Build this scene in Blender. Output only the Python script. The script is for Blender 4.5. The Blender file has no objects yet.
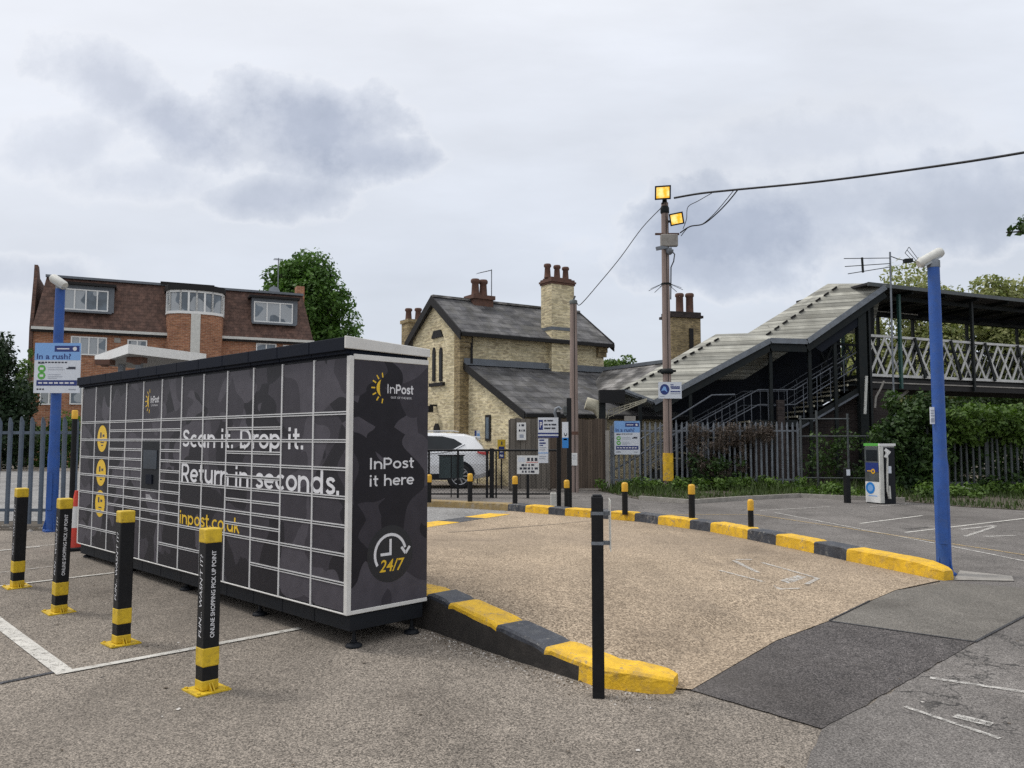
import bpy, bmesh, math, random
import numpy as np
from mathutils import Vector, Matrix

# ------------------------------------------------------------------ camera, sky, sun, exposure
SC = bpy.context.scene
COL = SC.collection
CAM_Z, PITCH, FPX = 1.6, math.radians(3.86), 800.0
cam = bpy.data.cameras.new('camera')
cam.sensor_width = 36.0
cam.lens = FPX / 1024 * 36.0
cam.clip_end = 3000
camo = bpy.data.objects.new('camera', cam)
COL.objects.link(camo)
camo.location = (0, 0, CAM_Z)
camo.rotation_euler = (math.radians(90) + PITCH, 0, 0)
SC.camera = camo
SC.render.resolution_x, SC.render.resolution_y = 1024, 768
SC.view_settings.view_transform = 'Standard'
SC.view_settings.look = 'None'
SC.view_settings.exposure = 0.06
SC.view_settings.gamma = 1.0
SC.cycles.use_denoising = False
SC.cycles.sample_clamp_indirect = 4.0

SUN_EL, SUN_AZ = math.radians(58), math.radians(-75)      # azimuth from +Y, negative = to the left
sun = bpy.data.lights.new('sun', 'SUN')
sun.energy = 1.6
sun.angle = math.radians(13)
sun.color = (1.0, 0.96, 0.90)
suno = bpy.data.objects.new('sun', sun)
COL.objects.link(suno)
sd = Vector((math.sin(SUN_AZ) * math.cos(SUN_EL), math.cos(SUN_AZ) * math.cos(SUN_EL), math.sin(SUN_EL)))
suno.rotation_euler = sd.to_track_quat('Z', 'Y').to_euler()
suno.location = (0, 0, 60)

world = bpy.data.worlds.new("World")
SC.world = world
world.use_nodes = True


class NT:
    """small node-tree writer"""
    def __init__(s, tree):
        s.t = tree; s.n = tree.nodes; s.l = tree.links
    def add(s, typ, **kw):
        n = s.n.new(typ)
        for k, v in kw.items():
            setattr(n, k, v)
        return n
    def put(s, sock, v):
        if isinstance(v, bpy.types.NodeSocket): s.l.new(v, sock)
        elif v is not None:
            if sock.type == 'RGBA' and len(v) == 3: v = (*v, 1)
            sock.default_value = v
    def math(s, op, a, b=None, c=None, clamp=False):
        n = s.add('ShaderNodeMath', operation=op, use_clamp=clamp)
        s.put(n.inputs[0], a)
        if b is not None: s.put(n.inputs[1], b)
        if c is not None: s.put(n.inputs[2], c)
        return n.outputs[0]
    def mix(s, f, a, b, blend='MIX'):
        n = s.add('ShaderNodeMix', data_type='RGBA', blend_type=blend)
        s.put(n.inputs[0], f); s.put(n.inputs[6], a); s.put(n.inputs[7], b)
        return n.outputs[2]
    def ramp(s, f, stops, interp='LINEAR'):
        n = s.add('ShaderNodeValToRGB')
        n.color_ramp.interpolation = interp
        e = n.color_ramp.elements
        while len(e) < len(stops): e.new(0.5)
        for el, (p, c) in zip(e, stops):
            el.position = p
            el.color = (*c, 1) if isinstance(c, tuple) else (c, c, c, 1)
        s.put(n.inputs[0], f)
        return n.outputs[0]
    def noise(s, vec, scale, detail=4, rough=0.55, dist=0.0):
        n = s.add('ShaderNodeTexNoise')
        s.put(n.inputs['Vector'], vec)
        n.inputs['Scale'].default_value = scale
        n.inputs['Detail'].default_value = detail
        n.inputs['Roughness'].default_value = rough
        n.inputs['Distortion'].default_value = dist
        return n.outputs[0]
    def vmath(s, op, a, b=None):
        n = s.add('ShaderNodeVectorMath', operation=op)
        s.put(n.inputs[0], a)
        if b is not None: s.put(n.inputs[1], b)
        return n.outputs['Value'] if op in ('LENGTH', 'DOT_PRODUCT') else n.outputs[0]
    def sep(s, v):
        n = s.add('ShaderNodeSeparateXYZ'); s.put(n.inputs[0], v); return n.outputs
    def comb(s, x, y, z=0.0):
        n = s.add('ShaderNodeCombineXYZ')
        for i, v in enumerate((x, y, z)): s.put(n.inputs[i], v)
        return n.outputs[0]


def build_sky():
    W = NT(world.node_tree)
    W.n.clear()
    out = W.add('ShaderNodeOutputWorld')
    bg = W.add('ShaderNodeBackground')
    bg.inputs['Strength'].default_value = 0.1
    sky = W.add('ShaderNodeTexSky', sky_type='NISHITA')
    sky.sun_disc = False
    sky.sun_elevation = SUN_EL
    sky.sun_rotation = SUN_AZ
    sky.dust_density = 3.0
    d = W.add('ShaderNodeTexCoord').outputs['Generated']
    x, y, z = W.sep(d)
    yy = W.math('MAXIMUM', y, 0.08)
    u = W.math('DIVIDE', x, yy)
    v = W.math('DIVIDE', z, yy)
    p = W.comb(u, v)
    wob = W.noise(p, 5.0, 7, 0.6)
    wob2 = W.noise(W.vmath('ADD', p, (7.3, 2.1, 0)), 13.0, 6, 0.62)
    big = W.noise(W.vmath('ADD', p, (1.7, 4.4, 0)), 1.6, 6, 0.55)
    # overcast veil: brighter overhead, faint broad streaks
    zz = W.math('MAXIMUM', z, 0.0)
    veil = W.ramp(zz, [(0.0, (0.700, 0.752, 0.820)), (0.2, (0.700, 0.750, 0.832)), (0.45, (0.80, 0.835, 0.90)), (0.7, (1.15, 1.16, 1.17)), (1.0, (1.6, 1.6, 1.6))])
    streak = W.ramp(W.noise(W.comb(W.math('MULTIPLY', u, 0.8), W.math('MULTIPLY', v, 2.6)), 2.2, 6, 0.55), [(0.30, 0.88), (0.52, 1.0), (0.70, 1.10)])
    veil = W.mix(1.0, veil, streak, 'MULTIPLY')
    # grey-blue cloud bellies
    def blob(px, py, rx, ry, tilt, amount):
        u0, v0 = (px - 512) / FPX, (438 - py) / FPX
        du = W.math('SUBTRACT', u, u0); dv = W.math('SUBTRACT', v, v0)
        c, s_ = math.cos(tilt), math.sin(tilt)
        a = W.math('ADD', W.math('MULTIPLY', du, c), W.math('MULTIPLY', dv, s_))
        b = W.math('SUBTRACT', W.math('MULTIPLY', dv, c), W.math('MULTIPLY', du, s_))
        a = W.math('DIVIDE', a, rx / FPX); b = W.math('DIVIDE', b, ry / FPX)
        r = W.math('SQRT', W.math('ADD', W.math('MULTIPLY', a, a), W.math('MULTIPLY', b, b)))
        r = W.math('ADD', r, W.math('MULTIPLY', W.math('SUBTRACT', wob, 0.5), 2.4))
        r = W.math('ADD', r, W.math('MULTIPLY', W.math('SUBTRACT', wob2, 0.5), 1.5))
        m = W.math('SUBTRACT', 1.5, r)
        m = W.math('DIVIDE', m, 1.2, clamp=True)
        m = W.math('SMOOTH_MIN', m, 0.9, 0.2)
        return W.math('MULTIPLY', m, amount)
    dark = None
    for a in ((105, 78, 72, 32, -0.5, 0.80), (165, 122, 70, 32, -0.55, 1.0), (60, 140, 70, 34, 0.2, 0.45), (135, 172, 90, 26, 0.0, 0.40), (312, 118, 76, 46, -0.2, 1.0), (365, 148, 55, 20, 0.0, 0.8), (230, 140, 50, 24, 0.0, 0.35),
              (265, 193, 62, 20, 0.05, 0.70), (745, 228, 100, 42, 0.1, 0.75), (700, 265, 90, 24, -0.1, 0.6), (860, 205, 130, 46, 0.15, 0.45),
              (990, 200, 90, 44, 0.2, 0.5), (830, 130, 150, 36, 0.1, 0.22), (10, 275, 60, 18, 0.0, 0.45)):
        m = blob(*a)
        dark = m if dark is None else W.math('MAXIMUM', dark, m)
    rim = W.ramp(dark, [(0.0, 0.0), (0.10, 0.55), (0.28, 0.0)])
    c = W.mix(W.math('MULTIPLY', rim, 0.6), veil, (0.95, 0.965, 0.99))
    grey = W.mix(W.ramp(W.math('ADD', W.math('MULTIPLY', wob2, 0.6), W.math('MULTIPLY', wob, 0.4)), [(0.36, 0.0), (0.64, 1.0)]), (0.28, 0.335, 0.455), (0.43, 0.485, 0.61))
    c = W.mix(dark, c, grey)
    c = W.mix(W.math('MULTIPLY', big, 0.05), c, (0.5, 0.56, 0.68))
    # whiter towards the upper corner where the sun sits behind the deck
    glowv = W.math('MULTIPLY', W.ramp(W.math('ADD', W.math('MULTIPLY', u, -0.6), W.math('MULTIPLY', v, 0.8)), [(0.25, 0.0), (0.85, 1.0)]), 0.45)
    c = W.mix(glowv, c, (0.93, 0.945, 0.985))
    c = W.vmath('MULTIPLY', c, (10.0, 10.0, 10.05))
    # a little of the blue sky tints the cloud deck
    fin = W.mix(0.94, sky.outputs[0], c)
    W.l.new(fin, bg.inputs['Color'])
    W.l.new(bg.outputs[0], out.inputs['Surface'])

build_sky()

# ------------------------------------------------------------------ pixels to places, ground heights
CP, SP = math.cos(PITCH), math.sin(PITCH)
def ray(px, py):
    u, v = (px - 512) / FPX, (384 - py) / FPX
    return (u, CP - v * SP, SP + v * CP)
def W(px, py, Y):
    d = ray(px, py); k = Y / d[1]
    return Vector((d[0] * k, Y, CAM_Z + d[2] * k))
def ss(a, b, x):
    t = min(1.0, max(0.0, (x - a) / (b - a)))
    return t * t * (3 - 2 * t)
def base(x, y):
    return 0.1 * ss(5, 11, y)
def G(px, py, h=None, dz=0.0):
    """the ground point seen at a pixel"""
    h = h or base
    d = ray(px, py)
    z = 0.0
    for _ in range(12):
        k = (CAM_Z - z) / -d[2]
        z = h(d[0] * k, d[1] * k) + dz
    return Vector((d[0] * k, d[1] * k, z))
def pix(p):
    x, y, z = p[0], p[1], p[2] - CAM_Z
    dep = y * CP + z * SP
    return 512 + FPX * x / dep, 384 - FPX * (z * CP - y * SP) / dep


class Fr:
    """a vertical frame: local x along a facade, local y into the depth"""
    def __init__(s, o, ang, z=None):
        s.o = Vector((o[0], o[1], base(o[0], o[1]) if z is None else z)); s.a = ang
        s.ex = (math.cos(ang), math.sin(ang)); s.ey = (-math.sin(ang), math.cos(ang))
    def loc(s, px, py, yl=0.0):
        d = ray(px, py)
        n = s.ey
        k = (s.o[0] * n[0] + s.o[1] * n[1] + yl) / (d[0] * n[0] + d[1] * n[1])
        x, y = d[0] * k - s.o[0], d[1] * k - s.o[1]
        return x * s.ex[0] + y * s.ex[1], CAM_Z + d[2] * k - s.o[2]
    def side(s, px, py, xl=0.0):
        d = ray(px, py)
        n = s.ex
        k = (s.o[0] * n[0] + s.o[1] * n[1] + xl) / (d[0] * n[0] + d[1] * n[1])
        x, y = d[0] * k - s.o[0], d[1] * k - s.o[1]
        return x * s.ey[0] + y * s.ey[1], CAM_Z + d[2] * k - s.o[2]
    def world(s, p):
        return Vector((s.o[0] + s.ex[0] * p[0] + s.ey[0] * p[1], s.o[1] + s.ex[1] * p[0] + s.ey[1] * p[1], s.o[2] + p[2]))

# ------------------------------------------------------------------ objects
def tag(o, label=None, cat=None, group=None, kind=None):
    if label: o['label'] = label
    if cat: o['category'] = cat
    if group: o['group'] = group
    if kind: o['kind'] = kind
    return o
def thing(name, label, cat, loc=(0, 0, 0), rz=0.0, group=None):
    o = bpy.data.objects.new(name, None)
    o.empty_display_size = 0.2
    COL.objects.link(o)
    o.location = loc; o.rotation_euler = (0, 0, rz)
    return tag(o, label, cat, group)
def copy_tree(o, parent=None):
    c = o.copy(); COL.objects.link(c)
    if parent: c.parent = parent
    for ch in [x for x in list(o.children)]:
        copy_tree(ch, c)
    return c


class MB:
    """collects faces; build() links them as ONE mesh object"""
    def __init__(s):
        s.v = []; s.f = []; s.m = []; s.sm = []
    def poly(s, pts, mat=0, smooth=False):
        i = len(s.v); s.v += [tuple(p) for p in pts]
        s.f.append(tuple(range(i, i + len(pts)))); s.m.append(mat); s.sm.append(smooth)
        return s
    def mesh(s, vs, fs, mat=0, smooth=False):
        i = len(s.v); s.v += [tuple(p) for p in vs]
        for f in fs:
            s.f.append(tuple(i + k for k in f)); s.m.append(mat); s.sm.append(smooth)
        return s
    def box(s, x0, x1, y0, y1, z0, z1, mat=0):
        if x0 > x1: x0, x1 = x1, x0
        if y0 > y1: y0, y1 = y1, y0
        if z0 > z1: z0, z1 = z1, z0
        vs = [(x, y, z) for z in (z0, z1) for y in (y0, y1) for x in (x0, x1)]
        return s.mesh(vs, [(0, 2, 3, 1), (4, 5, 7, 6), (0, 1, 5, 4), (2, 6, 7, 3), (0, 4, 6, 2), (1, 3, 7, 5)], mat)
    def bar(s, p, q, w, h, mat=0, up=(0, 0, 1)):
        """a rectangular bar from p to q, w across, h along up"""
        p, q = Vector(p), Vector(q); d = (q - p).normalized(); up = Vector(up)
        r = d.cross(up)
        if r.length < 1e-4: r = d.cross(Vector((1, 0, 0)))
        r.normalize(); u = r.cross(d)
        o = [(-.5, -.5), (.5, -.5), (.5, .5), (-.5, .5)]
        vs = [p + r * w * a + u * h * b for a, b in o] + [q + r * w * a + u * h * b for a, b in o]
        return s.mesh(vs, [(0, 1, 2, 3), (4, 7, 6, 5), (0, 4, 5, 1), (1, 5, 6, 2), (2, 6, 7, 3), (3, 7, 4, 0)], mat)
    def tube(s, pts, r, n=8, mat=0, smooth=True, caps=True):
        pts = [Vector(p) for p in pts]
        rs = r if isinstance(r, (list, tuple)) else [r] * len(pts)
        rings = []
        ref = None
        for i, p in enumerate(pts):
            d = (pts[min(i + 1, len(pts) - 1)] - pts[max(i - 1, 0)]).normalized()
            if ref is None: ref = Vector((1, 0, 0)) if abs(d.x) < 0.8 else Vector((0, 1, 0))
            a = (ref - d * ref.dot(d)).normalized(); b = d.cross(a); ref = a
            rings.append([p + (a * math.cos(2 * math.pi * k / n) + b * math.sin(2 * math.pi * k / n)) * rs[i] for k in range(n)])
        vs = [q for g in rings for q in g]
        fs = [(i * n + k, i * n + (k + 1) % n, (i + 1) * n + (k + 1) % n, (i + 1) * n + k) for i in range(len(pts) - 1) for k in range(n)]
        s.mesh(vs, fs, mat, smooth)
        if caps:
            s.poly(list(reversed(rings[0])), mat); s.poly(rings[-1], mat)
        return s
    def lathe(s, c, prof, n=16, mat=0, smooth=True, rot=0.0):
        """prof = [(radius, z)...] turned about the vertical through c"""
        vs = [(c[0] + r * math.cos(rot + 2 * math.pi * k / n), c[1] + r * math.sin(rot + 2 * math.pi * k / n), c[2] + z) for r, z in prof for k in range(n)]
        fs = [(i * n + k, i * n + (k + 1) % n, (i + 1) * n + (k + 1) % n, (i + 1) * n + k) for i in range(len(prof) - 1) for k in range(n)]
        s.mesh(vs, fs, mat, smooth)
        s.poly(list(reversed(vs[:n])), mat); s.poly(vs[-n:], mat)
        return s
    def prism(s, pts, vec, mat=0):
        """a flat polygon pushed along vec"""
        pts = [Vector(p) for p in pts]; vec = Vector(vec); n = len(pts)
        nrm = Vector((0, 0, 0))
        for i in range(n): nrm += pts[i].cross(pts[(i + 1) % n])
        if nrm.dot(vec) > 0: pts = pts[::-1]
        q = [p + vec for p in pts]
        s.mesh(pts + q, [tuple(range(n)), tuple(range(2 * n - 1, n - 1, -1))] + [(i, n + i, n + (i + 1) % n, (i + 1) % n) for i in range(n)], mat)
        return s
    def build(s, name, mats, parent=None, world=False, bevel=0.0, seg=1):
        if not isinstance(mats, (list, tuple)): mats = [mats]
        vs = s.v
        if world and parent is not None:
            r = parent
            chain = []
            while r is not None: chain.append(r); r = r.parent
            M = Matrix.Identity(4)
            for r in reversed(chain): M = M @ r.matrix_basis
            Mi = M.inverted(); vs = [tuple(Mi @ Vector(p)) for p in vs]
        me = bpy.data.meshes.new(name)
        me.from_pydata(vs, [], s.f)
        for m in mats: me.materials.append(m)
        me.polygons.foreach_set('material_index', s.m)
        me.polygons.foreach_set('use_smooth', s.sm)
        me.validate(); me.update()
        o = bpy.data.objects.new(name, me)
        COL.objects.link(o)
        if parent is not None: o.parent = parent
        if bevel:
            b = o.modifiers.new('bevel', 'BEVEL'); b.width = bevel; b.segments = seg; b.limit_method = 'ANGLE'; b.angle_limit = math.radians(40)
        return o


def text_faces(body, size=1.0, bold=0.0, shear=0.0, spacing=1.0, align='LEFT'):
    """(vertices, faces) of flat lettering in its own x, y plane"""
    cu = bpy.data.curves.new('lettering', 'FONT')
    cu.body = body; cu.size = size; cu.offset = bold; cu.shear = shear; cu.space_character = spacing; cu.align_x = align
    cu.resolution_u = 4
    cu.fill_mode = 'FRONT'
    o = bpy.data.objects.new('lettering', cu); COL.objects.link(o)
    dg = bpy.context.evaluated_depsgraph_get()
    me = bpy.data.meshes.new_from_object(o.evaluated_get(dg))
    vs = [tuple(v.co) for v in me.vertices]; fs = [tuple(p.vertices) for p in me.polygons]
    bpy.data.objects.remove(o); bpy.data.curves.remove(cu); bpy.data.meshes.remove(me)
    return vs, fs
def put_text(mb, body, o, U, V, height, width=None, mat=0, bold=0.0, shear=0.0, spacing=1.0, align='LEFT', out=0.0):
    """lettering on a surface: o = baseline start, U along, V up, height = capital height, width = fitted length"""
    vs, fs = text_faces(body, 1.0, bold, shear, spacing, align)
    if not vs: return
    o, U, V = Vector(o), Vector(U).normalized(), Vector(V).normalized()
    N = U.cross(V)
    cap = 0.70
    ky = height / cap
    xs = [v[0] for v in vs]; x0, w = min(xs), max(xs) - min(xs)
    kx = ky if width is None else width / w
    if align == 'CENTER': off = -(min(xs) + w / 2)
    elif align == 'RIGHT': off = -(x0 + w)
    else: off = -x0
    mb.mesh([o + U * (v[0] + off) * kx + V * v[1] * ky + N * out for v in vs], fs, mat)
def _arc(cx, cy, r, a0, a1, n=None):
    n = n or max(4, int(abs(a1 - a0) / 15))
    return [(cx + r * math.cos(math.radians(a0 + (a1 - a0) * k / n)), cy + r * math.sin(math.radians(a0 + (a1 - a0) * k / n))) for k in range(n + 1)]
_s = [(.335, .375), (.30, .425), (.24, .448), (.17, .448), (.105, .42), (.085, .365), (.115, .305), (.19, .268), (.27, .238), (.325, .185), (.325, .115), (.27, .068), (.19, .052), (.11, .065), (.058, .118)]
_GL = {
    'a': (.57, [_arc(.25, .25, .195, 0, 360), [(.445, 0), (.445, .5)]]), 'c': (.46, [_arc(.25, .25, .195, 48, 312)]), 'd': (.57, [_arc(.25, .25, .195, 0, 360), [(.445, 0), (.445, .72)]]),
    'e': (.51, [[(.06, .25), (.44, .25)], _arc(.25, .25, .195, 0, 318)]), 'h': (.52, [[(.06, 0), (.06, .72)], _arc(.245, .255, .185, 180, 0) + [(.43, 0)]]), 'i': (.19, [[(.06, 0), (.06, .49)], [(.06, .58), (.06, .70)]]),
    'k': (.43, [[(.06, 0), (.06, .72)], [(.09, .2), (.37, .49)], [(.18, .3), (.39, 0)]]), 'n': (.52, [[(.06, 0), (.06, .5)], _arc(.245, .255, .185, 180, 0) + [(.43, 0)]]), 'o': (.51, [_arc(.25, .25, .195, 0, 360)]),
    'p': (.57, [_arc(.255, .25, .195, 0, 360), [(.06, .5), (.06, -.2)]]), 'r': (.33, [[(.06, 0), (.06, .5)], _arc(.245, .255, .185, 180, 62)]), 's': (.40, [_s]), 'S': (.52, [[(x * 1.28, y * 1.4) for x, y in _s]]),
    't': (.34, [[(.135, .66), (.135, .15)] + _arc(.225, .145, .09, 180, 290), [(.01, .445), (.30, .445)]]), 'u': (.53, [[(.06, .5)] + _arc(.245, .24, .185, 180, 360), [(.43, .5), (.43, 0)]]), '.': (.18, [[(.06, 0), (.06, .125)]]),
    'D': (.62, [[(.06, 0), (.06, .7)], [(.06, .0575), (.24, .0575)] + _arc(.24, .35, .2925, -90, 90) + [(.06, .6425)]]), 'P': (.53, [[(.06, 0), (.06, .7)], [(.06, .6425), (.27, .6425)] + _arc(.27, .465, .1775, 90, -90) + [(.06, .2875)]]),
    'R': (.55, [[(.06, 0), (.06, .7)], [(.06, .6425), (.27, .6425)] + _arc(.27, .465, .1775, 90, -90) + [(.06, .2875)], [(.25, .2875), (.46, 0)]]), 'I': (.20, [[(.06, 0), (.06, .7)]]), ' ': (.27, []),
}
def put_stroke(mb, body, o, U, V, height, width=None, weight=.115, mat=0, out=0.0):
    """round geometric lettering drawn as flat ribbons"""
    o, U, V = Vector(o), Vector(U).normalized(), Vector(V).normalized(); N = U.cross(V)
    total = sum(_GL[c][0] + .02 for c in body) - .09
    ky = height / .7; kx = ky if width is None else width / total
    x = 0.0; lay = 0
    for c in body:
        adv, strokes = _GL[c]
        adv += .02
        for s in strokes:
            P = [Vector(p) for p in s]; closed = (P[0] - P[-1]).length < 1e-6
            L = []; n = len(P)
            for i in range(n):
                a = P[i - 1] if i > 0 else (P[-2] if closed else P[0]); b = P[i + 1] if i < n - 1 else (P[1] if closed else P[-1])
                d = (b - a).normalized(); q = Vector((-d.y, d.x)) * weight / 2
                if 0 < i < n - 1:
                    d1 = (P[i] - P[i - 1]).normalized(); cs = max(.5, d1.dot(d)); q /= cs
                L.append((P[i] + q, P[i] - q))
            lay = (lay + 1) % 5
            w = lambda p: o + U * (p.x + x) * kx + V * p.y * ky + N * (out + lay * .00012)
            for i in range(n - 1): mb.poly([w(L[i][0]), w(L[i][1]), w(L[i + 1][1]), w(L[i + 1][0])], mat)
        x += adv
def disc(mb, c, U, V, ru, rv, mat=0, n=32, out=0.0, a0=0.0, a1=2 * math.pi, r_in=None):
    c, U, V = Vector(c), Vector(U).normalized(), Vector(V).normalized(); N = U.cross(V); c = c + N * out
    if r_in is None:
        mb.poly([c + U * ru * math.cos(2 * math.pi * k / n) + V * rv * math.sin(2 * math.pi * k / n) for k in range(n)], mat)
    else:
        P = []
        for k in range(n + 1):
            a = a0 + (a1 - a0) * k / n
            P.append((c + U * ru * math.cos(a) + V * rv * math.sin(a), c + U * ru * r_in * math.cos(a) + V * rv * r_in * math.sin(a)))
        for i in range(n): mb.poly([P[i][0], P[i + 1][0], P[i + 1][1], P[i][1]], mat)
def rect(mb, o, U, V, x0, x1, y0, y1, mat=0, out=0.0):
    o, U, V = Vector(o), Vector(U).normalized(), Vector(V).normalized(); o = o + U.cross(V) * out
    mb.poly([o + U * x0 + V * y0, o + U * x1 + V * y0, o + U * x1 + V * y1, o + U * x0 + V * y1], mat)

# ------------------------------------------------------------------ materials
def new_mat(name):
    m = bpy.data.materials.new(name); m.use_nodes = True
    t = NT(m.node_tree); b = m.node_tree.nodes['Principled BSDF']
    return m, t, b
def bump(t, b, h, strength=0.3, dist=0.02):
    n = t.add('ShaderNodeBump'); n.inputs['Strength'].default_value = strength; n.inputs['Distance'].default_value = dist
    t.put(n.inputs['Height'], h); t.l.new(n.outputs[0], b.inputs['Normal'])
def coords(t, kind='Object'):
    return t.add('ShaderNodeTexCoord').outputs[kind]
def wpos(t):
    return t.add('ShaderNodeNewGeometry').outputs['Position']

def plain(name, col, rough=0.6, var=0.25, scale=6.0, metal=0.0, spec=0.5, dirt=None, dirt_amt=0.4, bmp=0.0, fine=60.0, coat=0.0, chip=None):
    """a painted / coated surface with uneven tone, grime and small relief"""
    m, t, b = new_mat(name)
    p = wpos(t)
    n1 = t.noise(p, scale, 5, 0.6)
    n2 = t.noise(p, fine, 3, 0.6)
    k = t.ramp(n1, [(0.25, 1 - var), (0.75, 1 + var * 0.6)])
    c = t.mix(1.0, col, k, 'MULTIPLY')
    c = t.mix(1.0, c, t.ramp(n2, [(0.3, 1 - var * 0.5), (0.7, 1.0 + var * 0.3)]), 'MULTIPLY')
    if dirt:
        c = t.mix(t.math('MULTIPLY', t.ramp(t.noise(p, scale * 2.3, 6, 0.7), [(0.48, 0.0), (0.72, 1.0)]), dirt_amt), c, dirt)
    if chip:
        c = t.mix(t.math('MULTIPLY', t.ramp(t.math('ADD', t.math('MULTIPLY', t.noise(p, 17, 6, 0.7), 0.7), t.math('MULTIPLY', t.noise(p, 2.5, 3), 0.3)), [(0.565, 0.0), (0.60, 1.0)]), 0.75), c, chip)
    t.put(b.inputs['Base Color'], c)
    b.inputs['Metallic'].default_value = metal
    b.inputs['Specular IOR Level'].default_value = spec
    if coat: b.inputs['Coat Weight'].default_value = coat
    t.put(b.inputs['Roughness'], t.ramp(n1, [(0.2, max(0.03, rough - 0.1)), (0.8, min(1.0, rough + 0.12))]))
    if bmp: bump(t, b, n2, bmp, 0.01)
    return m

def asphalt(name, lo, hi, speck=70.0, blotch=0.35, tint=None, tint_amt=0.3, cracks=0.0, contrast=1.0, mid=None):
    m, t, b = new_mat(name)
    p = wpos(t)
    vo = t.add('ShaderNodeTexVoronoi'); vo.inputs['Scale'].default_value = speck; t.l.new(p, vo.inputs['Vector'])
    cell = t.sep(vo.outputs['Color'])[0]
    vo2 = t.add('ShaderNodeTexVoronoi'); vo2.inputs['Scale'].default_value = speck * 0.66; t.l.new(p, vo2.inputs['Vector'])
    cell2 = t.sep(vo2.outputs['Color'])[1]
    f = t.math('ADD', t.math('MULTIPLY', cell, 0.65), t.math('MULTIPLY', cell2, 0.35))
    mid = mid or tuple((a + c) / 2 for a, c in zip(lo, hi))
    c = t.ramp(f, [(0.14, lo), (0.48, mid), (0.86, hi)])
    n = t.noise(p, 0.55, 7, 0.62, 0.4)
    c = t.mix(1.0, c, t.ramp(n, [(0.28, 1 - blotch), (0.5, 1.0), (0.75, 1 + blotch * 0.5)]), 'MULTIPLY')
    streak = t.noise(t.vmath('MULTIPLY', t.vmath('ADD', p, (2, 9, 0)), (0.9, 0.16, 1)), 1.6, 5, 0.6)
    c = t.mix(1.0, c, t.ramp(streak, [(0.34, 1 - blotch * 0.5), (0.56, 1.05)]), 'MULTIPLY')
    n3 = t.noise(p, 7.0, 5, 0.65)
    c = t.mix(1.0, c, t.ramp(n3, [(0.3, 1 - blotch * 0.45), (0.7, 1 + blotch * 0.25)]), 'MULTIPLY')
    if tint:
        c = t.mix(t.math('MULTIPLY', t.ramp(t.noise(t.vmath('ADD', p, (13, 5, 0)), 0.33, 6, 0.6), [(0.42, 0.0), (0.66, 1.0)]), tint_amt), c, tint)
    stain = t.ramp(t.noise(t.vmath('ADD', p, (21, 7, 0)), 0.85, 7, 0.62, 0.8), [(0.53, 0.0), (0.68, 1.0)])
    c = t.mix(t.math('MULTIPLY', stain, 0.34), c, t.mix(1.0, c, (0.42, 0.40, 0.39), 'MULTIPLY'))
    # old oil drips and gum
    sp = t.add('ShaderNodeTexVoronoi'); sp.inputs['Scale'].default_value = 2.6; sp.inputs['Randomness'].default_value = 1.0
    t.l.new(p, sp.inputs['Vector'])
    spot = t.math('LESS_THAN', t.math('ADD', sp.outputs['Distance'], t.math('MULTIPLY', t.noise(p, 30, 3), 0.06)), t.math('MULTIPLY', t.sep(sp.outputs['Color'])[0], 0.10))
    c = t.mix(t.math('MULTIPLY', spot, 0.55), c, (0.025, 0.024, 0.024))
    if cracks:
        cv = t.add('ShaderNodeTexVoronoi', feature='DISTANCE_TO_EDGE'); cv.inputs['Scale'].default_value = 0.5
        t.l.new(t.vmath('ADD', p, t.vmath('SCALE', t.comb(n3, t.noise(p, 3, 4), 0), None)), cv.inputs['Vector'])
        cr = t.math('LESS_THAN', cv.outputs['Distance'], 0.008)
        gate = t.ramp(t.noise(t.vmath('ADD', p, (3, 31, 0)), 0.4, 3), [(0.5, 0.0), (0.6, 1.0)])
        c = t.mix(t.math('MULTIPLY', t.math('MULTIPLY', cr, gate), cracks), c, (0.02, 0.02, 0.02))
    t.put(b.inputs['Base Color'], c)
    b.inputs['Roughness'].default_value = 0.92
    b.inputs['Specular IOR Level'].default_value = 0.25
    bump(t, b, f, 0.55, 0.006)
    return m

def worn_paint(name, col, cover=0.6, rough=0.8, scale=18.0):
    """road paint worn through to whatever lies below"""
    m, t, b = new_mat(name)
    p = wpos(t)
    n = t.math('ADD', t.math('MULTIPLY', t.noise(p, scale, 6, 0.7), 0.6), t.math('MULTIPLY', t.noise(p, scale * 6, 3, 0.6), 0.4))
    a = t.ramp(n, [(1 - cover - 0.08, 0.0), (1 - cover + 0.08, 1.0)])
    t.put(b.inputs['Base Color'], t.mix(1.0, col, t.ramp(t.noise(p, 5, 4), [(0.3, 0.75), (0.7, 1.05)]), 'MULTIPLY'))
    b.inputs['Roughness'].default_value = rough
    t.put(b.inputs['Alpha'], a)
    return m

def wall_uv(t, scale_u=1.0):
    """(across, up) on an upright face of the object's own frame"""
    tc = t.add('ShaderNodeTexCoord')
    ox, oy, oz = t.sep(tc.outputs['Object'])
    nx, ny, nz = t.sep(tc.outputs['Normal'])
    f = t.math('GREATER_THAN', t.math('ABSOLUTE', ny), t.math('ABSOLUTE', nx))
    u = t.math('ADD', t.math('MULTIPLY', ox, f), t.math('MULTIPLY', oy, t.math('SUBTRACT', 1.0, f)))
    return t.comb(u, oz), u, oz

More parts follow.
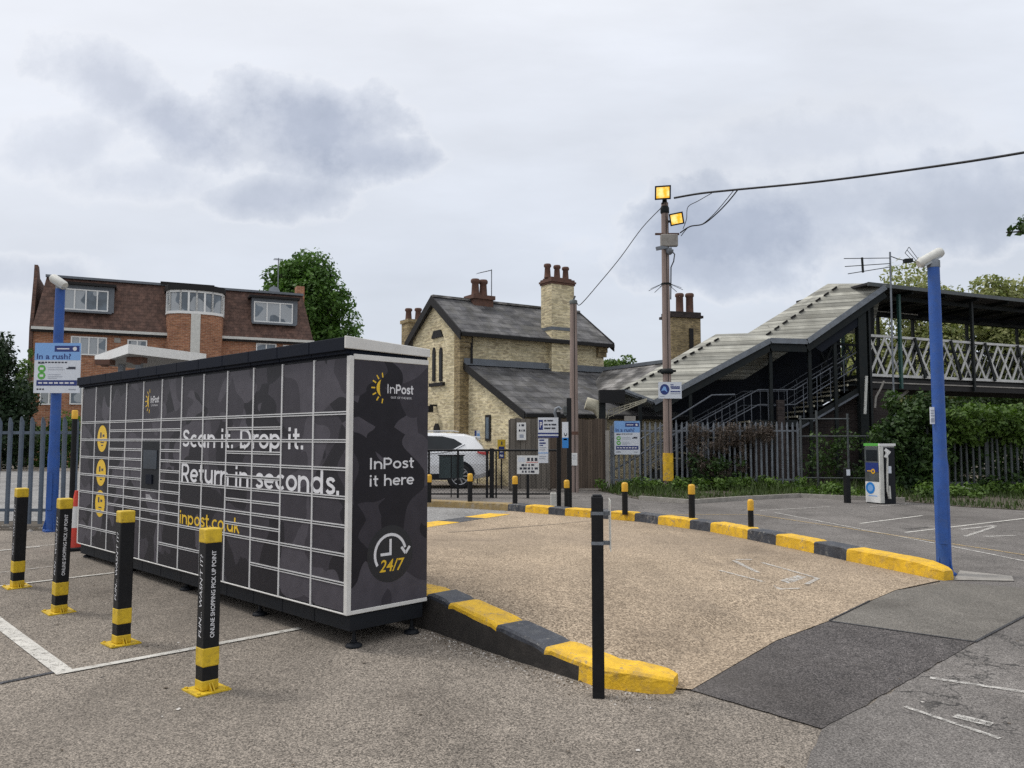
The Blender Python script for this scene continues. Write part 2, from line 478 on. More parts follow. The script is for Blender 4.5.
def brick(name, c1, c2, mortar, row=0.075, width=0.225, dark=None, dark_amt=0.5, bmp=0.3, var=0.3):
    m, t, b = new_mat(name)
    uv, u, oz = wall_uv(t)
    br = t.add('ShaderNodeTexBrick')
    t.l.new(uv, br.inputs['Vector'])
    br.inputs['Scale'].default_value = 1.0
    br.inputs['Brick Width'].default_value = width
    br.inputs['Row Height'].default_value = row
    br.inputs['Mortar Size'].default_value = 0.008
    br.inputs['Mortar Smooth'].default_value = 0.3
    br.inputs['Bias'].default_value = 0.0
    t.put(br.inputs['Color1'], c1); t.put(br.inputs['Color2'], c2); t.put(br.inputs['Mortar'], mortar)
    c = br.outputs['Color']
    c = t.mix(1.0, c, t.ramp(t.noise(uv, 0.9, 6, 0.6), [(0.25, 1 - var), (0.75, 1 + var * 0.5)]), 'MULTIPLY')
    cell = t.noise(t.vmath('MULTIPLY', uv, (1 / width, 1 / row, 0)), 0.8, 2, 0.5)
    c = t.mix(1.0, c, t.ramp(cell, [(0.40, 1 - var), (0.60, 1 + var * 0.6)]), 'MULTIPLY')
    if dark:
        c = t.mix(t.math('MULTIPLY', t.ramp(cell, [(0.55, 0.0), (0.61, 1.0)]), dark_amt), c, dark)
    t.put(b.inputs['Base Color'], c)
    b.inputs['Roughness'].default_value = 0.9
    b.inputs['Specular IOR Level'].default_value = 0.2
    bump(t, b, br.outputs['Fac'], -bmp, 0.01)
    return m

def tiles(name, c1, c2, row=0.11, width=0.18, edge=0.35, moss=None, var=0.35):
    """courses of tiles or slates; each course overhangs the next"""
    m, t, b = new_mat(name)
    uv, u, oz = wall_uv(t)
    br = t.add('ShaderNodeTexBrick')
    t.l.new(uv, br.inputs['Vector'])
    br.inputs['Scale'].default_value = 1.0
    br.inputs['Brick Width'].default_value = width; br.inputs['Row Height'].default_value = row
    br.inputs['Mortar Size'].default_value = 0.007; br.inputs['Mortar Smooth'].default_value = 0.2
    t.put(br.inputs['Color1'], c1); t.put(br.inputs['Color2'], c2); t.put(br.inputs['Mortar'], tuple(x * 0.35 for x in c1))
    saw = t.math('FRACT', t.math('DIVIDE', oz, row))
    c = t.mix(1.0, br.outputs['Color'], t.ramp(t.noise(uv, 1.4, 6, 0.65), [(0.25, 1 - var), (0.75, 1 + var * 0.6)]), 'MULTIPLY')
    cell = t.noise(t.vmath('MULTIPLY', uv, (1 / width, 1 / row, 0)), 0.7, 2, 0.5)
    c = t.mix(1.0, c, t.ramp(cell, [(0.40, 1 - var), (0.62, 1 + var * 0.6)]), 'MULTIPLY')
    if moss:
        c = t.mix(t.math('MULTIPLY', t.ramp(t.noise(uv, 2.3, 6, 0.7), [(0.5, 0.0), (0.7, 1.0)]), 0.5), c, moss)
    t.put(b.inputs['Base Color'], c)
    b.inputs['Roughness'].default_value = 0.75
    b.inputs['Specular IOR Level'].default_value = 0.3
    bump(t, b, t.math('SUBTRACT', 1.0, saw), edge, 0.04)
    return m

def planks(name, c1, c2, width=0.14, var=0.4, vertical=True):
    m, t, b = new_mat(name)
    uv, u, oz = wall_uv(t)
    a, along = (u, oz) if vertical else (oz, u)
    k = t.math('DIVIDE', a, width)
    cell = t.math('FLOOR', k)
    wn = t.add('ShaderNodeTexWhiteNoise', noise_dimensions='1D'); t.l.new(cell, wn.inputs['W'])
    grain = t.noise(t.comb(t.math('MULTIPLY', a, 40.0), t.math('MULTIPLY', along, 1.6), wn.outputs[0]), 1.0, 6, 0.65)
    c = t.mix(wn.outputs[0], c1, c2)
    c = t.mix(1.0, c, t.ramp(grain, [(0.25, 1 - var), (0.75, 1 + var * 0.6)]), 'MULTIPLY')
    gap = t.math('LESS_THAN', t.math('FRACT', k), 0.06)
    c = t.mix(t.math('MULTIPLY', gap, 0.85), c, (0.01, 0.009, 0.008))
    t.put(b.inputs['Base Color'], c); b.inputs['Roughness'].default_value = 0.85
    bump(t, b, grain, 0.25, 0.01)
    return m

def leaf_mat(name, lo, hi, trans=0.25, scale=1.3):
    m, t, b = new_mat(name)
    p = wpos(t)
    n = t.noise(p, scale, 3, 0.6)
    n2 = t.noise(p, 14.0, 2, 0.5)
    f = t.math('ADD', t.math('MULTIPLY', n, 0.6), t.math('MULTIPLY', n2, 0.4))
    c = t.ramp(f, [(0.35, lo), (0.62, hi)])
    t.put(b.inputs['Base Color'], c)
    b.inputs['Roughness'].default_value = 0.55
    b.inputs['Specular IOR Level'].default_value = 0.3
    tr = t.add('ShaderNodeBsdfTranslucent'); t.put(tr.inputs['Color'], t.mix(1.0, c, (1.0, 1.15, 0.6), 'MULTIPLY'))
    mx = t.add('ShaderNodeMixShader'); mx.inputs[0].default_value = trans
    out = m.node_tree.nodes['Material Output']
    t.l.new(b.outputs[0], mx.inputs[1]); t.l.new(tr.outputs[0], mx.inputs[2]); t.l.new(mx.outputs[0], out.inputs['Surface'])
    return m

def glass(name, col=(0.03, 0.04, 0.05), rough=0.06, curtain=None):
    m, t, b = new_mat(name)
    p = wpos(t)
    c = t.ramp(t.noise(p, 1.1, 3), [(0.35, tuple(x * 0.6 for x in col)), (0.7, tuple(min(1, x * 1.5) for x in col))])
    if curtain:
        c = t.mix(t.ramp(t.noise(p, 0.9, 1), [(0.49, 0.0), (0.5, 0.75)]), c, curtain)
    t.put(b.inputs['Base Color'], c)
    b.inputs['Roughness'].default_value = rough
    b.inputs['Specular IOR Level'].default_value = 0.8 if max(col) > 0.05 else 0.3
    return m

def glow(name, col, strength):
    m, t, b = new_mat(name)
    n = t.noise(coords(t, 'Generated'), 2.2, 2)
    t.put(b.inputs['Base Color'], (0.05, 0.04, 0.02))
    t.put(b.inputs['Emission Color'], t.mix(t.ramp(n, [(0.4, 0.0), (0.62, 1.0)]), col, (1.0, 0.78, 0.28)))
    b.inputs['Emission Strength'].default_value = strength
    return m

def camo(name):
    m, t, b = new_mat(name)
    p = coords(t)
    v = t.add('ShaderNodeTexVoronoi'); v.inputs['Scale'].default_value = 2.7
    q = t.vmath('ADD', p, t.vmath('SCALE', t.comb(t.noise(p, 1.7, 1), t.noise(t.vmath('ADD', p, (9, 0, 0)), 1.7, 1), t.noise(t.vmath('ADD', p, (0, 9, 0)), 1.7, 1)), None))
    t.l.new(q, v.inputs['Vector'])
    k = t.sep(v.outputs['Color'])[0]
    c = t.ramp(k, [(0.0, (0.017, 0.0155, 0.020)), (0.36, (0.042, 0.038, 0.047)), (0.70, (0.072, 0.066, 0.079))], 'CONSTANT')
    c = t.mix(1.0, c, t.ramp(t.noise(p, 9, 5), [(0.3, 0.86), (0.7, 1.1)]), 'MULTIPLY')
    t.put(b.inputs['Base Color'], c)
    b.inputs['Roughness'].default_value = 0.5
    b.inputs['Specular IOR Level'].default_value = 0.22
    bump(t, b, t.noise(p, 3.0, 2), 0.04, 0.02)
    return m

M = {}
M['asphalt'] = asphalt('car_park_asphalt', (0.062, 0.053, 0.044), (0.46, 0.40, 0.335), 150, 0.28, (0.120, 0.106, 0.092), 0.4, mid=(0.212, 0.186, 0.157))
M['tan'] = asphalt('buff_chippings', (0.11, 0.083, 0.057), (0.66, 0.53, 0.385), 105, 0.24, (0.245, 0.195, 0.148), 0.5, mid=(0.338, 0.262, 0.184))
M['grey_road'] = asphalt('grey_asphalt', (0.072, 0.066, 0.062), (0.31, 0.288, 0.268), 180, 0.32, (0.115, 0.106, 0.10), 0.45, cracks=0.7, mid=(0.163, 0.151, 0.141))
M['dark_patch'] = asphalt('fresh_asphalt_patch', (0.024, 0.023, 0.023), (0.21, 0.192, 0.185), 160, 0.42, (0.125, 0.112, 0.103), 0.6, mid=(0.070, 0.064, 0.063))
M['light_patch'] = asphalt('worn_grey_patch', (0.088, 0.081, 0.071), (0.27, 0.25, 0.225), 170, 0.26, (0.12, 0.112, 0.098), 0.5, mid=(0.160, 0.149, 0.131))
M['pale_path'] = asphalt('pale_asphalt', (0.13, 0.128, 0.125), (0.36, 0.355, 0.345), 60, 0.2, mid=(0.25, 0.245, 0.238))
M['tar'] = asphalt('tar_seam', (0.030, 0.031, 0.034), (0.11, 0.11, 0.118), 90, 0.3)
M['white_line'] = worn_paint('white_road_paint', (0.62, 0.60, 0.55), 0.58)
M['faint_line'] = worn_paint('faded_white_road_paint', (0.60, 0.58, 0.54), 0.51)
M['yellow_line'] = worn_paint('faded_yellow_road_paint', (0.50, 0.36, 0.16), 0.52)
M['kerb_yellow'] = plain('yellow_kerb_paint', (0.82, 0.49, 0.020), 0.7, 0.3, 5, dirt=(0.30, 0.20, 0.09), dirt_amt=0.7, bmp=0.5, chip=(0.27, 0.22, 0.15))
M['kerb_black'] = plain('black_kerb_paint', (0.040, 0.045, 0.058), 0.55, 0.4, 6, dirt=(0.16, 0.165, 0.17), dirt_amt=0.4, bmp=0.5, chip=(0.22, 0.21, 0.19))
M['kerb_worn'] = plain('worn_kerb_paint', (0.33, 0.235, 0.10), 0.8, 0.35, 4, dirt=(0.26, 0.24, 0.21), dirt_amt=0.8, bmp=0.3)
M['kerb_side'] = plain('dirty_kerb_face', (0.030, 0.026, 0.023), 0.9, 0.5, 5, dirt=(0.07, 0.06, 0.05), dirt_amt=0.4, bmp=0.5)
M['concrete'] = plain('old_concrete', (0.33, 0.31, 0.28), 0.9, 0.3, 4, dirt=(0.15, 0.135, 0.12), dirt_amt=0.5, bmp=0.3)
M['black'] = plain('black_paint', (0.007, 0.0075, 0.009), 0.5, 0.3, 9, dirt=(0.035, 0.033, 0.030), dirt_amt=0.2, spec=0.28)
M['black_plastic'] = plain('black_plastic', (0.010, 0.012, 0.016), 0.6, 0.25, 6, spec=0.25)
M['yellow'] = plain('yellow_paint', (0.68, 0.46, 0.018), 0.5, 0.2, 12, dirt=(0.16, 0.11, 0.03), dirt_amt=0.5)
M['amber'] = plain('amber_reflector', (0.72, 0.40, 0.02), 0.45, 0.2, 20, dirt=(0.25, 0.13, 0.02), dirt_amt=0.3)
M['blue'] = plain('blue_pole_paint', (0.032, 0.098, 0.345), 0.5, 0.22, 4, dirt=(0.07, 0.115, 0.25), dirt_amt=0.55, spec=0.3)
M['white'] = plain('white_paint', (0.76, 0.76, 0.74), 0.45, 0.08, 6, dirt=(0.45, 0.43, 0.38), dirt_amt=0.3)
M['offwhite'] = plain('aged_white', (0.60, 0.60, 0.56), 0.6, 0.15, 5, dirt=(0.33, 0.31, 0.27), dirt_amt=0.4)
M['sign_white'] = plain('sign_white', (0.66, 0.70, 0.76), 0.4, 0.06, 8, dirt=(0.46, 0.47, 0.48), dirt_amt=0.3)
M['sign_sky'] = plain('sign_pale_blue', (0.205, 0.40, 0.74), 0.4, 0.05, 8)
M['sign_navy'] = plain('sign_navy', (0.012, 0.030, 0.175), 0.4, 0.05, 8)
M['sign_blue'] = plain('sign_bright_blue', (0.02, 0.21, 0.60), 0.4, 0.05, 8)
M['sign_green'] = plain('sign_green', (0.10, 0.40, 0.06), 0.4, 0.05, 8)
M['ink'] = plain('sign_ink', (0.035, 0.04, 0.06), 0.5, 0.1, 8)
M['grey_ink'] = plain('sign_grey_ink', (0.33, 0.36, 0.42), 0.5, 0.1, 8)
M['steel'] = plain('galvanised_steel', (0.20, 0.222, 0.25), 0.5, 0.3, 5, metal=0.3, dirt=(0.11, 0.10, 0.09), dirt_amt=0.45)
M['steel_blue'] = plain('blue_grey_steel', (0.105, 0.135, 0.175), 0.5, 0.25, 5, metal=0.25, dirt=(0.07, 0.075, 0.08), dirt_amt=0.4)
M['steel_dull'] = plain('weathered_steel', (0.095, 0.108, 0.112), 0.6, 0.35, 4, metal=0.2, dirt=(0.07, 0.055, 0.035), dirt_amt=0.5)
M['rail'] = plain('grey_handrail', (0.13, 0.145, 0.17), 0.55, 0.3, 4, metal=0.2, dirt=(0.06, 0.055, 0.05), dirt_amt=0.5)
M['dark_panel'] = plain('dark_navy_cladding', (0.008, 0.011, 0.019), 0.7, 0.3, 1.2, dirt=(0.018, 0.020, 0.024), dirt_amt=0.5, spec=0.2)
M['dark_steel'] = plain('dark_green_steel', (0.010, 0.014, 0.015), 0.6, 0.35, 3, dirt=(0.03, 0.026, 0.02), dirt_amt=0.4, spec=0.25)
M['green_post'] = plain('green_steel_paint', (0.020, 0.075, 0.065), 0.55, 0.25, 3)
M['cream'] = plain('cream_paint', (0.50, 0.47, 0.36), 0.6, 0.2, 5, dirt=(0.25, 0.22, 0.16), dirt_amt=0.5)
M['lattice'] = plain('white_lattice_paint', (0.58, 0.58, 0.56), 0.6, 0.25, 4, dirt=(0.2, 0.18, 0.15), dirt_amt=0.5)
M['lead'] = plain('lead_flashing', (0.14, 0.155, 0.175), 0.55, 0.25, 3, metal=0.2)
M['trim_white'] = plain('locker_white_trim', (0.66, 0.65, 0.62), 0.5, 0.10, 5, dirt=(0.45, 0.43, 0.40), dirt_amt=0.3)
M['locker_grey'] = plain('locker_line', (0.60, 0.60, 0.60), 0.5, 0.1, 6)
M['locker_roof'] = plain('locker_roof_navy', (0.009, 0.012, 0.021), 0.75, 0.25, 2.5, spec=0.15)
M['locker_camo'] = camo('locker_camouflage')
M['screen'] = glass('locker_screen', (0.012, 0.022, 0.036), 0.3)
M['logo_yellow'] = plain('logo_yellow', (0.78, 0.50, 0.02), 0.5, 0.06, 9)
M['logo_white'] = plain('logo_white', (0.72, 0.72, 0.74), 0.5, 0.05, 9)
M['black_disc'] = plain('dark_disc', (0.013, 0.014, 0.018), 0.45, 0.1, 9)
M['wood_pole'] = planks('timber_pole', (0.25, 0.190, 0.165), (0.31, 0.240, 0.21), 0.5, 0.4)
M['wood_fence'] = planks('brown_boards', (0.060, 0.042, 0.031), (0.125, 0.092, 0.066), 0.15, 0.45)
M['wood_grey'] = planks('weathered_boards', (0.125, 0.110, 0.092), (0.19, 0.168, 0.140), 0.15, 0.45)
M['red_brick'] = brick('red_brick', (0.42, 0.195, 0.105), (0.31, 0.135, 0.078), (0.45, 0.35, 0.27), row=0.1, width=0.28, dark=(0.14, 0.07, 0.05), dark_amt=0.55)
M['buff_brick'] = brick('buff_stock_brick', (0.82, 0.715, 0.475), (0.66, 0.565, 0.35), (0.55, 0.49, 0.36), row=0.105, width=0.32, dark=(0.24, 0.195, 0.13), dark_amt=0.7, var=0.30)
M['buff_dirty'] = brick('sooty_stock_brick', (0.42, 0.325, 0.175), (0.30, 0.23, 0.125), (0.27, 0.23, 0.16), row=0.085, width=0.24, dark=(0.09, 0.07, 0.05), dark_amt=0.7, var=0.4)
M['dark_red_brick'] = brick('sooty_red_brick', (0.16, 0.085, 0.06), (0.10, 0.06, 0.05), (0.17, 0.13, 0.11), row=0.1, width=0.28, dark=(0.05, 0.04, 0.035), dark_amt=0.6)
M['dark_brick'] = brick('soot_black_brick', (0.060, 0.046, 0.042), (0.040, 0.033, 0.033), (0.07, 0.062, 0.058), dark=(0.02, 0.018, 0.018), dark_amt=0.5)
M['clay_tile'] = tiles('brown_clay_tiles', (0.135, 0.076, 0.057), (0.098, 0.057, 0.045), 0.21, 0.22, 1.0, var=0.28)
M['slate'] = tiles('grey_slates', (0.070, 0.070, 0.076), (0.145, 0.142, 0.142), 0.20, 0.45, 1.0, moss=(0.10, 0.095, 0.075), var=0.42)
M['slate_pale'] = tiles('pale_slates', (0.15, 0.145, 0.142), (0.30, 0.288, 0.275), 0.18, 0.40, 0.9, moss=(0.12, 0.11, 0.085), var=0.6)
M['corrugated'] = tiles('lichened_sheeting', (0.30, 0.298, 0.262), (0.44, 0.432, 0.375), 0.125, 60.0, 1.0, moss=(0.19, 0.185, 0.15), var=0.4)
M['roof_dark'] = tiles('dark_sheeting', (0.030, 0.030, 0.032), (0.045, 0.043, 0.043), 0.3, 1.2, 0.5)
M['pot'] = plain('chimney_pot_clay', (0.13, 0.065, 0.045), 0.85, 0.35, 6, dirt=(0.05, 0.04, 0.035), dirt_amt=0.6)
M['glass'] = glass('window_glass', (0.10, 0.125, 0.15), 0.08, curtain=(0.40, 0.42, 0.43))
M['dark_glass'] = glass('dark_glass', (0.008, 0.011, 0.014), 0.12)
M['dark_wood'] = plain('dark_trim', (0.014, 0.013, 0.013), 0.6, 0.3, 5, spec=0.25)
M['soffit'] = plain('grey_soffit', (0.20, 0.195, 0.19), 0.7, 0.15, 2)
M['car_white'] = plain('white_car_paint', (0.76, 0.77, 0.78), 0.22, 0.04, 3, coat=0.6)
M['tyre'] = plain('tyre_rubber', (0.014, 0.014, 0.015), 0.85, 0.25, 12)
M['alloy'] = plain('alloy_wheel', (0.50, 0.51, 0.53), 0.3, 0.1, 10, metal=0.8)
M['red_light'] = plain('red_lamp_lens', (0.50, 0.02, 0.02), 0.2, 0.15, 12)
M['cone_red'] = plain('cone_red', (0.68, 0.055, 0.030), 0.55, 0.2, 8, dirt=(0.30, 0.05, 0.04), dirt_amt=0.35)
M['bark'] = plain('bark', (0.065, 0.052, 0.040), 0.95, 0.5, 8, bmp=0.6)
M['leaf_tree'] = leaf_mat('lime_tree_leaves', (0.020, 0.055, 0.012), (0.115, 0.225, 0.040), 0.28, 1.1)
M['leaf_pale'] = leaf_mat('blossoming_leaves', (0.09, 0.13, 0.028), (0.42, 0.42, 0.19), 0.3, 1.5)
M['leaf_dark'] = leaf_mat('conifer_foliage', (0.008, 0.020, 0.009), (0.026, 0.052, 0.018), 0.12, 1.6)
M['leaf_ivy'] = leaf_mat('ivy_leaves', (0.010, 0.028, 0.008), (0.060, 0.110, 0.026), 0.2, 1.7)
M['leaf_bright'] = leaf_mat('bramble_leaves', (0.030, 0.066, 0.012), (0.13, 0.215, 0.04), 0.25, 1.9)
M['leaf_dead'] = leaf_mat('dead_creeper', (0.050, 0.038, 0.030), (0.13, 0.10, 0.080), 0.1, 3.0)
M['grass'] = leaf_mat('verge_grass', (0.022, 0.040, 0.010), (0.085, 0.125, 0.034), 0.2, 1.5)
M['soil'] = plain('bare_soil', (0.085, 0.070, 0.052), 0.95, 0.4, 3, bmp=0.5)
M['flood_glow'] = glow('floodlight_amber', (1.0, 0.47, 0.012), 1.15)
M['cable'] = plain('black_cable', (0.018, 0.018, 0.020), 0.6, 0.2, 8)
M['litter'] = plain('pale_litter', (0.55, 0.52, 0.48), 0.8, 0.2, 10)
M['dead_leaf'] = plain('dry_leaf', (0.10, 0.075, 0.05), 0.9, 0.4, 20)
M['fence_green'] = plain('dark_green_board', (0.052, 0.076, 0.080), 0.5, 0.3, 4, spec=0.4)

# ------------------------------------------------------------------ the ground and what is laid on it
def clip(poly, axis, val, keep_less):
    out = []
    for i in range(len(poly)):
        a, b = poly[i], poly[(i + 1) % len(poly)]
        ia, ib = (a[axis] <= val, b[axis] <= val) if keep_less else (a[axis] >= val, b[axis] >= val)
        if ia: out.append(a)
        if ia != ib:
            k = (val - a[axis]) / (b[axis] - a[axis])
            out.append((a[0] + (b[0] - a[0]) * k, a[1] + (b[1] - a[1]) * k))
    return out
def area2(p): return sum(p[i][0] * p[(i + 1) % len(p)][1] - p[(i + 1) % len(p)][0] * p[i][1] for i in range(len(p)))
def sheet(mb, poly, h, dz, step=0.5, mat=0, only_y=True):
    poly = [(p[0], p[1]) for p in poly]
    if area2(poly) < 0: poly = poly[::-1]
    ys = [p[1] for p in poly]
    y0, y1 = min(ys), max(ys)
    a = math.floor(y0 / step)
    while a * step < y1:
        s = clip(clip(poly, 1, a * step, False), 1, (a + 1) * step, True)
        a += 1
        if len(s) < 3: continue
        if only_y:
            if abs(area2(s)) > 1e-6: mb.poly([(p[0], p[1], h(p[0], p[1]) + dz) for p in s], mat)
        else:
            xs = [p[0] for p in s]; b = math.floor(min(xs) / step)
            while b * step < max(xs):
                q = clip(clip(s, 0, b * step, False), 0, (b + 1) * step, True)
                b += 1
                if len(q) > 2 and abs(area2(q)) > 1e-6: mb.poly([(p[0], p[1], h(p[0], p[1]) + dz) for p in q], mat, True)
def line(mb, p, q, w, dz, h=base, mat=0):
    p, q = Vector((p[0], p[1])), Vector((q[0], q[1])); d = (q - p).normalized(); n = Vector((-d.y, d.x)) * w / 2
    sheet(mb, [p - n, q - n, q + n, p + n], h, dz, 0.5, mat)

def ragged(poly, amp=0.016, seed=1, step=0.11):
    r = random.Random(seed); P = [Vector((p[0], p[1])) for p in poly]; out = []
    for a, b in zip(P, P[1:] + P[:1]):
        d = b - a; n = max(1, int(d.length / step)) if d.length < 9 else 1
        q = Vector((-d.y, d.x)).normalized()
        for k in range(n): out.append(a + d * (k / n) + (q * r.gauss(0, amp) if k else q * 0))
    return out
xs = [-700, -200, -80] + list(range(-40, 41, 4)) + [80, 200, 700]
ys = [-60, -10, 0, 3, 4] + [5 + .5 * i for i in range(13)] + [13, 16, 20, 26, 34, 44, 60, 100, 250, 900]
gmb = MB()
gmb.mesh([(x, y, base(x, y)) for y in ys for x in xs], [(j * len(xs) + i, j * len(xs) + i + 1, (j + 1) * len(xs) + i + 1, (j + 1) * len(xs) + i) for j in range(len(ys) - 1) for i in range(len(xs) - 1)], 0, True)
tag(gmb.build('ground', M['asphalt']), kind='structure')

LD, RD = Vector((-0.717, 0.697)).normalized(), Vector((0.697, 0.717)).normalized()   # along the lockers, into their depth
NC = G(347.2, 651)                                                               # ground under the locker's near corner
LOCK_L, LOCK_D = 5.94, 0.76
# near kerb: its outer foot
nk = [G(671, 697), G(600, 688), G(550, 672), G(500, 656)]
back = Vector((NC.x, NC.y)) + RD * (LOCK_D + 0.05)
d_ = ray(431, 500); u_ = d_[0] / d_[1]
t_ = (back.dot(RD)) / (u_ * RD.x + RD.y)                                         # where the pixel ray meets the line behind the lockers
A_ = Vector((u_ * t_, t_, 0))
nk.append(A_)
for k in (1.5, 3.0, 4.5, 6.0):
    nk.append(Vector((A_.x + LD.x * k, A_.y + LD.y * k, 0)))
nk = [Vector((p.x, p.y)) for p in nk]
al = [0.0]
for a, b in zip(nk, nk[1:]): al.append(al[-1] + (b - a).length)
KH = [.12, .125, .155, .215, .30, .29, .25, .18, .11]                             # kerb height above the car park
TB = [0.0, .045, .105, .175, .268, .26, .21, .13, .03]
def lerp_at(x, X, Y):
    if x <= X[0]: return Y[0]
    for i in range(len(X) - 1):
        if x <= X[i + 1]: return Y[i] + (Y[i + 1] - Y[i]) * (x - X[i]) / (X[i + 1] - X[i])
    return Y[-1]
def kerb_param(x, y):
    best = (1e9, 0, 0); p = Vector((x, y))
    for i in range(len(nk) - 1):
        a, b = nk[i], nk[i + 1]; d = b - a; L = d.length; d /= L
        t = (p - a).dot(d)
        tc = min(L, max(0, t)) if i > 0 else min(L, t)
        if i == 0 and t < 0: tc = t
        q = a + d * tc; r = (p - q).length
        if r < best[0]: best = (r, al[i] + tc, 0)
    return best[1], best[0]
def tan_h(x, y):
    a, e = kerb_param(x, y)
    return base(x, y) + lerp_at(a, al, TB) * (1 - ss(0.4, 4.8, e))

fk_px = [(940, 581.5), (908, 574.5), (850, 562.5), (778, 546.5), (713, 533), (640, 522.5), (567, 516.5), (510, 511.5), (470, 509), (425, 507)]
fk = [G(*p) for p in fk_px]; fk = [Vector((p.x, p.y)) for p in fk]
dl = (fk[-1] - fk[-2]).normalized()
fk += [fk[-1] + dl * 2, fk[-1] + dl * 5]

# the grey roadway and bays
g = [G(822, 730), G(790, 800), Vector((3.5, 1.5, 0)), Vector((45, 1.5, 0)), Vector((45, 24, 0)), Vector((-9, 24, 0))] + [Vector((p.x, p.y, 0)) for p in fk[::-1]] + [G(975, 643)]
mb = MB(); sheet(mb, ragged(g, .010, 4), base, 0.004); tag(mb.build('grey_road', M['grey_road']), kind='structure')
inner = []
for i, p in enumerate(nk):
    a, b = nk[max(0, i - 1)], nk[min(len(nk) - 1, i + 1)]
    d = (b - a).normalized(); inner.append(p + Vector((d.y, -d.x)) * 0.15)
tanp = [Vector(p) for p in inner[:8]] + [Vector((G(425, 526).x, G(425, 526).y)) + dl * 2.0, G(425, 526), G(500, 514.5)] + fk[:8][::-1] + [G(896, 591), G(868, 603), G(829, 622), G(776, 642), G(740, 663), G(692, 691)]
mb = MB(); sheet(mb, tanp, tan_h, 0.012, 0.25, 0, False); tag(mb.build('buff_road', M['tan']), kind='structure')
mb = MB(); sheet(mb, ragged([G(690, 691), G(740, 663), G(776, 642), G(829, 622), G(975, 643), G(822, 730)], .004, 2), base, 0.008); tag(mb.build('dark_road_patch', M['dark_patch']), kind='structure')
mb = MB(); sheet(mb, [G(829, 622), G(868, 603), G(896, 591), G(952, 583), G(1040, 590), G(1060, 600), G(975, 643)], base, 0.0082); tag(mb.build('grey_road_patch', M['light_patch']), kind='structure')
mb = MB(); sheet(mb, [G(954, 581), G(960, 571.5), G(1012, 577), G(1014, 582)], base, 0.0125); tag(mb.build('pale_paving_strip', M['concrete']), kind='structure')
# pale roadway beyond the hump, and its painted edge
mb = MB(); sheet(mb, [G(425, 526), G(500, 514.5), G(520, 512)] + fk[7:11] + [Vector((G(425, 526).x, G(425, 526).y)) + dl * 2], base, 0.008); tag(mb.build('pale_road', M['pale_path']), kind='structure')
mb = MB()
e0, e1 = G(412, 528), G(500, 514.5)
for i, (k0, k1, m) in enumerate(((0.0, .38, 0), (.38, .68, 1), (.68, 1.0, 0))):
    a, b = e0.lerp(e1, k0), e0.lerp(e1, k1)
    d = (b - a).normalized(); n = Vector((-d.y, d.x, 0)) * .24
    sheet(mb, [a - n, b - n, b + n, a + n], base, 0.016, 0.5, m)
tag(mb.build('hump_edge_marking', [M['kerb_yellow'], M['kerb_black']]), kind='structure')
# tar seams
mb = MB(); line(mb, G(-30, 690), G(62, 671), 0.045, 0.006); line(mb, G(448, 534), G(545, 526), 0.03, 0.02, tan_h); line(mb, G(545, 526), G(600, 521), 0.02, 0.02, tan_h)
line(mb, G(829, 622), G(975, 643), 0.025, 0.0125); line(mb, G(975, 643), G(1060, 598), 0.022, 0.0125); line(mb, G(829, 622), G(870, 602), 0.015, 0.0165)
tag(mb.build('tar_seam', M['tar']), kind='structure')

# painted lines
mb = MB()
line(mb, G(-30, 601), G(66, 674), 0.115, 0.008)
line(mb, G(62, 673.5), G(300, 629), 0.07, 0.0084)
line(mb, G(-20, 589), G(116, 573), 0.055, 0.008)
line(mb, G(-20, 553), G(40, 547), 0.05, 0.008)
line(mb, G(905, 533), G(1040, 517), 0.06, 0.009); line(mb, G(860, 524), G(922, 516), 0.06, 0.009)
tag(mb.build('parking_line', M['white_line']), kind='structure')
mb = MB()
line(mb, G(775, 513), G(1035, 564), 0.055, 0.0094)
line(mb, G(930, 679), G(1030, 694), 0.05, 0.0094)
line(mb, G(955, 717), G(992, 726), 0.08, 0.0094)
line(mb, G(905, 708), G(1000, 740), 0.035, 0.0094)
line(mb, G(760, 511), G(830, 507), 0.06, 0.0094); line(mb, G(870, 507), G(910, 504), 0.06, 0.0094); line(mb, G(960, 530), G(995, 526), 0.09, 0.0094); line(mb, G(965, 537), G(995, 527), 0.07, 0.0097); line(mb, G(985, 537), G(1015, 536), 0.09, 0.0094)
line(mb, G(720, 572, tan_h), G(782, 588.5, tan_h), 0.05, 0.018, tan_h)
line(mb, G(762, 564, tan_h), G(818, 580, tan_h), 0.05, 0.018, tan_h)
line(mb, G(734, 562, tan_h), G(758, 574, tan_h), 0.06, 0.0184, tan_h); line(mb, G(736, 561, tan_h), G(752, 561, tan_h), 0.06, 0.0188, tan_h)
line(mb, G(784, 583, tan_h), G(802, 578, tan_h), 0.10, 0.018, tan_h); line(mb, G(782, 588, tan_h), G(800, 590, tan_h), 0.05, 0.0184, tan_h); line(mb, G(806, 586, tan_h), G(818, 580, tan_h), 0.05, 0.0188, tan_h)
line(mb, G(20, 548), G(78, 543), 0.045, 0.008); line(mb, G(0, 573), G(60, 566), 0.03, 0.008)
tag(mb.build('faded_road_marking', M['faint_line']), kind='structure')
mb = MB()
line(mb, G(640, 515), G(760, 515), 0.06, 0.0105); line(mb, G(752, 514.5), G(1040, 558), 0.06, 0.0101)
tag(mb.build('yellow_road_marking', M['yellow_line']), kind='structure')

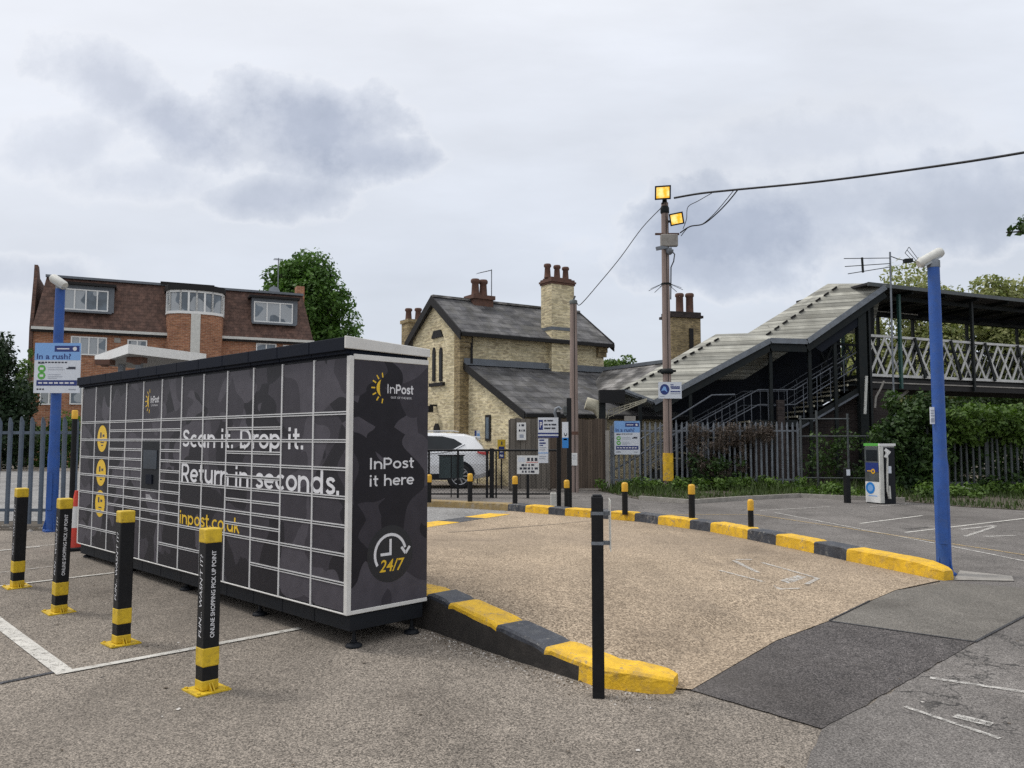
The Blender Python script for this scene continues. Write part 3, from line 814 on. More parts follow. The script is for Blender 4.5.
# kerbs
def kerb_run(name, foot, heights, width, thr, mats, side, lip=0.05, top_fn=None):
    """foot: outer foot line; thr: [(pixel x where a colour ends, material)...] read off the top edge"""
    pts = []; hh = []
    for i in range(len(foot) - 1):
        n = max(1, int((foot[i + 1] - foot[i]).length / 0.06))
        for k in range(n):
            pts.append(foot[i].lerp(foot[i + 1], k / n)); hh.append(heights[i] + (heights[i + 1] - heights[i]) * k / n)
    pts.append(foot[-1]); hh.append(heights[-1])
    rnd = random.Random(5)
    rings = []
    for i, p in enumerate(pts):
        a, b = pts[max(0, i - 3)], pts[min(len(pts) - 1, i + 3)]
        d = (b - a).normalized(); n = Vector((d.y, -d.x)) * side
        z = base(p.x, p.y); h = hh[i]
        endk = 1.0
        w = width
        j = rnd.uniform(-.006, .006)
        q = [(0 + j, -0.02), (0.01 + j, max(.02, h - lip)), (0.012, h - .018), (0.030, h), (w - .03, h), (w - .008, h - .02), (w + .005, -0.03)]
        if i < 4 or i > len(pts) - 5:                     # rounded nose
            m = min(i, len(pts) - 1 - i) / 4
            sc = 0.55 + 0.45 * math.sqrt(1 - (1 - m) ** 2)
            q = [((x - w / 2) * sc + w / 2, zz if zz < 0 else zz * (0.70 + 0.30 * math.sqrt(m))) for x, zz in q]
        rings.append([(p.x + n.x * x, p.y + n.y * x, z + zz + rnd.uniform(-.002, .002)) for x, zz in q])
    mb = MB()
    def colour(i):
        px = pix(rings[i][2])[0]
        for lim, m in thr:
            if px >= lim: return m
        return thr[-1][1]
    for i in range(1, len(rings) - 1):
        if colour(i) != colour(i - 1): rings[i] = [(x, y, z - .014) for x, y, z in rings[i]]
    for i in range(len(rings) - 1):
        c = colour(i)
        for k in range(6):
            m = c
            if k == 0 and mats[-1] is not None and pix(rings[i][2])[0] < 585: m = len(mats) - 1
            f = [rings[i][k], rings[i + 1][k], rings[i + 1][k + 1], rings[i][k + 1]]
            mb.poly(f if side < 0 else f[::-1], m, False)
    mb.poly(rings[0], colour(0)); mb.poly(rings[-1][::-1], colour(len(rings) - 1))
    return tag(mb.build(name, [m for m in mats if m]), kind='structure')
Y_, K_, R_ = 0, 1, 2
o = kerb_run('kerb', nk, KH, 0.30, [(546, Y_), (501, K_), (453, Y_), (428, K_), (398, Y_), (370, K_), (340, Y_), (300, K_), (260, Y_), (-999, K_)], [M['kerb_yellow'], M['kerb_black'], M['kerb_side']], 1, 0.045)
o = kerb_run('kerb', fk, [.15, .17, .17, .17, .17, .165, .16, .16, .15, .15, .14, .1], 0.26,
             [(850, Y_), (815, K_), (778, Y_), (749, K_), (713, Y_), (690, K_), (660, Y_), (637, K_), (612, Y_), (592, K_), (567, Y_), (549, K_), (527, Y_), (508, K_), (490, R_), (478, R_), (452, R_), (-999, R_)],
             [M['kerb_yellow'], M['kerb_black'], M['kerb_worn'], None], 1, 0.05)

# crumbs of stone and leaf litter along the foot of the kerb and in the gutter
rnd = random.Random(11)
mb = MB()
for i in range(420):
    k = rnd.random() ** 0.8 * al[4]
    i0 = max(j for j in range(5) if al[j] <= k); a, b = nk[i0], nk[i0 + 1]; d = (b - a).normalized()
    p = a + d * (k - al[i0]) + Vector((-d.y, d.x)) * (0.015 + abs(rnd.gauss(0, .10)))
    s = rnd.uniform(.003, .011); z = base(p.x, p.y)
    an = rnd.random() * 6.28
    m = 0 if rnd.random() < .45 else 1
    pts = [(p.x + s * math.cos(an + t) * rnd.uniform(.6, 1.2), p.y + s * math.sin(an + t) * rnd.uniform(.6, 1.2), z) for t in (0, 1.6, 3.1, 4.7)]
    top = (p.x, p.y, z + s * .8)
    for q in range(4): mb.poly([pts[q], pts[(q + 1) % 4], top], m)
tag(mb.build('kerb_grit', [M['litter'], M['dead_leaf']]), kind='stuff')
mb = MB()
for i in range(170):
    x, y = rnd.uniform(-5, 5), rnd.uniform(2.6, 9)
    s = rnd.uniform(.006, .017); an = rnd.random() * 6.28
    z = tan_h(x, y) + .012 if False else base(x, y) + 0.004
    pts = [Vector((x + s * math.cos(an + t) * rnd.uniform(.5, 1.3), y + s * math.sin(an + t) * rnd.uniform(.5, 1.3), z + rnd.uniform(0, .006))) for t in (0, 1.5, 3.1, 4.6)]
    mb.poly(pts, 0 if rnd.random() < .8 else 1)
tag(mb.build('leaf_litter', [M['dead_leaf'], M['litter']]), kind='stuff')

# ------------------------------------------------------------------ the parcel locker bank
LK = thing('parcel_locker', 'long dark grey camouflage parcel locker bank with white grid lines and flat roof', 'parcel locker', (NC.x, NC.y, NC.z), math.atan2(-LD.y, -LD.x))
COLW = LOCK_L / 12
Z0, Z1 = 0.275, 2.215
UN = (Z1 - Z0) / 9
mb = MB(); mb.box(-LOCK_L, 0, 0.0, LOCK_D, 0.255, Z1 + .01); mb.build('carcass', M['black_plastic'], LK)
mb = MB()                                              # plinth with its joints
for i in range(12): mb.box(-LOCK_L + i * COLW + .004, -LOCK_L + (i + 1) * COLW - .004, 0.025, LOCK_D - .03, 0.135, 0.254)
mb.build('plinth', M['black_plastic'], LK, bevel=.004)
half = [2] + [.5] * 10 + [1, 1]
ones = [2, 1, 1, 1, 1, 1, 1, 1]
lay = [ones, ones, half, [2] + [.5] * 10 + [2], [2, .5, .5, ('screen', 2.5), .5, .5, .5, 2], half, ones, [2, 1, 1, 1, 1, 1, 2], [2] + [.5] * 10 + [2], half, ones, ones]
doors = []; bars = MB(); slit = MB()
for c, rows in enumerate(lay):
    xa, xb = -LOCK_L + c * COLW, -LOCK_L + (c + 1) * COLW
    z = Z1
    for r in rows:
        kind = 'door'
        if isinstance(r, tuple): kind, r = r
        z2 = z - r * UN
        doors.append((kind, xa + .008, xb - .008, z2 + .008, z - .008, c))
        if z2 > Z0 + .01:
            bars.box(xa + .0102, xb - .0102, -.0175, .004, z2 - .0135, z2 + .0135, 0)
            bars.box(xa + .0104, xb - .0104, -.0182, -.017, z2 - .0045, z2 + .0045, 1)
        z = z2
for i in range(13):
    x = -LOCK_L + i * COLW
    if i in (0, 12): continue
    bars.box(x - .010, x + .010, -.018, .004, Z0 - .002, Z1 + .002, 0)
bars.build('door_frame_grid', [M['locker_grey'], M['black_plastic']], LK)
doors_only = sorted([d for d in doors if d[0] == 'door'], key=lambda d: -((d[2] - d[1]) * (d[4] - d[3]) * (1 + d[5])))
rnd = random.Random(2)
for k, x0, x1, z0, z1, c in doors_only[:100]:
    mb = MB(); j = rnd.uniform(-.0012, .0); mb.mesh([(x0, .006, z0), (x1, .006, z0), (x1, .006, z1), (x0, .006, z1), (x0, -.0115 + rnd.uniform(-.0012, .0004), z0), (x1, -.0115 + rnd.uniform(-.0012, .0004), z0), (x1, -.0115 + rnd.uniform(-.0012, .0004), z1), (x0, -.0115 + rnd.uniform(-.0012, .0004), z1)], [(0, 1, 2, 3), (7, 6, 5, 4), (0, 4, 5, 1), (1, 5, 6, 2), (2, 6, 7, 3), (3, 7, 4, 0)]); mb.build('door', M['locker_camo'], LK)
mb = MB()
for k, x0, x1, z0, z1, c in doors_only[100:]: mb.box(x0, x1, -.012, .006, z0, z1)
if mb.v: tag(mb.build('small_door', M['locker_camo'], LK), kind='stuff')
for k, x0, x1, z0, z1, c in doors:
    if k == 'screen':
        mb = MB(); mb.box(x0, x1, -.020, .006, z0, z1); so = mb.build('terminal', M['black_plastic'], LK, bevel=.004)
        mb = MB(); mb.box(x0 + .06, x1 - .06, -.026, -.0205, z0 + .22, z1 - .10); mb.build('screen', M['screen'], so)
        mb = MB(); mb.box(x0 + .16, x1 - .16, -.034, -.0205, z0 + .06, z0 + .16); mb.build('scanner', M['locker_roof'], so)
        mb = MB()
        for j in range(4): rect(mb, (x0 + .13, -.0128, z0 - .07 + j * .012 - .03), (1, 0, 0), (0, 0, 1), 0, .17 - .02 * j, 0, .005)
        mb.build('instruction_lettering', M['logo_white'], LK)
# white corner posts and sills
mb = MB()
mb.box(-.030, .016, -.020, .018, .262, Z1 + .006); mb.box(-LOCK_L - .012, -LOCK_L + .014, -.020, .018, .262, Z1 + .006)
mb.box(-LOCK_L + .0142, -.0302, -.019, .004, .262, Z0 - .0022)
mb.build('front_trim', M['trim_white'], LK, bevel=.003)
mb = MB()
mb.box(.0005, .015, .0185, LOCK_D, .262, .292); mb.build('end_trim', M['trim_white'], LK, bevel=.003); mb = MB(); mb.box(.0005, .015, .0185, LOCK_D, Z1 - .02, Z1 + .022)
mb.build('end_trim', M['trim_white'], LK, bevel=.003)
mb = MB(); mb.box(.0005, .010, .0187, LOCK_D - .002, .2925, Z1 - .0205); ep = mb.build('end_panel', M['locker_camo'], LK)
# roof: flat slab falling a little to the rear, white gable cap
def roofz(y): return 2.366 - .045 * (y + .12) / (LOCK_D + .2)
mb = MB()
x0, x1 = -LOCK_L - .09, -.004
y0, y1 = -.06, LOCK_D + .012
for i in range(12):
    a, b = x0 + (x1 - x0) * i / 12 + .003, x0 + (x1 - x0) * (i + 1) / 12 - .003
    vs = [(a, y0, 2.262), (b, y0, 2.262), (b, y1, 2.262), (a, y1, 2.262), (a, y0, roofz(y0)), (b, y0, roofz(y0)), (b, y1, roofz(y1)), (a, y1, roofz(y1))]
    mb.mesh(vs, [(0, 3, 2, 1), (4, 5, 6, 7), (0, 1, 5, 4), (1, 2, 6, 5), (2, 3, 7, 6), (3, 0, 4, 7)])
mb.build('roof', M['locker_roof'], LK, bevel=.004)
mb = MB()
for i in range(12): mb.box(x0 + (x1 - x0) * i / 12 + .006, x0 + (x1 - x0) * (i + 1) / 12 - .006, y0 + .025, -.001, Z1 + .0225, 2.2615)
mb.box(x0 + .08, x1, 0, LOCK_D, Z1 + .0102, 2.2612)
mb.build('roof_fascia', M['locker_roof'], LK)
mb = MB()
vs = [(-.002, y0 - .004, 2.274), (.020, y0 - .004, 2.274), (.020, y1, 2.262), (-.002, y1, 2.262), (-.002, y0 - .004, roofz(y0) + .006), (.020, y0 - .004, roofz(y0) + .006), (.020, y1, roofz(y1) + .006), (-.002, y1, roofz(y1) + .006)]
mb.mesh(vs, [(0, 3, 2, 1), (4, 5, 6, 7), (0, 1, 5, 4), (1, 2, 6, 5), (2, 3, 7, 6), (3, 0, 4, 7)])
mb.build('roof_end_cap', M['trim_white'], LK, bevel=.004)
# adjustable feet
for i, fx in enumerate((-.06, -1.5, -3.0, -4.5, -LOCK_L + .08)):
    for fy in (.10, LOCK_D - .10):
        wp = NC + Vector((-LD.x * 0, 0, 0))
        wx = NC.x - LD.x * 0 + (-fx) * LD.x + fy * RD.x; wy = NC.y + (-fx) * LD.y + fy * RD.y
        gz = base(wx, wy) - NC.z
        f = MB()
        f.lathe((fx, fy, gz), [(.062, 0), (.066, .006), (.058, .022), (.03, .032)], 16)
        f.lathe((fx, fy, gz + .03), [(.014, 0), (.014, .134 - gz - .03)], 10)
        f.lathe((fx, fy, gz + .036), [(.024, 0), (.024, .014)], 6, smooth=False)
        f.build('foot', M['black_plastic'], LK)
# lettering across the doors
FX, FZ = (1, 0, 0), (0, 0, 1)
def colx(c, k=0.0): return -LOCK_L + (c + k) * COLW
def rowz(u): return Z1 - u * UN
lt = MB()
put_stroke(lt, 'Scan it. Drop it.', (colx(6, .06), -.0132, rowz(3.33)), FX, FZ, .182, colx(10, .70) - colx(6, .06), .104)
lt.build('slogan_lettering', M['logo_white'], LK); lt = MB()
put_stroke(lt, 'Return in seconds.', (colx(6, .06), -.0132, rowz(4.93)), FX, FZ, .187, colx(11, .76) - colx(6, .06), .104)
lt.build('slogan_lettering', M['logo_white'], LK)
lt = MB(); put_stroke(lt, 'inpost.co.uk', (colx(6, .04), -.0132, rowz(6.88)), FX, FZ, .132, colx(8, .55) - colx(6, .04), .10); lt.build('web_lettering', M['logo_yellow'], LK)
for u in (2.93, 4.83, 6.55):
    mb = MB(); disc(mb, (colx(1, .5), -.0134, rowz(u)), FX, FZ, .160, .160)
    st = mb.build('yellow_sticker', M['logo_yellow'], LK)
    mb = MB(); cx, cz = colx(1, .5), rowz(u)
    rect(mb, (cx, -.0137, cz), FX, FZ, -.07, -.02, .01, .075); rect(mb, (cx, -.0137, cz), FX, FZ, .01, .075, .02, .05); rect(mb, (cx, -.0137, cz), FX, FZ, -.05, .06, -.055, -.04); rect(mb, (cx, -.0137, cz), FX, FZ, -.03, .04, -.09, -.075)
    mb.build('sticker_print', M['ink'], st)
def sun_logo(mb, c, U, V, r):
    c, U, V = Vector(c), Vector(U), Vector(V)
    n = 14                                                # crescent body
    out = []; inn = []
    for k in range(n + 1):
        a = math.radians(112 + 136 * k / n)
        out.append(c + (U * math.cos(a) * .62 + V * math.sin(a) * .62) * r)
        w = math.sin(math.pi * k / n)
        inn.append(c + (U * math.cos(a) * .62 + V * math.sin(a) * .62) * r + U * .27 * r * w)
    for k in range(n): mb.poly([out[k + 1], out[k], inn[k], inn[k + 1]][::-1])
    for k in range(7):
        a = math.radians(98 + 164 * k / 6); d = U * math.cos(a) + V * math.sin(a); e = -U * math.sin(a) + V * math.cos(a)
        p, q = c + d * r * .74, c + d * r * 1.06
        mb.poly([p + e * r * .055, p - e * r * .055, q - e * r * .045, q + e * r * .045][::-1])
lt = MB(); sun_logo(lt, (colx(4, .36), -.0134, rowz(1.03)), FX, FZ, .125); lt.build('sun_logo', M['logo_yellow'], LK)
lt = MB(); put_stroke(lt, 'InPost', (colx(4, .39), -.0134, rowz(1.13)), FX, FZ, .075, .22, .10); put_text(lt, 'OUT OF THE BOX', (colx(4, .42), -.0134, rowz(1.30)), FX, FZ, .018, .18); lt.build('logo_lettering', M['logo_white'], LK)
# end panel print
EX = (0, 1, 0); ox = .0104
lt = MB(); sun_logo(lt, (ox, .305, 1.985), EX, FZ, .115); lt.build('sun_logo', M['logo_yellow'], LK)
lt = MB()
put_stroke(lt, 'In', (ox, .338, 1.945), EX, FZ, .074, .075, .075); put_stroke(lt, 'Post', (ox, .424, 1.945), EX, FZ, .074, .175, .125)
put_text(lt, 'OUT OF THE BOX', (ox, .375, 1.905), EX, FZ, .017, .21)
put_stroke(lt, 'InPost', (ox, .178, 1.348), EX, FZ, .088, .43, .10)
put_stroke(lt, 'it here', (ox, .178, 1.215), EX, FZ, .088, .43, .10)
lt.build('panel_lettering', M['logo_white'], LK)
cy, cz = .385, .682
mb = MB(); disc(mb, (ox, cy, cz), EX, FZ, .222, .222, n=40); cd = mb.build('clock_badge', M['black_disc'], LK)
lt = MB()
disc(lt, (ox + .0005, cy, cz), EX, FZ, .160, .160, n=40, a0=math.radians(14), a1=math.radians(214), r_in=.86)
for s_ in (-1, 1):
    tip = Vector((ox + .0005, cy + .150, cz - .01)); q = tip + Vector((0, s_ * .042, .052))
    d = (q - tip).normalized(); e = Vector((0, -d.z, d.y)) * .011
    f = [tip + e, tip - e, q - e, q + e]
    lt.poly(f if (f[1] - f[0]).cross(f[2] - f[1]).x > 0 else f[::-1])
rect(lt, (ox + .0005, cy, cz), EX, FZ, -.011, .011, -.012, .115); rect(lt, (ox + .0005, cy, cz), EX, FZ, -.095, -.0115, -.012, .010)
lt.build('clock_print', M['logo_white'], cd)
lt = MB(); put_text(lt, '24/7', (ox + .0006, cy - .105, cz - .135), EX, FZ, .092, .245, bold=.012, shear=.22)
lt.build('badge_lettering', M['logo_yellow'], cd)

# ------------------------------------------------------------------ the four square bollards
def bollard_proto(label, loc):
    t = thing('parcel_bollard', label, 'bollard', loc, math.atan2(-LD.y, -LD.x), 'square black and yellow bollards in front of the lockers')
    w = .053; H = 1.02
    mb = MB()
    mb.box(-w, w, -w, w, .008, H - .006); mb.build('post', M['black'], t, bevel=.008, seg=2)
    e = w + .0022
    mb = MB(); mb.box(-e, e, -e, e, .010, .075); mb.build('yellow_band', M['yellow'], t, bevel=.008, seg=2); mb = MB(); mb.box(-e, e, -e, e, .155, .275); mb.build('yellow_band', M['yellow'], t, bevel=.008, seg=2)
    mb = MB(); mb.box(-e, e, -e, e, H - .095, H); mb.build('cap', M['yellow'], t, bevel=.010, seg=2)
    pl = MB(); pl.prism([(-.112, -.112, 0), (.112, -.112, 0), (.112, .112, 0), (-.112, .112, 0)], (0, 0, .010))
    for sx in (-1, 1):
        for sy in (-1, 1):
            pl.prism([(sx * e, sy * .006, .010), (sx * .10, sy * .006, .010), (sx * e, sy * .006, .055)], (0, sy * .006, 0))
            pl.lathe((sx * .092, sy * .092, .010), [(.012, 0), (.012, .009)], 6, smooth=False)
    pl.build('base_plate', M['yellow'], t)
    lt = MB()
    put_text(lt, "FUN... WASN'T IT?", (.016, -w - .0012, .335), (0, 0, 1), (-1, 0, 0), .036, .52, shear=.2)
    lt.build('post_lettering', M['logo_white'], t)
    lt = MB(); put_text(lt, 'ONLINE SHOPPING PICK UP POINT', (w + .0012, .015, .335), (0, 0, 1), (0, -1, 0), .027, .545, bold=.012)
    lt.build('long_lettering', M['logo_white'], t)
    return t
bp = [(59, 612), (17, 587), (121, 643.5), (206.5, 690)]
bl = ['square black and yellow bollard standing on the white bay line, farthest from the kerb',
      'square black and yellow lettered bollard standing in front of the red traffic cone',
      'square black and yellow bollard covering the bottom of the locker columns below the screen',
      'x']
bl[0], bl[1] = bl[1], bl[0]
bl[3] = 'square black and yellow bollard beside the white L-shaped bay line, tallest of the four'
proto = None
for (px, py), lb in zip(bp, bl):
    p = G(px, py)
    if proto is None:
        proto = b = bollard_proto(lb, p)
    else:
        b = copy_tree(proto); b.location = p; b['label'] = lb
    if px in (17, 121):
        for ch in [c for c in b.children if c.name.startswith('long')]: bpy.data.objects.remove(ch)
    b.rotation_euler.x = random.Random(px).uniform(-.012, .012)
    b.rotation_euler.y = -.012 if px > 100 else .03

# ------------------------------------------------------------------ small bollards along the far kerb
def kerb_bollard(label, loc, h, r=.05):
    t = thing('kerb_bollard', label, 'bollard', loc, 0.3, 'short black bollards with amber tops along the far kerb')
    mb = MB(); mb.lathe((0, 0, -.03), [(r, 0), (r, h - .13)], 14); mb.build('post', M['black'], t)
    mb = MB(); mb.lathe((0, 0, h - .16), [(r + .006, 0), (r + .006, .13), (r - .004, .155), (r * .5, .165)], 14); mb.build('reflector_cap', M['amber'], t)
    return t
kb = [(429, 501, 475, 'short black bollard with amber cap partly behind the edge of the locker bank'),
      (470, 501.5, 474, "short black bollard with amber cap in front of the white car's wheel"),
      (515, 504, 476.5, 'short black bollard with amber cap below the notice on the mesh fence'),
      (625, 513, 483, 'short black bollard with amber cap below the pale blue sign on the palisade fence'),
      (692, 519, 485, 'tallest short black bollard with rounded yellow cap on the kerb before the weeds'),
      (751, 528, 500, 'smallest black bollard with yellow cap where the kerb starts to curve forward')]
for px, pb, ptp, lb in kb:
    p = G(px, pb, base, .15); p.z -= .0
    d = p.y
    kerb_bollard(lb, p, (pb - ptp) * d / FPX, .052 if px != 751 else .042)

# ------------------------------------------------------------------ slim black post with a plate, nearest the camera
p = G(598.5, 697)
t = thing('sign_post', 'tall slim black steel post with edge-on plate standing by the rounded kerb end', 'post', p, -.075)
mb = MB(); mb.box(-.037, .037, -.037, .037, -.02, 1.235); mb.build('post', M['black'], t, bevel=.008, seg=2)
mb = MB(); mb.box(-.030, .030, -.030, .030, 1.2352, 1.245); mb.build('post_cap', M['black_plastic'], t, bevel=.006)
mb = MB(); mb.box(.078, .0815, -.10, .14, .90, 1.215)
pl = mb.build('sign_plate', M['offwhite'], t, bevel=.002)
mb = MB(); mb.box(.082, .083, -.08, .12, 1.10, 1.19); mb.build('plate_print', M['cone_red'], pl)
for z in (1.13, .945):
    mb = MB(); mb.box(.037, .078, -.012, .012, z - .012, z + .012); mb.box(-.040, .040, -.040, -.0375, z - .010, z + .010); mb.box(.0375, .0405, -.040, .040, z - .0102, z + .0102)
    mb.build('bracket', M['steel'], t)

# ------------------------------------------------------------------ traffic cone and thin post by the locker's far end
p = G(75.3, 549.5)
t = thing('traffic_cone', 'red and white traffic cone standing at the far end of the lockers', 'traffic cone', p, 0.5)
mb = MB(); mb.prism([(-.21, -.17, 0), (-.17, -.21, 0), (.17, -.21, 0), (.21, -.17, 0), (.21, .17, 0), (.17, .21, 0), (-.17, .21, 0), (-.21, .17, 0)], (0, 0, .045)); mb.build('base', M['black_plastic'], t, bevel=.008)
mb = MB()
R = lambda z: .155 - .125 * (z - .045) / .745
for a, b, m in ((.045, .30, 0), (.30, .58, 1), (.58, .665, 0), (.665, .79, 0)): mb.lathe((0, 0, 0), [(R(a), a), (R(b), b)], 24, m)
mb.build('cone_body', [M['cone_red'], M['white']], t)
p = G(70.5, 534)
t = thing('marker_post', 'thin tall black post with amber top behind the traffic cone', 'post', p, 0.2)
mb = MB(); mb.lathe((0, 0, 0), [(.040, 0), (.040, 1.80)], 12); mb.build('post', M['black'], t)
mb = MB(); mb.lathe((0, 0, 1.8005), [(.047, 0), (.047, .13), (.03, .14)], 12); mb.build('reflector_cap', M['amber'], t)

# ------------------------------------------------------------------ red brick flats behind the car park
fl = Fr((-27.1, 45.0), math.atan2(6.4, 13.5))
FT = thing('apartment_block', 'long red brick apartment block with brown tiled mansard roof and rounded stair bay', 'building', fl.o, fl.a)
FL_L, FL_D = 15.6, 8.5
ez = fl.loc(30, 327.5)[1]; tz = fl.loc(57, 277.5, 1.1)[1]
mb = MB(); mb.box(0, FL_L, 0, FL_D, 0, ez); mb.build('wall', M['red_brick'], FT)
mb = MB()
mb.mesh([(-.05, -.22, ez), (FL_L + .05, -.22, ez), (FL_L - .45, 1.1, tz), (.45, 1.1, tz), (-.05, FL_D + .2, ez), (FL_L + .05, FL_D + .2, ez), (FL_L - .45, FL_D - 1.1, tz), (.45, FL_D - 1.1, tz)],
        [(0, 1, 2, 3), (5, 4, 7, 6), (0, 3, 7, 4), (1, 5, 6, 2), (3, 2, 6, 7), (0, 4, 5, 1)])
rf = mb.build('roof', M['clay_tile'], FT)
mb = MB(); mb.bar((.40, 1.05, tz + .05), (FL_L - .40, 1.05, tz + .05), .22, .14); mb.build('roof_edge', M['lead'], FT)
mb = MB(); mb.box(-.1, FL_L + .1, -.30, -.221, ez - .10, ez + .06); mb.build('gutter', M['offwhite'], FT)
mb = MB(); mb.box(-.1, FL_L + .1, -.22, -.003, ez - .22, ez - .102); mb.build('eaves_board', M['dark_wood'], FT)
# the brick end gable that stands up past the roof
z2 = fl.loc(38, 265, 1.2)[1]
mb = MB(); mb.prism([(-.20, -.1, 0), (-.20, FL_D, 0), (-.20, FL_D, ez), (-.20, FL_D - 1.3, tz + .1), (-.20, 2.6, tz + .12), (-.20, 1.9, z2), (-.20, 1.15, z2), (-.20, 1.0, tz - .1), (-.20, -.12, ez)], (.18, 0, 0)); mb.build('end_gable', M['dark_red_brick'], FT)
def window(parent, x0, x1, z0, z1, y, n, frame='white', gl='glass', d=.06, name='window', mid=False, fw=.07):
    """frame bars proud of the wall face at y, panes a little behind them"""
    mb = MB()
    mb.box(x0, x1, y - d, y + .02, z0, z0 + fw); mb.box(x0, x1, y - d, y + .02, z1 - fw, z1)
    for i in range(n + 1):
        x = x0 + (x1 - x0) * i / n
        a, b = max(x0, x - fw / 2), min(x1, x + fw / 2)
        if i == 0: b = x0 + fw
        if i == n: a = x1 - fw
        mb.box(a, b, y - d - .002, y + .018, z0 + .003, z1 - .003)
    if mid: mb.box(x0 + .01, x1 - .01, y - d + .003, y, (z0 + z1) / 2 + .1, (z0 + z1) / 2 + .16)
    w = mb.build(name, M[frame], parent)
    mb = MB(); mb.box(x0 + .02, x1 - .02, y - .022, y + .012, z0 + .02, z1 - .02); mb.build('pane', M[gl], w)
    return w
# dormers
for (pa, ya, pb, yb, n) in ((63.5, 289, 108, 312, 4), (254, 302, 292.5, 324, 3)):
    yd = .12
    xa, za = fl.loc(pa, ya, yd); xb, zb = fl.loc(pb, yb, yd)
    zt = fl.loc((pa + pb) / 2, (ya * .5 + ya * .5), yd)[1]
    zt = za; 
    mb = MB(); mb.box(xa - .12, xb + .30, yd, 1.5, zb - .05, zt + .28); mb.build('dormer', M['lead'], FT)
    mb = MB(); mb.box(xa - .30, xb + .40, yd - .28, 1.6, zt + .281, zt + .42); mb.build('dormer_roof', M['dark_wood'], FT)
    mb = MB(); mb.box(xa - .1, xb + .2, yd - .22, yd - .001, zb - .14, zb - .03); mb.build('dormer_sill', M['lead'], FT)
    window(FT, xa, xb, zb, zt + .05, yd - .002, n)
# the bowed stair bay
xa, _ = fl.loc(166, 330); xb, _ = fl.loc(223, 330)
ww = xb - xa; xc = (xa + xb) / 2
plan = [(-.5, 0), (-.46, -.55), (-.28, -.95), (0, -1.05), (.28, -.95), (.46, -.55), (.5, 0)]
pl = [(xc + a * ww, b) for a, b in plan]
zsill = fl.loc(195, 314, -1.0)[1]; zhead = fl.loc(195, 290.5, -1.0)[1]; ztop = fl.loc(195, 285, -1.0)[1]
mb = MB(); mb.prism([(x, y, 0) for x, y in pl] + [(xb, .6, 0), (xa, .6, 0)], (0, 0, zsill)); sb = mb.build('stair_bay', M['red_brick'], FT)
mb = MB(); mb.prism([(xc + a * ww * 1.03, b * 1.06, zsill) for a, b in plan] + [(xb + .05, 2, zsill), (xa - .05, 2, zsill)], (0, 0, .16)); mb.build('bay_sill', M['white'], sb)
mb = MB(); mb.prism([(xc + a * ww * .985, b * .97, zsill + .16) for a, b in plan] + [(xb - .1, 2, zsill + .16), (xa + .1, 2, zsill + .16)], (0, 0, zhead - zsill - .16)); mb.build('bay_glazing', M['glass'], sb)
mb = MB()
for k in range(6):
    (x0, y0), (x1, y1) = [(xc + a * ww * .995, b * .99) for a, b in (plan[k], plan[k + 1])]
    for j in ((0, .5, 1) if k in (2, 3) else (0, 1)):
        x, y = x0 + (x1 - x0) * j, y0 + (y1 - y0) * j
        mb.box(x - .055, x + .055, y - .055, y + .055, zsill + .1605, zhead)
    mb.bar((x0, y0, zhead - .06), (x1, y1, zhead - .06), .10, .14)
mb.build('bay_window_frame', M['white'], sb)
mb = MB(); mb.prism([(xc + a * ww * 1.07, b * 1.12, zhead) for a, b in plan] + [(xb + .15, 2.2, zhead), (xa - .15, 2.2, zhead)], (0, 0, ztop - zhead)); mb.build('bay_roof', M['dark_wood'], sb)
mb = MB(); mb.box(xa - .35, xc + .35 * ww, .9, 2.5, tz + .02, fl.loc(180, 283, 1.0)[1]); mb.build('roof_plinth', M['dark_wood'], FT)
x0, zb = fl.loc(190, 358, -1.06); x1, _ = fl.loc(199.5, 358, -1.06)
mb = MB(); mb.box(x0, x1, -1.10, -.6, zb - 3.0, zsill - .001); mb.build('bay_infill_strip', M['offwhite'], sb)
x0, z0 = fl.loc(192, 384, -1.1); x1, z1 = fl.loc(198, 374, -1.1)
window(FT, x0, x1, z0, z1, -1.105, 1, d=.03)
# first and ground floor windows
for (pa, ya, pb, yb, n) in ((71, 336, 106.5, 356, 4), (127.5, 339.5, 147, 350, 2), (256, 343, 276, 362, 2), (40, 362, 60, 378, 2), (283, 345, 293, 362, 1)):
    xa, za = fl.loc(pa, ya); xb, zb = fl.loc(pb, yb)
    window(FT, xa, xb, zb, za, -.001, n)
for (pa, ya, pb, yb, n) in ((40, 385, 58, 405, 2), (70, 385, 106, 405, 3)):
    xa, za = fl.loc(pa, ya); xb, zb = fl.loc(pb, yb)
    window(FT, xa, xb, zb, za, -.001, n)
xv, zv = fl.loc(117.5, 340)
mb = MB(); mb.box(xv - .17, xv + .17, -.02, .02, zv - .17, zv + .12); mb.build('air_vent', M['concrete'], FT)
# end stack and aerial
x0, z0 = fl.loc(297, 288, 3.2); x1, _ = fl.loc(304.5, 288, 3.2)
mb = MB(); mb.box(x0, x1, 3.2, 4.0, tz - .05, z0 + .15); mb.build('chimney', M['red_brick'], FT)
xm, zm = fl.loc(278.5, 258, 2.0)
mb = MB(); mb.tube([(xm, 2.0, tz - .02), (xm, 2.0, zm)], .035, 6)
for k in range(5): mb.bar((xm - .3, 1.75 + k * .12, zm - .1), (xm + .3, 1.75 + k * .12, zm - .1), .015, .015)
mb.build('aerial_mast', M['steel'], FT)
xd, zd = fl.loc(274, 291.5, 1.7)
mb = MB(); disc(mb, (xd, 1.6, zd), (1, 0, 0), (0, .3, 1), .36, .36, n=20); mb.tube([(xd, 1.7, tz), (xd, 1.62, zd)], .03, 6); mb.build('satellite_dish', M['steel'], FT)

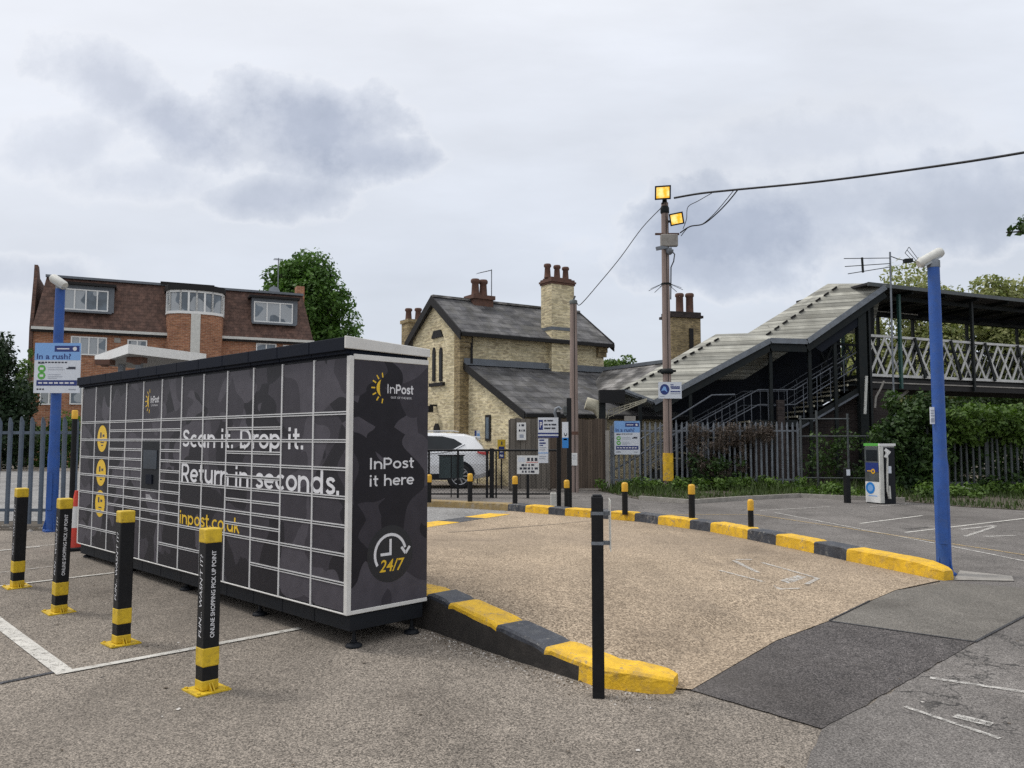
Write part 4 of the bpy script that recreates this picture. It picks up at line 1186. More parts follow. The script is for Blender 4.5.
# ------------------------------------------------------------------ white flat-roofed canopy
P0, P1, P2 = W(128, 352, 25), W(94.5, 364, 28.6), W(206, 366, 28.0)
zc = 4.25
t = thing('flat_canopy', 'white flat canopy roof with grey soffit in front of the apartment block', 'canopy', (-12.5, 27.5, base(0, 27)))
for p in (P0, P1, P2): p.z = zc
P3 = P1 + P2 - P0
mb = MB(); mb.prism([P0, P2, P3, P1], (0, 0, .30)); mb.build('fascia', M['white'], t, world=True)
mb = MB(); c = (P0 + P1 + P2 + P3) / 4
mb.prism([c + (p - c) * .97 + Vector((0, 0, -.03)) for p in (P0, P2, P3, P1)], (0, 0, .028)); mb.build('soffit', M['soffit'], t, world=True)
for k in ((.25, .25), (.75, .25), (.25, .75), (.75, .75)):
    q = P0 + (P1 - P0) * k[0] + (P2 - P0) * k[1]
    mb = MB(); mb.box(q.x - .09, q.x + .09, q.y - .09, q.y + .09, base(q.x, q.y), zc - .031); mb.build('post', M['steel'], t, world=True)
for a in ((105, 364.5, 26.8), (137, 359.5, 26.0)):
    q = W(*a); q.z = zc
    mb = MB(); mb.box(q.x - .25, q.x + .25, q.y - .2, q.y + .2, zc - .20, zc - .0305); mb.lathe((q.x, q.y, zc - .26), [(.10, 0), (.16, .0605)], 12); mb.build('ceiling_lamp', M['pot'], t, world=True)

# ------------------------------------------------------------------ the yellow brick station house
st = Fr((-1.75, 27.0), math.atan2(.55, .835))
ST = thing('station_house', 'two storey yellow brick station house with slate gable roof and tall chimneys', 'building', st.o, st.a)
SL, SDp = st.loc(603.5, 345)[0], 3.6
ez = st.loc(466, 329.5)[1]; rz = st.side(431.5, 301.0, 0)[1]
ye = st.side(431.5, 298.5, 0)[0]
mb = MB()
mb.mesh([(0, 0, 0), (SL, 0, 0), (SL, SDp, 0), (0, SDp, 0), (0, 0, ez), (SL, 0, ez), (SL, SDp, ez), (0, SDp, ez), (0, SDp / 2, rz - .12), (SL, SDp / 2, rz - .12)],
        [(0, 1, 5, 4), (2, 3, 7, 6), (3, 0, 4, 8, 7), (1, 2, 6, 9, 5)])
mb.build('wall', M['buff_brick'], ST)
pitch = (rz - ez) / (SDp / 2)
ov = .30
mb = MB()
for s_ in (0, 1):
    f = lambda y: y if s_ == 0 else SDp - y
    a = [(-.16, f(-ov), ez - pitch * ov), (SL + .22, f(-ov), ez - pitch * ov), (SL + .22, SDp / 2, rz), (-.16, SDp / 2, rz)]
    mb.prism(a, (0, 0, .10))
rf = mb.build('roof', M['slate'], ST)
mb = MB(); mb.bar((-.16, SDp / 2, rz + .12), (SL + .22, SDp / 2, rz + .12), .20, .08); mb.build('ridge', M['slate_pale'], rf)
for xg in (-.205, SL + .222):
    mb = MB()
    for s_ in (0, 1):
        f = lambda y: y if s_ == 0 else SDp - y
        mb.prism([(xg, f(-ov - .03), ez - pitch * ov - .20), (xg, SDp / 2, rz - .20), (xg, SDp / 2, rz + .13), (xg, f(-ov - .03), ez - pitch * ov + .13)], (.042, 0, 0))
    mb.build('bargeboard', M['dark_wood'], ST)
mb = MB(); mb.box(-.14, SL + .20, -ov - .12, -ov - .002, ez - pitch * ov - .06, ez - pitch * ov + .06); mb.build('gutter', M['dark_wood'], ST)
# string course, corner quoins with corbels
mb = MB()
mb.box(-.05, .34, -.05, -.003, 0, ez - .05); mb.box(-.05, -.003, -.002, .34, 0, ez - .05)
mb.build('corner_pier', M['buff_dirty'], ST)
mb = MB()
for k, w in enumerate((.05, .09, .14)): mb.box(-.05 - w * .4, .36, -.051 - w, -.004, ez - .62 + k * .17, ez - .62 + k * .17 + .165); 
for k, w in enumerate((.05, .09, .14)): mb.box(SL - .36, SL + .05 + w * .4, -.051 - w, -.004, ez - .62 + k * .17, ez - .62 + k * .17 + .165)
mb.build('corbel', M['buff_dirty'], ST)
mb = MB(); mb.tube([(.38, -.10, ez - .2), (.38, -.10, .1)], .045, 8); mb.build('downpipe', M['dark_wood'], ST)
# gable windows, narrow pair with arched heads
for pa, pb in ((433.0, 435.6), (439.8, 442.6)):
    ya, za = st.side(pa, 349, 0); yb, zb = st.side(pb, 381, 0)
    y0, y1 = min(ya, yb), max(ya, yb)
    mb = MB()
    arch = [(-.035, y0, zb), (-.035, y1, zb), (-.035, y1, za - .15)] + [(-.035, (y0 + y1) / 2 + (y1 - y0) / 2 * math.cos(math.pi * k / 8), za - .15 + .2 * math.sin(math.pi * k / 8)) for k in range(1, 8)] + [(-.035, y0, za - .15)]
    mb.prism(arch, (.034, 0, 0)); wdw = mb.build('window', M['dark_wood'], ST)
    mb = MB(); ym = (y0 + y1) / 2; mb.box(-.042, -.0352, y0 + .06, ym - .02, zb + .06, za - .2); mb.box(-.042, -.0352, ym + .02, y1 - .06, zb + .06, za - .2); mb.build('pane', M['dark_glass'], wdw)
ya, zb = st.side(445, 382, 0); yb, _ = st.side(431, 386, 0)
mb = MB(); mb.box(-.10, -.001, min(ya, yb), max(ya, yb), zb - .12, zb); mb.build('window_sill', M['dark_wood'], ST)
ya, zv = st.side(438, 335, 0)
mb = MB(); mb.prism([(-.06, ya - .42, zv - .1), (-.06, ya + .42, zv - .1), (-.06, ya + .25, zv + .16), (-.06, ya - .25, zv + .16)], (.058, 0, 0)); mb.build('gable_bracket', M['dark_wood'], ST)
ya, zv = st.side(436.5, 409, 0)
mb = MB(); mb.box(-.25, -.001, ya - .05, ya + .05, zv + .1, zv + .16); mb.box(-.38, -.20, ya - .14, ya + .14, zv - .12, zv + .0995); mb.build('wall_lamp', M['black'], ST)
ya, zv = st.side(437, 428, 0)
mb = MB(); mb.prism([(-.03, ya - .22, zv - .8), (-.03, ya + .22, zv - .8), (-.03, ya + .22, zv), (-.03, ya + .1, zv + .16), (-.03, ya - .1, zv + .16), (-.03, ya - .22, zv)], (.028, 0, 0)); mb.build('door', M['dark_wood'], ST)
# chimneys
def pots(parent, pts, z, h, r=.13):
    for x, y in pts:
        mb = MB(); mb.lathe((x, y, z), [(r * 1.1, 0), (r, .08), (r * .85, h * .72), (r * 1.15, h * .8), (r * 1.15, h * .93), (r * .95, h)], 12); mb.build('chimney_pot', M['pot'], parent)
CHB = .38
xa, zt = st.loc(541, 285, CHB); xb, _ = st.loc(574, 284, -.28)
zt = st.loc(557, 284, -.28)[1]
mb = MB(); mb.box(xa, xb, -.28, CHB, 0.2, zt); ch = mb.build('chimney', M['buff_brick'], ST)
mb = MB()
for k, (w, h) in enumerate(((.03, .10), (.06, .10), (.02, .10))): mb.box(xa - w, xb + w, -.28 - w, CHB + w, zt + .001 + k * .07, zt + k * .07 + .07)
mb.prism([(xa + .05, -.2, zt + .211), (xb - .05, -.2, zt + .211), (xb - .05, CHB - .05, zt + .211), (xa + .05, CHB - .05, zt + .211)], (0, 0, .06)); mb.build('chimney_cap', M['pot'], ch)
mb = MB(); mb.box(xa - .02, xb + .02, -.30, CHB + .02, ez + .22, ez + .34); mb.build('flashing', M['lead'], ch)
pz = zt + .27
pots(ch, [(st.loc(p, 270, .1)[0], .1) for p in (547.5, 557)], pz, .52, .12); pots(ch, [(st.loc(565.5, 270, .1)[0], .1)], pz, .5, .12)
xa, zt = st.loc(470, 298, SDp / 2); xb, _ = st.loc(489, 298, SDp / 2)
mb = MB(); mb.box(xa, xb, SDp / 2 - .30, SDp / 2 + .30, rz - .4, zt - .05); mb.box(xa - .06, xb + .06, SDp / 2 - .36, SDp / 2 + .36, zt - .049, zt + .10); ch = mb.build('chimney', M['pot'], ST)
pots(ch, [(st.loc(p, 290, SDp / 2)[0], SDp / 2) for p in (475.3, 483.2)], zt + .10, st.loc(475, 279, SDp / 2)[1] - zt - .1, .15)
xm, zm = st.loc(493, 269, SDp / 2)
mb = MB(); mb.tube([(xm, SDp / 2 + .1, rz), (xm, SDp / 2 + .1, zm)], .02, 5); mb.tube([(xm, SDp / 2 + .1, zm - .03), (xm - .62, SDp / 2 + .1, zm - .22)], .014, 5)
for k in range(5): mb.tube([(xm - .12 - k * .11, SDp / 2 - .1, zm - .06 - k * .035), (xm - .12 - k * .11, SDp / 2 + .3, zm - .06 - k * .035)], .008, 4)
mb.build('aerial', M['steel'], ST)
yc, zt = st.side(413, 321, .9)
mb = MB(); mb.box(.55, 1.2, yc - .32, yc + .32, ez - 2.5, zt - .12); mb.box(.50, 1.25, yc - .37, yc + .37, zt - .119, zt + .02); ch = mb.build('chimney', M['buff_dirty'], ST)
pots(ch, [(.75, yc + .1), (1.05, yc - .16)], zt + .02, st.side(413, 309, .9)[1] - zt, .13)

# lean-to wing below it
lz0 = st.loc(468, 366)[1]; LE = 3.4
lz1 = 2.32
mb = MB()
mb.mesh([(.30, -.003, 0), (.30, -LE, 0), (.30, -LE, lz1), (.30, -.003, lz0 - .08), (SL + 1.5, -.003, 0), (SL + 1.5, -LE, 0), (SL + 1.5, -LE, lz1), (SL + 1.5, -.003, lz0 - .08)],
        [(0, 3, 2, 1), (1, 2, 6, 5), (4, 5, 6, 7)])
mb.build('lean_to_wall', M['buff_brick'], ST)
pk = (lz0 - lz1) / LE
mb = MB(); mb.prism([(.12, -.003, lz0), (SL + 1.2, -.003, lz0), (SL + 1.2, -LE - .3, lz1 - .3 * pk), (.12, -LE - .3, lz1 - .3 * pk)], (0, 0, .09)); mb.build('lean_to_roof', M['slate'], ST)
mb = MB(); mb.box(.10, SL + .02, -.10, -.054, lz0 + .06, lz0 + .26); mb.box(.10, SL + .02, -.24, -.06, lz0 + .02, lz0 + .06); mb.build('lead_flashing', M['lead'], ST)
mb = MB(); mb.prism([(.08, -.05, lz0 - .14), (.08, -LE - .33, lz1 - .3 * pk - .14), (.08, -LE - .33, lz1 - .3 * pk + .11), (.08, -.05, lz0 + .11)], (.038, 0, 0)); mb.build('bargeboard', M['dark_wood'], ST)
mb = MB(); mb.box(.1, SL + 1.2, -LE - .42, -LE - .302, lz1 - .3 * pk - .06, lz1 - .3 * pk + .05); mb.build('gutter', M['dark_wood'], ST)
ya, za = st.side(486, 415, .3); yb, zb = st.side(491, 441, .3)
mb = MB(); mb.box(.262, .299, min(ya, yb), max(ya, yb), zb, za); wd = mb.build('window', M['dark_wood'], ST)
mb = MB(); mb.box(.255, .2615, min(ya, yb) + .08, max(ya, yb) - .05, zb + .08, za - .08); mb.build('pane', M['glass'], wd)
# low platform wing whose slates rise towards the stair canopy
mb = MB()
a, b, c, d = W(604, 372, 29.6), W(668, 364, 27.6), W(622, 395, 26.8), W(572, 416, 26.9)
mb.prism([a, b, c, d], (0, .05, .08)); mb.build('wing_roof', M['slate_pale'], ST, world=True)
e = W(664, 366, 27.9)
mb = MB(); mb.prism([a + Vector((0, .1, -.05)), b + Vector((.0, .1, -.05)), Vector((b.x, b.y + .1, .0)), Vector((a.x, a.y + .1, 0))], (0, .3, 0)); mb.build('wing_wall', M['buff_dirty'], ST, world=True)
mb = MB(); mb.bar(a + Vector((0, 0, .1)), b + Vector((0, 0, .1)), .18, .12); mb.build('wing_ridge', M['lead'], ST, world=True)

# cottage behind the footbridge stairs: only its stack and ridge show above them
ct = Fr((5.4, 34.5), 0.30)
CT = thing('station_cottage', 'low brick building with sooty chimney half hidden behind the covered stairs', 'building', ct.o, ct.a)
mb = MB()
L, D, e, r = 6.4, 5.0, 2.9, 4.5
mb.mesh([(0, 0, 0), (L, 0, 0), (L, D, 0), (0, D, 0), (0, 0, e), (L, 0, e), (L, D, e), (0, D, e), (0, D / 2, r - .1), (L, D / 2, r - .1)], [(0, 1, 5, 4), (2, 3, 7, 6), (3, 0, 4, 8, 7), (1, 2, 6, 9, 5)]); mb.build('wall', M['buff_dirty'], CT)
mb = MB()
for s_ in (0, 1):
    f = lambda y: y if s_ == 0 else D - y
    mb.prism([(-.3, f(-.3), e - .19), (L + .3, f(-.3), e - .19), (L + .3, D / 2, r), (-.3, D / 2, r)], (0, 0, .09))
mb.build('roof', M['slate'], CT)
xa, zt = ct.loc(671, 317, 2.0); xb, _ = ct.loc(700.5, 317, 2.0)
mb = MB(); mb.box(xa, xb, 2.0, 2.9, e, zt); ch = mb.build('chimney', M['buff_dirty'], CT)
mb = MB(); mb.box(xa - .10, xb + .10, 1.9, 3.0, zt + .001, zt + .12); mb.prism([(xa - .02, 1.98, zt + .121), (xb + .02, 1.98, zt + .121), (xb + .02, 2.92, zt + .121), (xa - .02, 2.92, zt + .121)], (0, 0, .16)); mb.build('chimney_cap', M['dark_brick'], ch)
for p in (679.5, 689.5): 
    x = ct.loc(p, 300, 2.45)[0]
    mb = MB(); h = ct.loc(p, 293.5, 2.45)[1] - zt - .28; mb.lathe((x, 2.45, zt + .28), [(.20, 0), (.18, .1), (.17, h * .8), (.21, h * .84), (.21, h * .95), (.17, h)], 12); mb.build('chimney_pot', M['pot'], ch)
mb = MB(); x = ct.loc(691, 330, 1.99)[0]; mb.box(x - .10, x + .10, 1.94, 1.999, zt - 1.6, zt - .5); mb.build('wall_anchor', M['dark_wood'], ch)

# ------------------------------------------------------------------ palisade and board fences
def palisade(name, label, p, q, h, mat, pitch=.155, pw=.068, posts=2.75, cat='fence', dark=None, skip=None, lean=0.0):
    p, q = Vector((p[0], p[1])), Vector((q[0], q[1])); d = q - p; L = d.length
    t = thing(name, label, cat, (p.x, p.y, base(p.x, p.y)), math.atan2(d.y, d.x))
    rnd = random.Random(int(L * 100))
    mb = MB(); x = .05
    while x < L:
        a = rnd.gauss(0, .006 + lean); hh = h + rnd.gauss(0, .008)
        if not (skip and skip(x)):
            y0 = -.035
            prof = [(-pw / 2, .012), (-pw / 4, -.010), (pw / 4, -.010), (pw / 2, .012)]
            for (u0, v0), (u1, v1) in zip(prof, prof[1:]):
                mb.poly([(x + u0, y0 + v0, .05), (x + u1, y0 + v1, .05), (x + u1 + a, y0 + v1, hh - .10), (x + u0 + a, y0 + v0, hh - .10)])
            ps = [(x + a + u, y0 + v, hh - .10) for u, v in prof]
            mb.poly(ps + [(x + a + pw / 4, y0 - .006, hh - .02), (x + a, y0 - .008, hh), (x + a - pw / 4, y0 - .006, hh - .02)])
        x += pitch
    mb.build('pale_slat', mat, t)
    for z in (.28, h - .27):
        mb = MB(); mb.box(0, L, -.022, .022, z - .025, z + .025); mb.build('rail', mat, t)
    x = 0.0
    while x <= L + .01:
        mb = MB(); mb.box(x - .04, x + .04, .023, .10, -.05, h - .12); mb.build('fence_post', mat, t); x += posts
    return t
a = G(-160, 522); b = G(76, 521)
palisade('palisade_fence', 'grey steel palisade fence behind the blue lamp post and traffic cone', (a.x, 13.75), (-3.2, 13.6), 1.86, M['steel_blue'], .19, .085, cat='fence')
a, b = W(612, 480, 23.6), W(799, 480, 23.6)
palisade('palisade_fence', 'silver steel palisade fence with pale blue sign and dead creeper before the covered stairs', (a.x, a.y), (b.x, b.y), 1.98, M['steel'], .155, .066)
a, b = W(884, 480, 22.2), W(1024, 480, 21.6)
palisade('palisade_fence', 'weathered palisade fence smothered in ivy below the lattice footbridge', (a.x, a.y), (b.x + 7, b.y - .4), 1.80, M['steel_dull'], .165, .066, lean=.01)
# wooden board fence
a, b = W(510, 480, 22.8), W(606, 480, 23.2)
d = Vector((b.x - a.x, b.y - a.y)); L = d.length
t = thing('board_fence', 'dark brown vertical board fence beside the yellow brick house', 'fence', (a.x, a.y, base(a.x, a.y)), math.atan2(d.y, d.x))
rnd = random.Random(3)
for nm, x0, x1, mat in (('plank_panel', 0, 1.15, 'wood_grey'), ('plank_panel', 1.15, L, 'wood_fence')):
    mb = MB(); x = x0
    while x < x1 - .02:
        w = .148; hh = 2.05 + rnd.gauss(0, .012)
        mb.box(x, min(x + w - .004, x1), -.012 + rnd.uniform(-.004, .004), .012, .06, hh); x += w
    mb.build(nm, M[mat], t)
for x in (.02, 1.15, L - .9, L):
    mb = MB(); mb.box(x - .05, x + .05, .014, .11, -.05, 2.02); mb.build('fence_post', M['wood_grey'], t)
mb = MB(); mb.box(L - .02, L + .09, -.06, .06, -.05, 1.72); mb.build('gate_post', M['concrete'], t)
mb = MB(); mb.box(0, L, .0125, .06, .40, .48); mb.box(0, L, .0125, .06, 1.60, 1.68); mb.build('rail', M['wood_fence'], t)

# black chain-link fence in front of the car
a, b = W(428, 480, 20.2), W(558, 480, 20.2)
t = thing('mesh_fence', 'low black chain-link fence with round top rail in front of the white car', 'fence', (a.x - 2.6, 20.2, base(0, 20)), 0.0)
L = b.x - a.x + 2.6
hf = 1.19
mb = MB(); mb.tube([(0, 0, hf), (L, 0, hf)], .028, 8); mb.tube([(0, 0, .10), (L, 0, .10)], .020, 8); mb.build('rail', M['black'], t)
for x in (0, 1.3, 2.62, 3.35):
    mb = MB(); mb.tube([(x, .01, -.05), (x, .01, hf)], .028, 8); mb.build('fence_post', M['black'], t)
xg = W(491, 480, 20.2).x - a.x + 2.6
for k, (x, w) in enumerate(((xg - .10, .03), (xg + .02, .055), (xg + .13, .02))):
    mb = MB(); mb.box(x - w, x + w, -.045, .045, -.05, hf + .05 if k == 1 else hf); mb.build('gate_post', M['black'], t)
mb = MB(); x = -hf
while x < L:
    for s_ in (1, -1):
        a0, a1 = (x, x + hf) if s_ == 1 else (x + hf, x)
        p0, p1 = Vector((a0, 0, .10)), Vector((a1, 0, hf))
        # trim to the panel
        def cut(p, q, xv): k = (xv - p.x) / (q.x - p.x); return p + (q - p) * k
        if max(p0.x, p1.x) <= 0 or min(p0.x, p1.x) >= L: continue
        if p0.x < 0: p0 = cut(p0, p1, 0)
        elif p0.x > L: p0 = cut(p0, p1, L)
        if p1.x < 0: p1 = cut(p1, p0, 0)
        elif p1.x > L: p1 = cut(p1, p0, L)
        mb.bar(p0 + Vector((0, s_ * .002, 0)), p1 + Vector((0, s_ * .002, 0)), .004, .004)
    x += .085
mb.build('wire_mesh', M['black'], t)

# ------------------------------------------------------------------ covered stairs and footbridge
FB = thing('footbridge', 'covered railway footbridge with lichened stair roof and white lattice parapet', 'footbridge', (8.5, 26.6, base(8, 26)))
def ribbon(rows, mat_name, name, thick=.05):
    mb = MB()
    for r0, r1 in zip(rows, rows[1:]):
        n = min(len(r0), len(r1))
        for i in range(n - 1): mb.prism([r0[i], r0[i + 1], r1[i + 1], r1[i]], (0, .0, thick))
    return mb.build(name, M[mat_name], FB, world=True)
YE, YD, YR = 25.4, 26.0, 26.6
E = [W(654, 402, YE), W(770, 340, YE), W(807, 341, YE), W(885, 286.5, YE)]
Dl = [W(625, 391, YD), W(722, 338, YD), W(766, 336.5, YD), W(840, 286, YD)]
Rl = [W(618, 392, YR), W(716, 335.5, YR), W(748, 334.5, YR), W(828, 285, YR)]
B1 = [Vector((p.x, YR + .6, p.z - .5)) for p in Rl]; B2 = [Vector((p.x + .2, YR + 1.2, p.z - 1.5)) for p in Rl]
Dl.append(W(886, 285.5, YD)); Rl.append(W(887, 284.5, YR)); E.append(W(886, 286.2, YE)); B1.append(Vector((Rl[-1].x, YR + .6, Rl[-1].z - .5))); B2.append(Vector((Rl[-1].x, YR + 1.2, Rl[-1].z - 1.5)))
mb = MB()
for r0, r1 in ((E, Dl), (Dl, Rl), (Rl, B1), (B1, B2)):
    for i in range(4):
        q = [r0[i], r0[i + 1], r1[i + 1], r1[i]]
        if (q[0] - q[1]).length < 1e-3: q = q[1:]
        mb.prism(q, (0, 0, .045))
rs = mb.build('stair_roof', M['corrugated'], FB, world=True)
mb = MB()
for r, w in ((Dl, .06),):
    for i in (0, 2):
        L_ = (r[i + 1] - r[i]).length; n_ = int(L_ / .30)
        for k in range(n_): mb.bar(r[i].lerp(r[i + 1], k / n_) + Vector((0, -.03, .05)), r[i].lerp(r[i + 1], (k + .55) / n_) + Vector((0, -.03, .05)), w, .05)
mb.build('roof_joint_slat', M['dark_wood'], rs, world=True)
mb = MB()
for i in range(3): mb.bar(E[i] + Vector((0, -.03, -.02)), E[i + 1] + Vector((0, -.03, -.02)), .06, .17)
mb.bar(E[0], Dl[0], .05, .14); mb.bar(Dl[0], Rl[0], .05, .14)
mb.build('eaves_trim', M['steel'], rs, world=True)
mb = MB()
for i in range(3): mb.bar(E[i] + Vector((0, .06, -.22)), E[i + 1] + Vector((0, .06, -.22)), .08, .26)
mb.build('eaves_beam', M['dark_steel'], FB, world=True)
# rafters under the stair roof
mb = MB()
for i in range(3):
    n = 6 if i != 1 else 2
    for k in range(n):
        a = E[i].lerp(E[i + 1], k / n); b = Dl[i].lerp(Dl[i + 1], k / n); c = Rl[i].lerp(Rl[i + 1], k / n)
        dn = Vector((0, 0, -.05)); mb.bar(a + dn, b + dn, .05, .08); mb.bar(b + dn, c + dn, .05, .08)
mb.build('roof_frame', M['dark_steel'], FB, world=True)
g0 = base(8, 26)
# far side cladding
yb = YR + 1.15
xe = W(820, 340, yb).x
pts_ = [(W(606, 440, yb).x, B2[0].z + .2)] + [(p.x, p.z + .15) for p in B2[:3]]
k_ = (xe - B2[2].x) / (B2[3].x - B2[2].x)
pts_ = [pts_[0]] + [q for q in pts_[1:] if q[0] > pts_[0][0] + .05] + [(xe, B2[2].z + (B2[3].z - B2[2].z) * k_ + .15)]
mb = MB()
for (xa, za), (xb, zb_) in zip(pts_, pts_[1:]): mb.prism([(xa, yb, g0), (xb, yb, g0), (xb, yb, zb_), (xa, yb, za)], (0, .06, 0))
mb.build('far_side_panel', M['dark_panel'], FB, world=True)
# upper near-side soffit board under the eaves of the upper flight
p, q = W(808, 343, 25.5), W(859, 308, 25.5)
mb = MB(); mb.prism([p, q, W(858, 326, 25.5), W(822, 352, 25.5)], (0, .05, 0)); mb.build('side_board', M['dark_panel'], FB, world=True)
mb = MB(); mb.prism([W(690, 398, 25.55), W(770, 356, 25.55), W(806, 356, 25.55), W(806, 384, 25.55), W(770, 384, 25.55), W(710, 416, 25.55)], (0, .04, 0))
# stairs
YS0, YS1 = 25.7, 27.6
zl, zd = 2.15, 3.5
xL0, xL1 = W(640, 480, 25.9).x, W(757, 420, 25.9).x
xU0, xU1 = W(795, 430, 25.9).x, W(862, 395, 25.9).x
def flight(n, x0, x1, z0, z1):
    mb = MB(); nb = MB()
    for i in range(n):
        xa = x0 + (x1 - x0) * i / n; xb = x0 + (x1 - x0) * (i + 1) / n; z = z0 + (z1 - z0) * (i + 1) / n
        mb.box(xa, xb + .03, YS0, YS1, z - .05, z); mb.box(xb - .012, xb, YS0 + .01, YS1 - .01, z, z + (z1 - z0) / n - .051) if i < n - 1 else None
        nb.box(xa - .012, xa + .03, YS0 - .012, YS1, z - .065, z + .004)
    o = mb.build('stair_tread_slat', M['dark_steel'], FB, world=True)
    nb.build('tread_edging', M['cream'], o, world=True)
flight(12, xL0, xL1, g0, zl); flight(8, xU0, xU1, zl, zd)
mb = MB(); mb.box(xL1 + .03, xU0 + .01, YS0, YS1, zl - .12, zl); mb.build('landing', M['dark_steel'], FB, world=True)
for y in (YS0 - .05, YS1 + .05):
    mb = MB(); mb.bar((xL0 - .1, y, g0 + .02), (xL1, y, zl - .05), .05, .24); mb.bar((xL1, y, zl - .08), (xU0, y, zl - .08), .0502, .22); mb.bar((xU0, y, zl - .22), (xU1, y, zd - .27), .05, .22); mb.build('stringer', M['dark_steel'], FB, world=True)
mb = MB(); mb.bar((xU0 - .05, YS0 - .09, zl - .30), (xU1, YS0 - .09, zd - .36), .03, .06); mb.build('stringer_edge_strip', M['rail'], FB, world=True)
# hand rails: near, centre and far
for y, dz in ((YS0 - .02, 0), (26.5, .0), (YS1 - .1, .05)):
    mb = MB()
    for up in (1.0, .52):
        mb.tube([(xL0, y, g0 + up + dz), (xL1, y, zl + up + dz), (xU0 - .05, y, zl + up + dz), (xU1, y, zd + up + dz)], .021, 6)
    mb.build('handrail', M['rail'], FB, world=True)
    for x0, x1, z0, z1, n in ((xL0, xL1, g0, zl, 8), (xL1, xU0, zl, zl, 2), (xU0, xU1, zl, zd, 5)):
        for i in range(n): k = (i + .5) / n; x = x0 + (x1 - x0) * k; z = z0 + (z1 - z0) * k; mb = MB(); mb.tube([(x, y, z - .05), (x, y, z + 1.0 + dz)], .015, 5); mb.build('baluster', M['rail'], FB, world=True)
# lower extra rails that turn out at the foot of the stairs
mb = MB(); y = 25.35
mb.tube([W(604, 476, y), W(690, 425, y)], .03, 6); mb.tube([W(604, 462, y), W(712, 395, y), W(735, 394.5, y)], .028, 6); mb.tube([W(676, 450, y), W(676, 420, y)], .03, 6)
mb.build('ramp_handrail', M['rail'], FB, world=True)
# posts carrying the stair roof
for px, yb_, yt_, Y in ((640, 484, 397, 25.5), (690, 484, 384, 25.5), (770, 484, 345, 25.6), (809, 470, 345, 25.6), (834, 460, 325, 25.6), (860, 480, 306, 25.6), (868, 480, 300, 27.3), (834, 460, 330, 27.5), (770, 484, 350, 27.5)):
    p = W(px, yt_, Y); mb = MB(); w = .05 if px not in (860, 868) else .13
    mb.box(p.x - w, p.x + w, Y - w, Y + w, g0 - .05, p.z); mb.build('roof_post', M['dark_steel'], FB, world=True)
p = W(805, 402, 25.5); mb = MB(); mb.box(W(777, 402, 25.5).x, W(784, 402, 25.5).x, 25.45, 25.6, g0, W(777, 400, 25.5).z); mb.build('landing_post', M['dark_brick'], FB, world=True)
# brick base under the upper flight and the pier
mb = MB(); y = YS0 - .04
mb.prism([(xU0 - 1.3, y + .35, g0 - .05), (xU1 + 1.0, y + .35, g0 - .05), (xU1 + 1.0, y + .35, zd - .5), (xU1, y + .35, zd - .4), (xU0, y + .35, zl - .25), (xU0 - 1.3, y + .35, zl - .25)], (0, 1.3, 0)); mb.build('stair_base_wall', M['dark_brick'], FB, world=True)
p0, p1 = W(858, 414, 25.9), W(886, 414, 25.9)
mb = MB(); mb.box(p0.x, p1.x, 25.75, 27.4, g0 - .05, zd - .35); mb.build('pier', M['dark_brick'], FB, world=True)
# small signs and fittings at the foot of the canopy
mb = MB(); a, b = W(599.5, 403, 24.6), W(624.5, 390, 24.6); mb.box(a.x, b.x, 24.5, 24.75, a.z, b.z); mb.build('canopy_box', M['black'], FB, world=True)
mb = MB()
a0, a1 = W(608, 410, 24.9), W(646, 399, 24.9)
for k in range(8):
    x = a0.x + (a1.x - a0.x) * k / 7; z = a0.z + (a1.z - a0.z) * k / 7
    mb.bar((x, 24.9, z - .28 + .22 * k / 7), (x + .02, 24.9, z + .02), .03, .02)
for k in range(3): mb.bar(a0 + Vector((0, .012, -.02 - .1 * k)), a1 + Vector((0, .012, .0 - .035 * k)), .02, .03)
mb.build('bracket_lattice', M['cream'], FB, world=True)
mb = MB(); a = W(594, 408, 24.9); mb.tube([a + Vector((-.25, 0, .15)), a + Vector((.1, 0, .05)), a + Vector((.25, 0, -.25)), a + Vector((.2, 0, -.5))], [.20, .22, .17, .12], 10); mb.build('timber_bracket', M['cream'], FB, world=True)
mb = MB(); a = W(602, 400, 24.75); mb.box(a.x - .10, a.x + .10, 24.65, 24.85, g0, a.z + .3); mb.build('roof_post', M['dark_steel'], FB, world=True)

# the bridge deck, heading away over the line
br = Fr((11.45, 25.75), math.atan2(3.1, 6.9), 0.0)
def bw(x, y, z): return br.world((x, y, z))
BL = 19.0
def bbox(mb, x0, x1, y0, y1, z0, z1):
    vs = [bw(x, y, z) for z in (z0, z1) for y in (y0, y1) for x in (x0, x1)]
    mb.mesh(vs, [(0, 2, 3, 1), (4, 5, 7, 6), (0, 1, 5, 4), (2, 6, 7, 3), (0, 4, 6, 2), (1, 3, 7, 5)])
zb0 = br.loc(950, 379, 0)[1]; zt0 = br.loc(950, 341, 0)[1]
BD = 2.2
mb = MB(); bbox(mb, -.2, BL, 0.05, BD - .05, zb0 - .10, zb0 + .02); mb.build('deck', M['dark_steel'], FB, world=True)
mb = MB(); bbox(mb, 0, BL, -.04, .05, zb0 - .42, zb0 - .1); bbox(mb, 0, BL, BD - .05, BD + .04, zb0 - .42, zb0 - .1); mb.build('deck_girder', M['dark_wood'], FB, world=True)
mb = MB(); bbox(mb, 0, BL, -.07, -.042, zb0 - .24, zb0 - .20); mb.build('girder_edge', M['concrete'], FB, world=True)
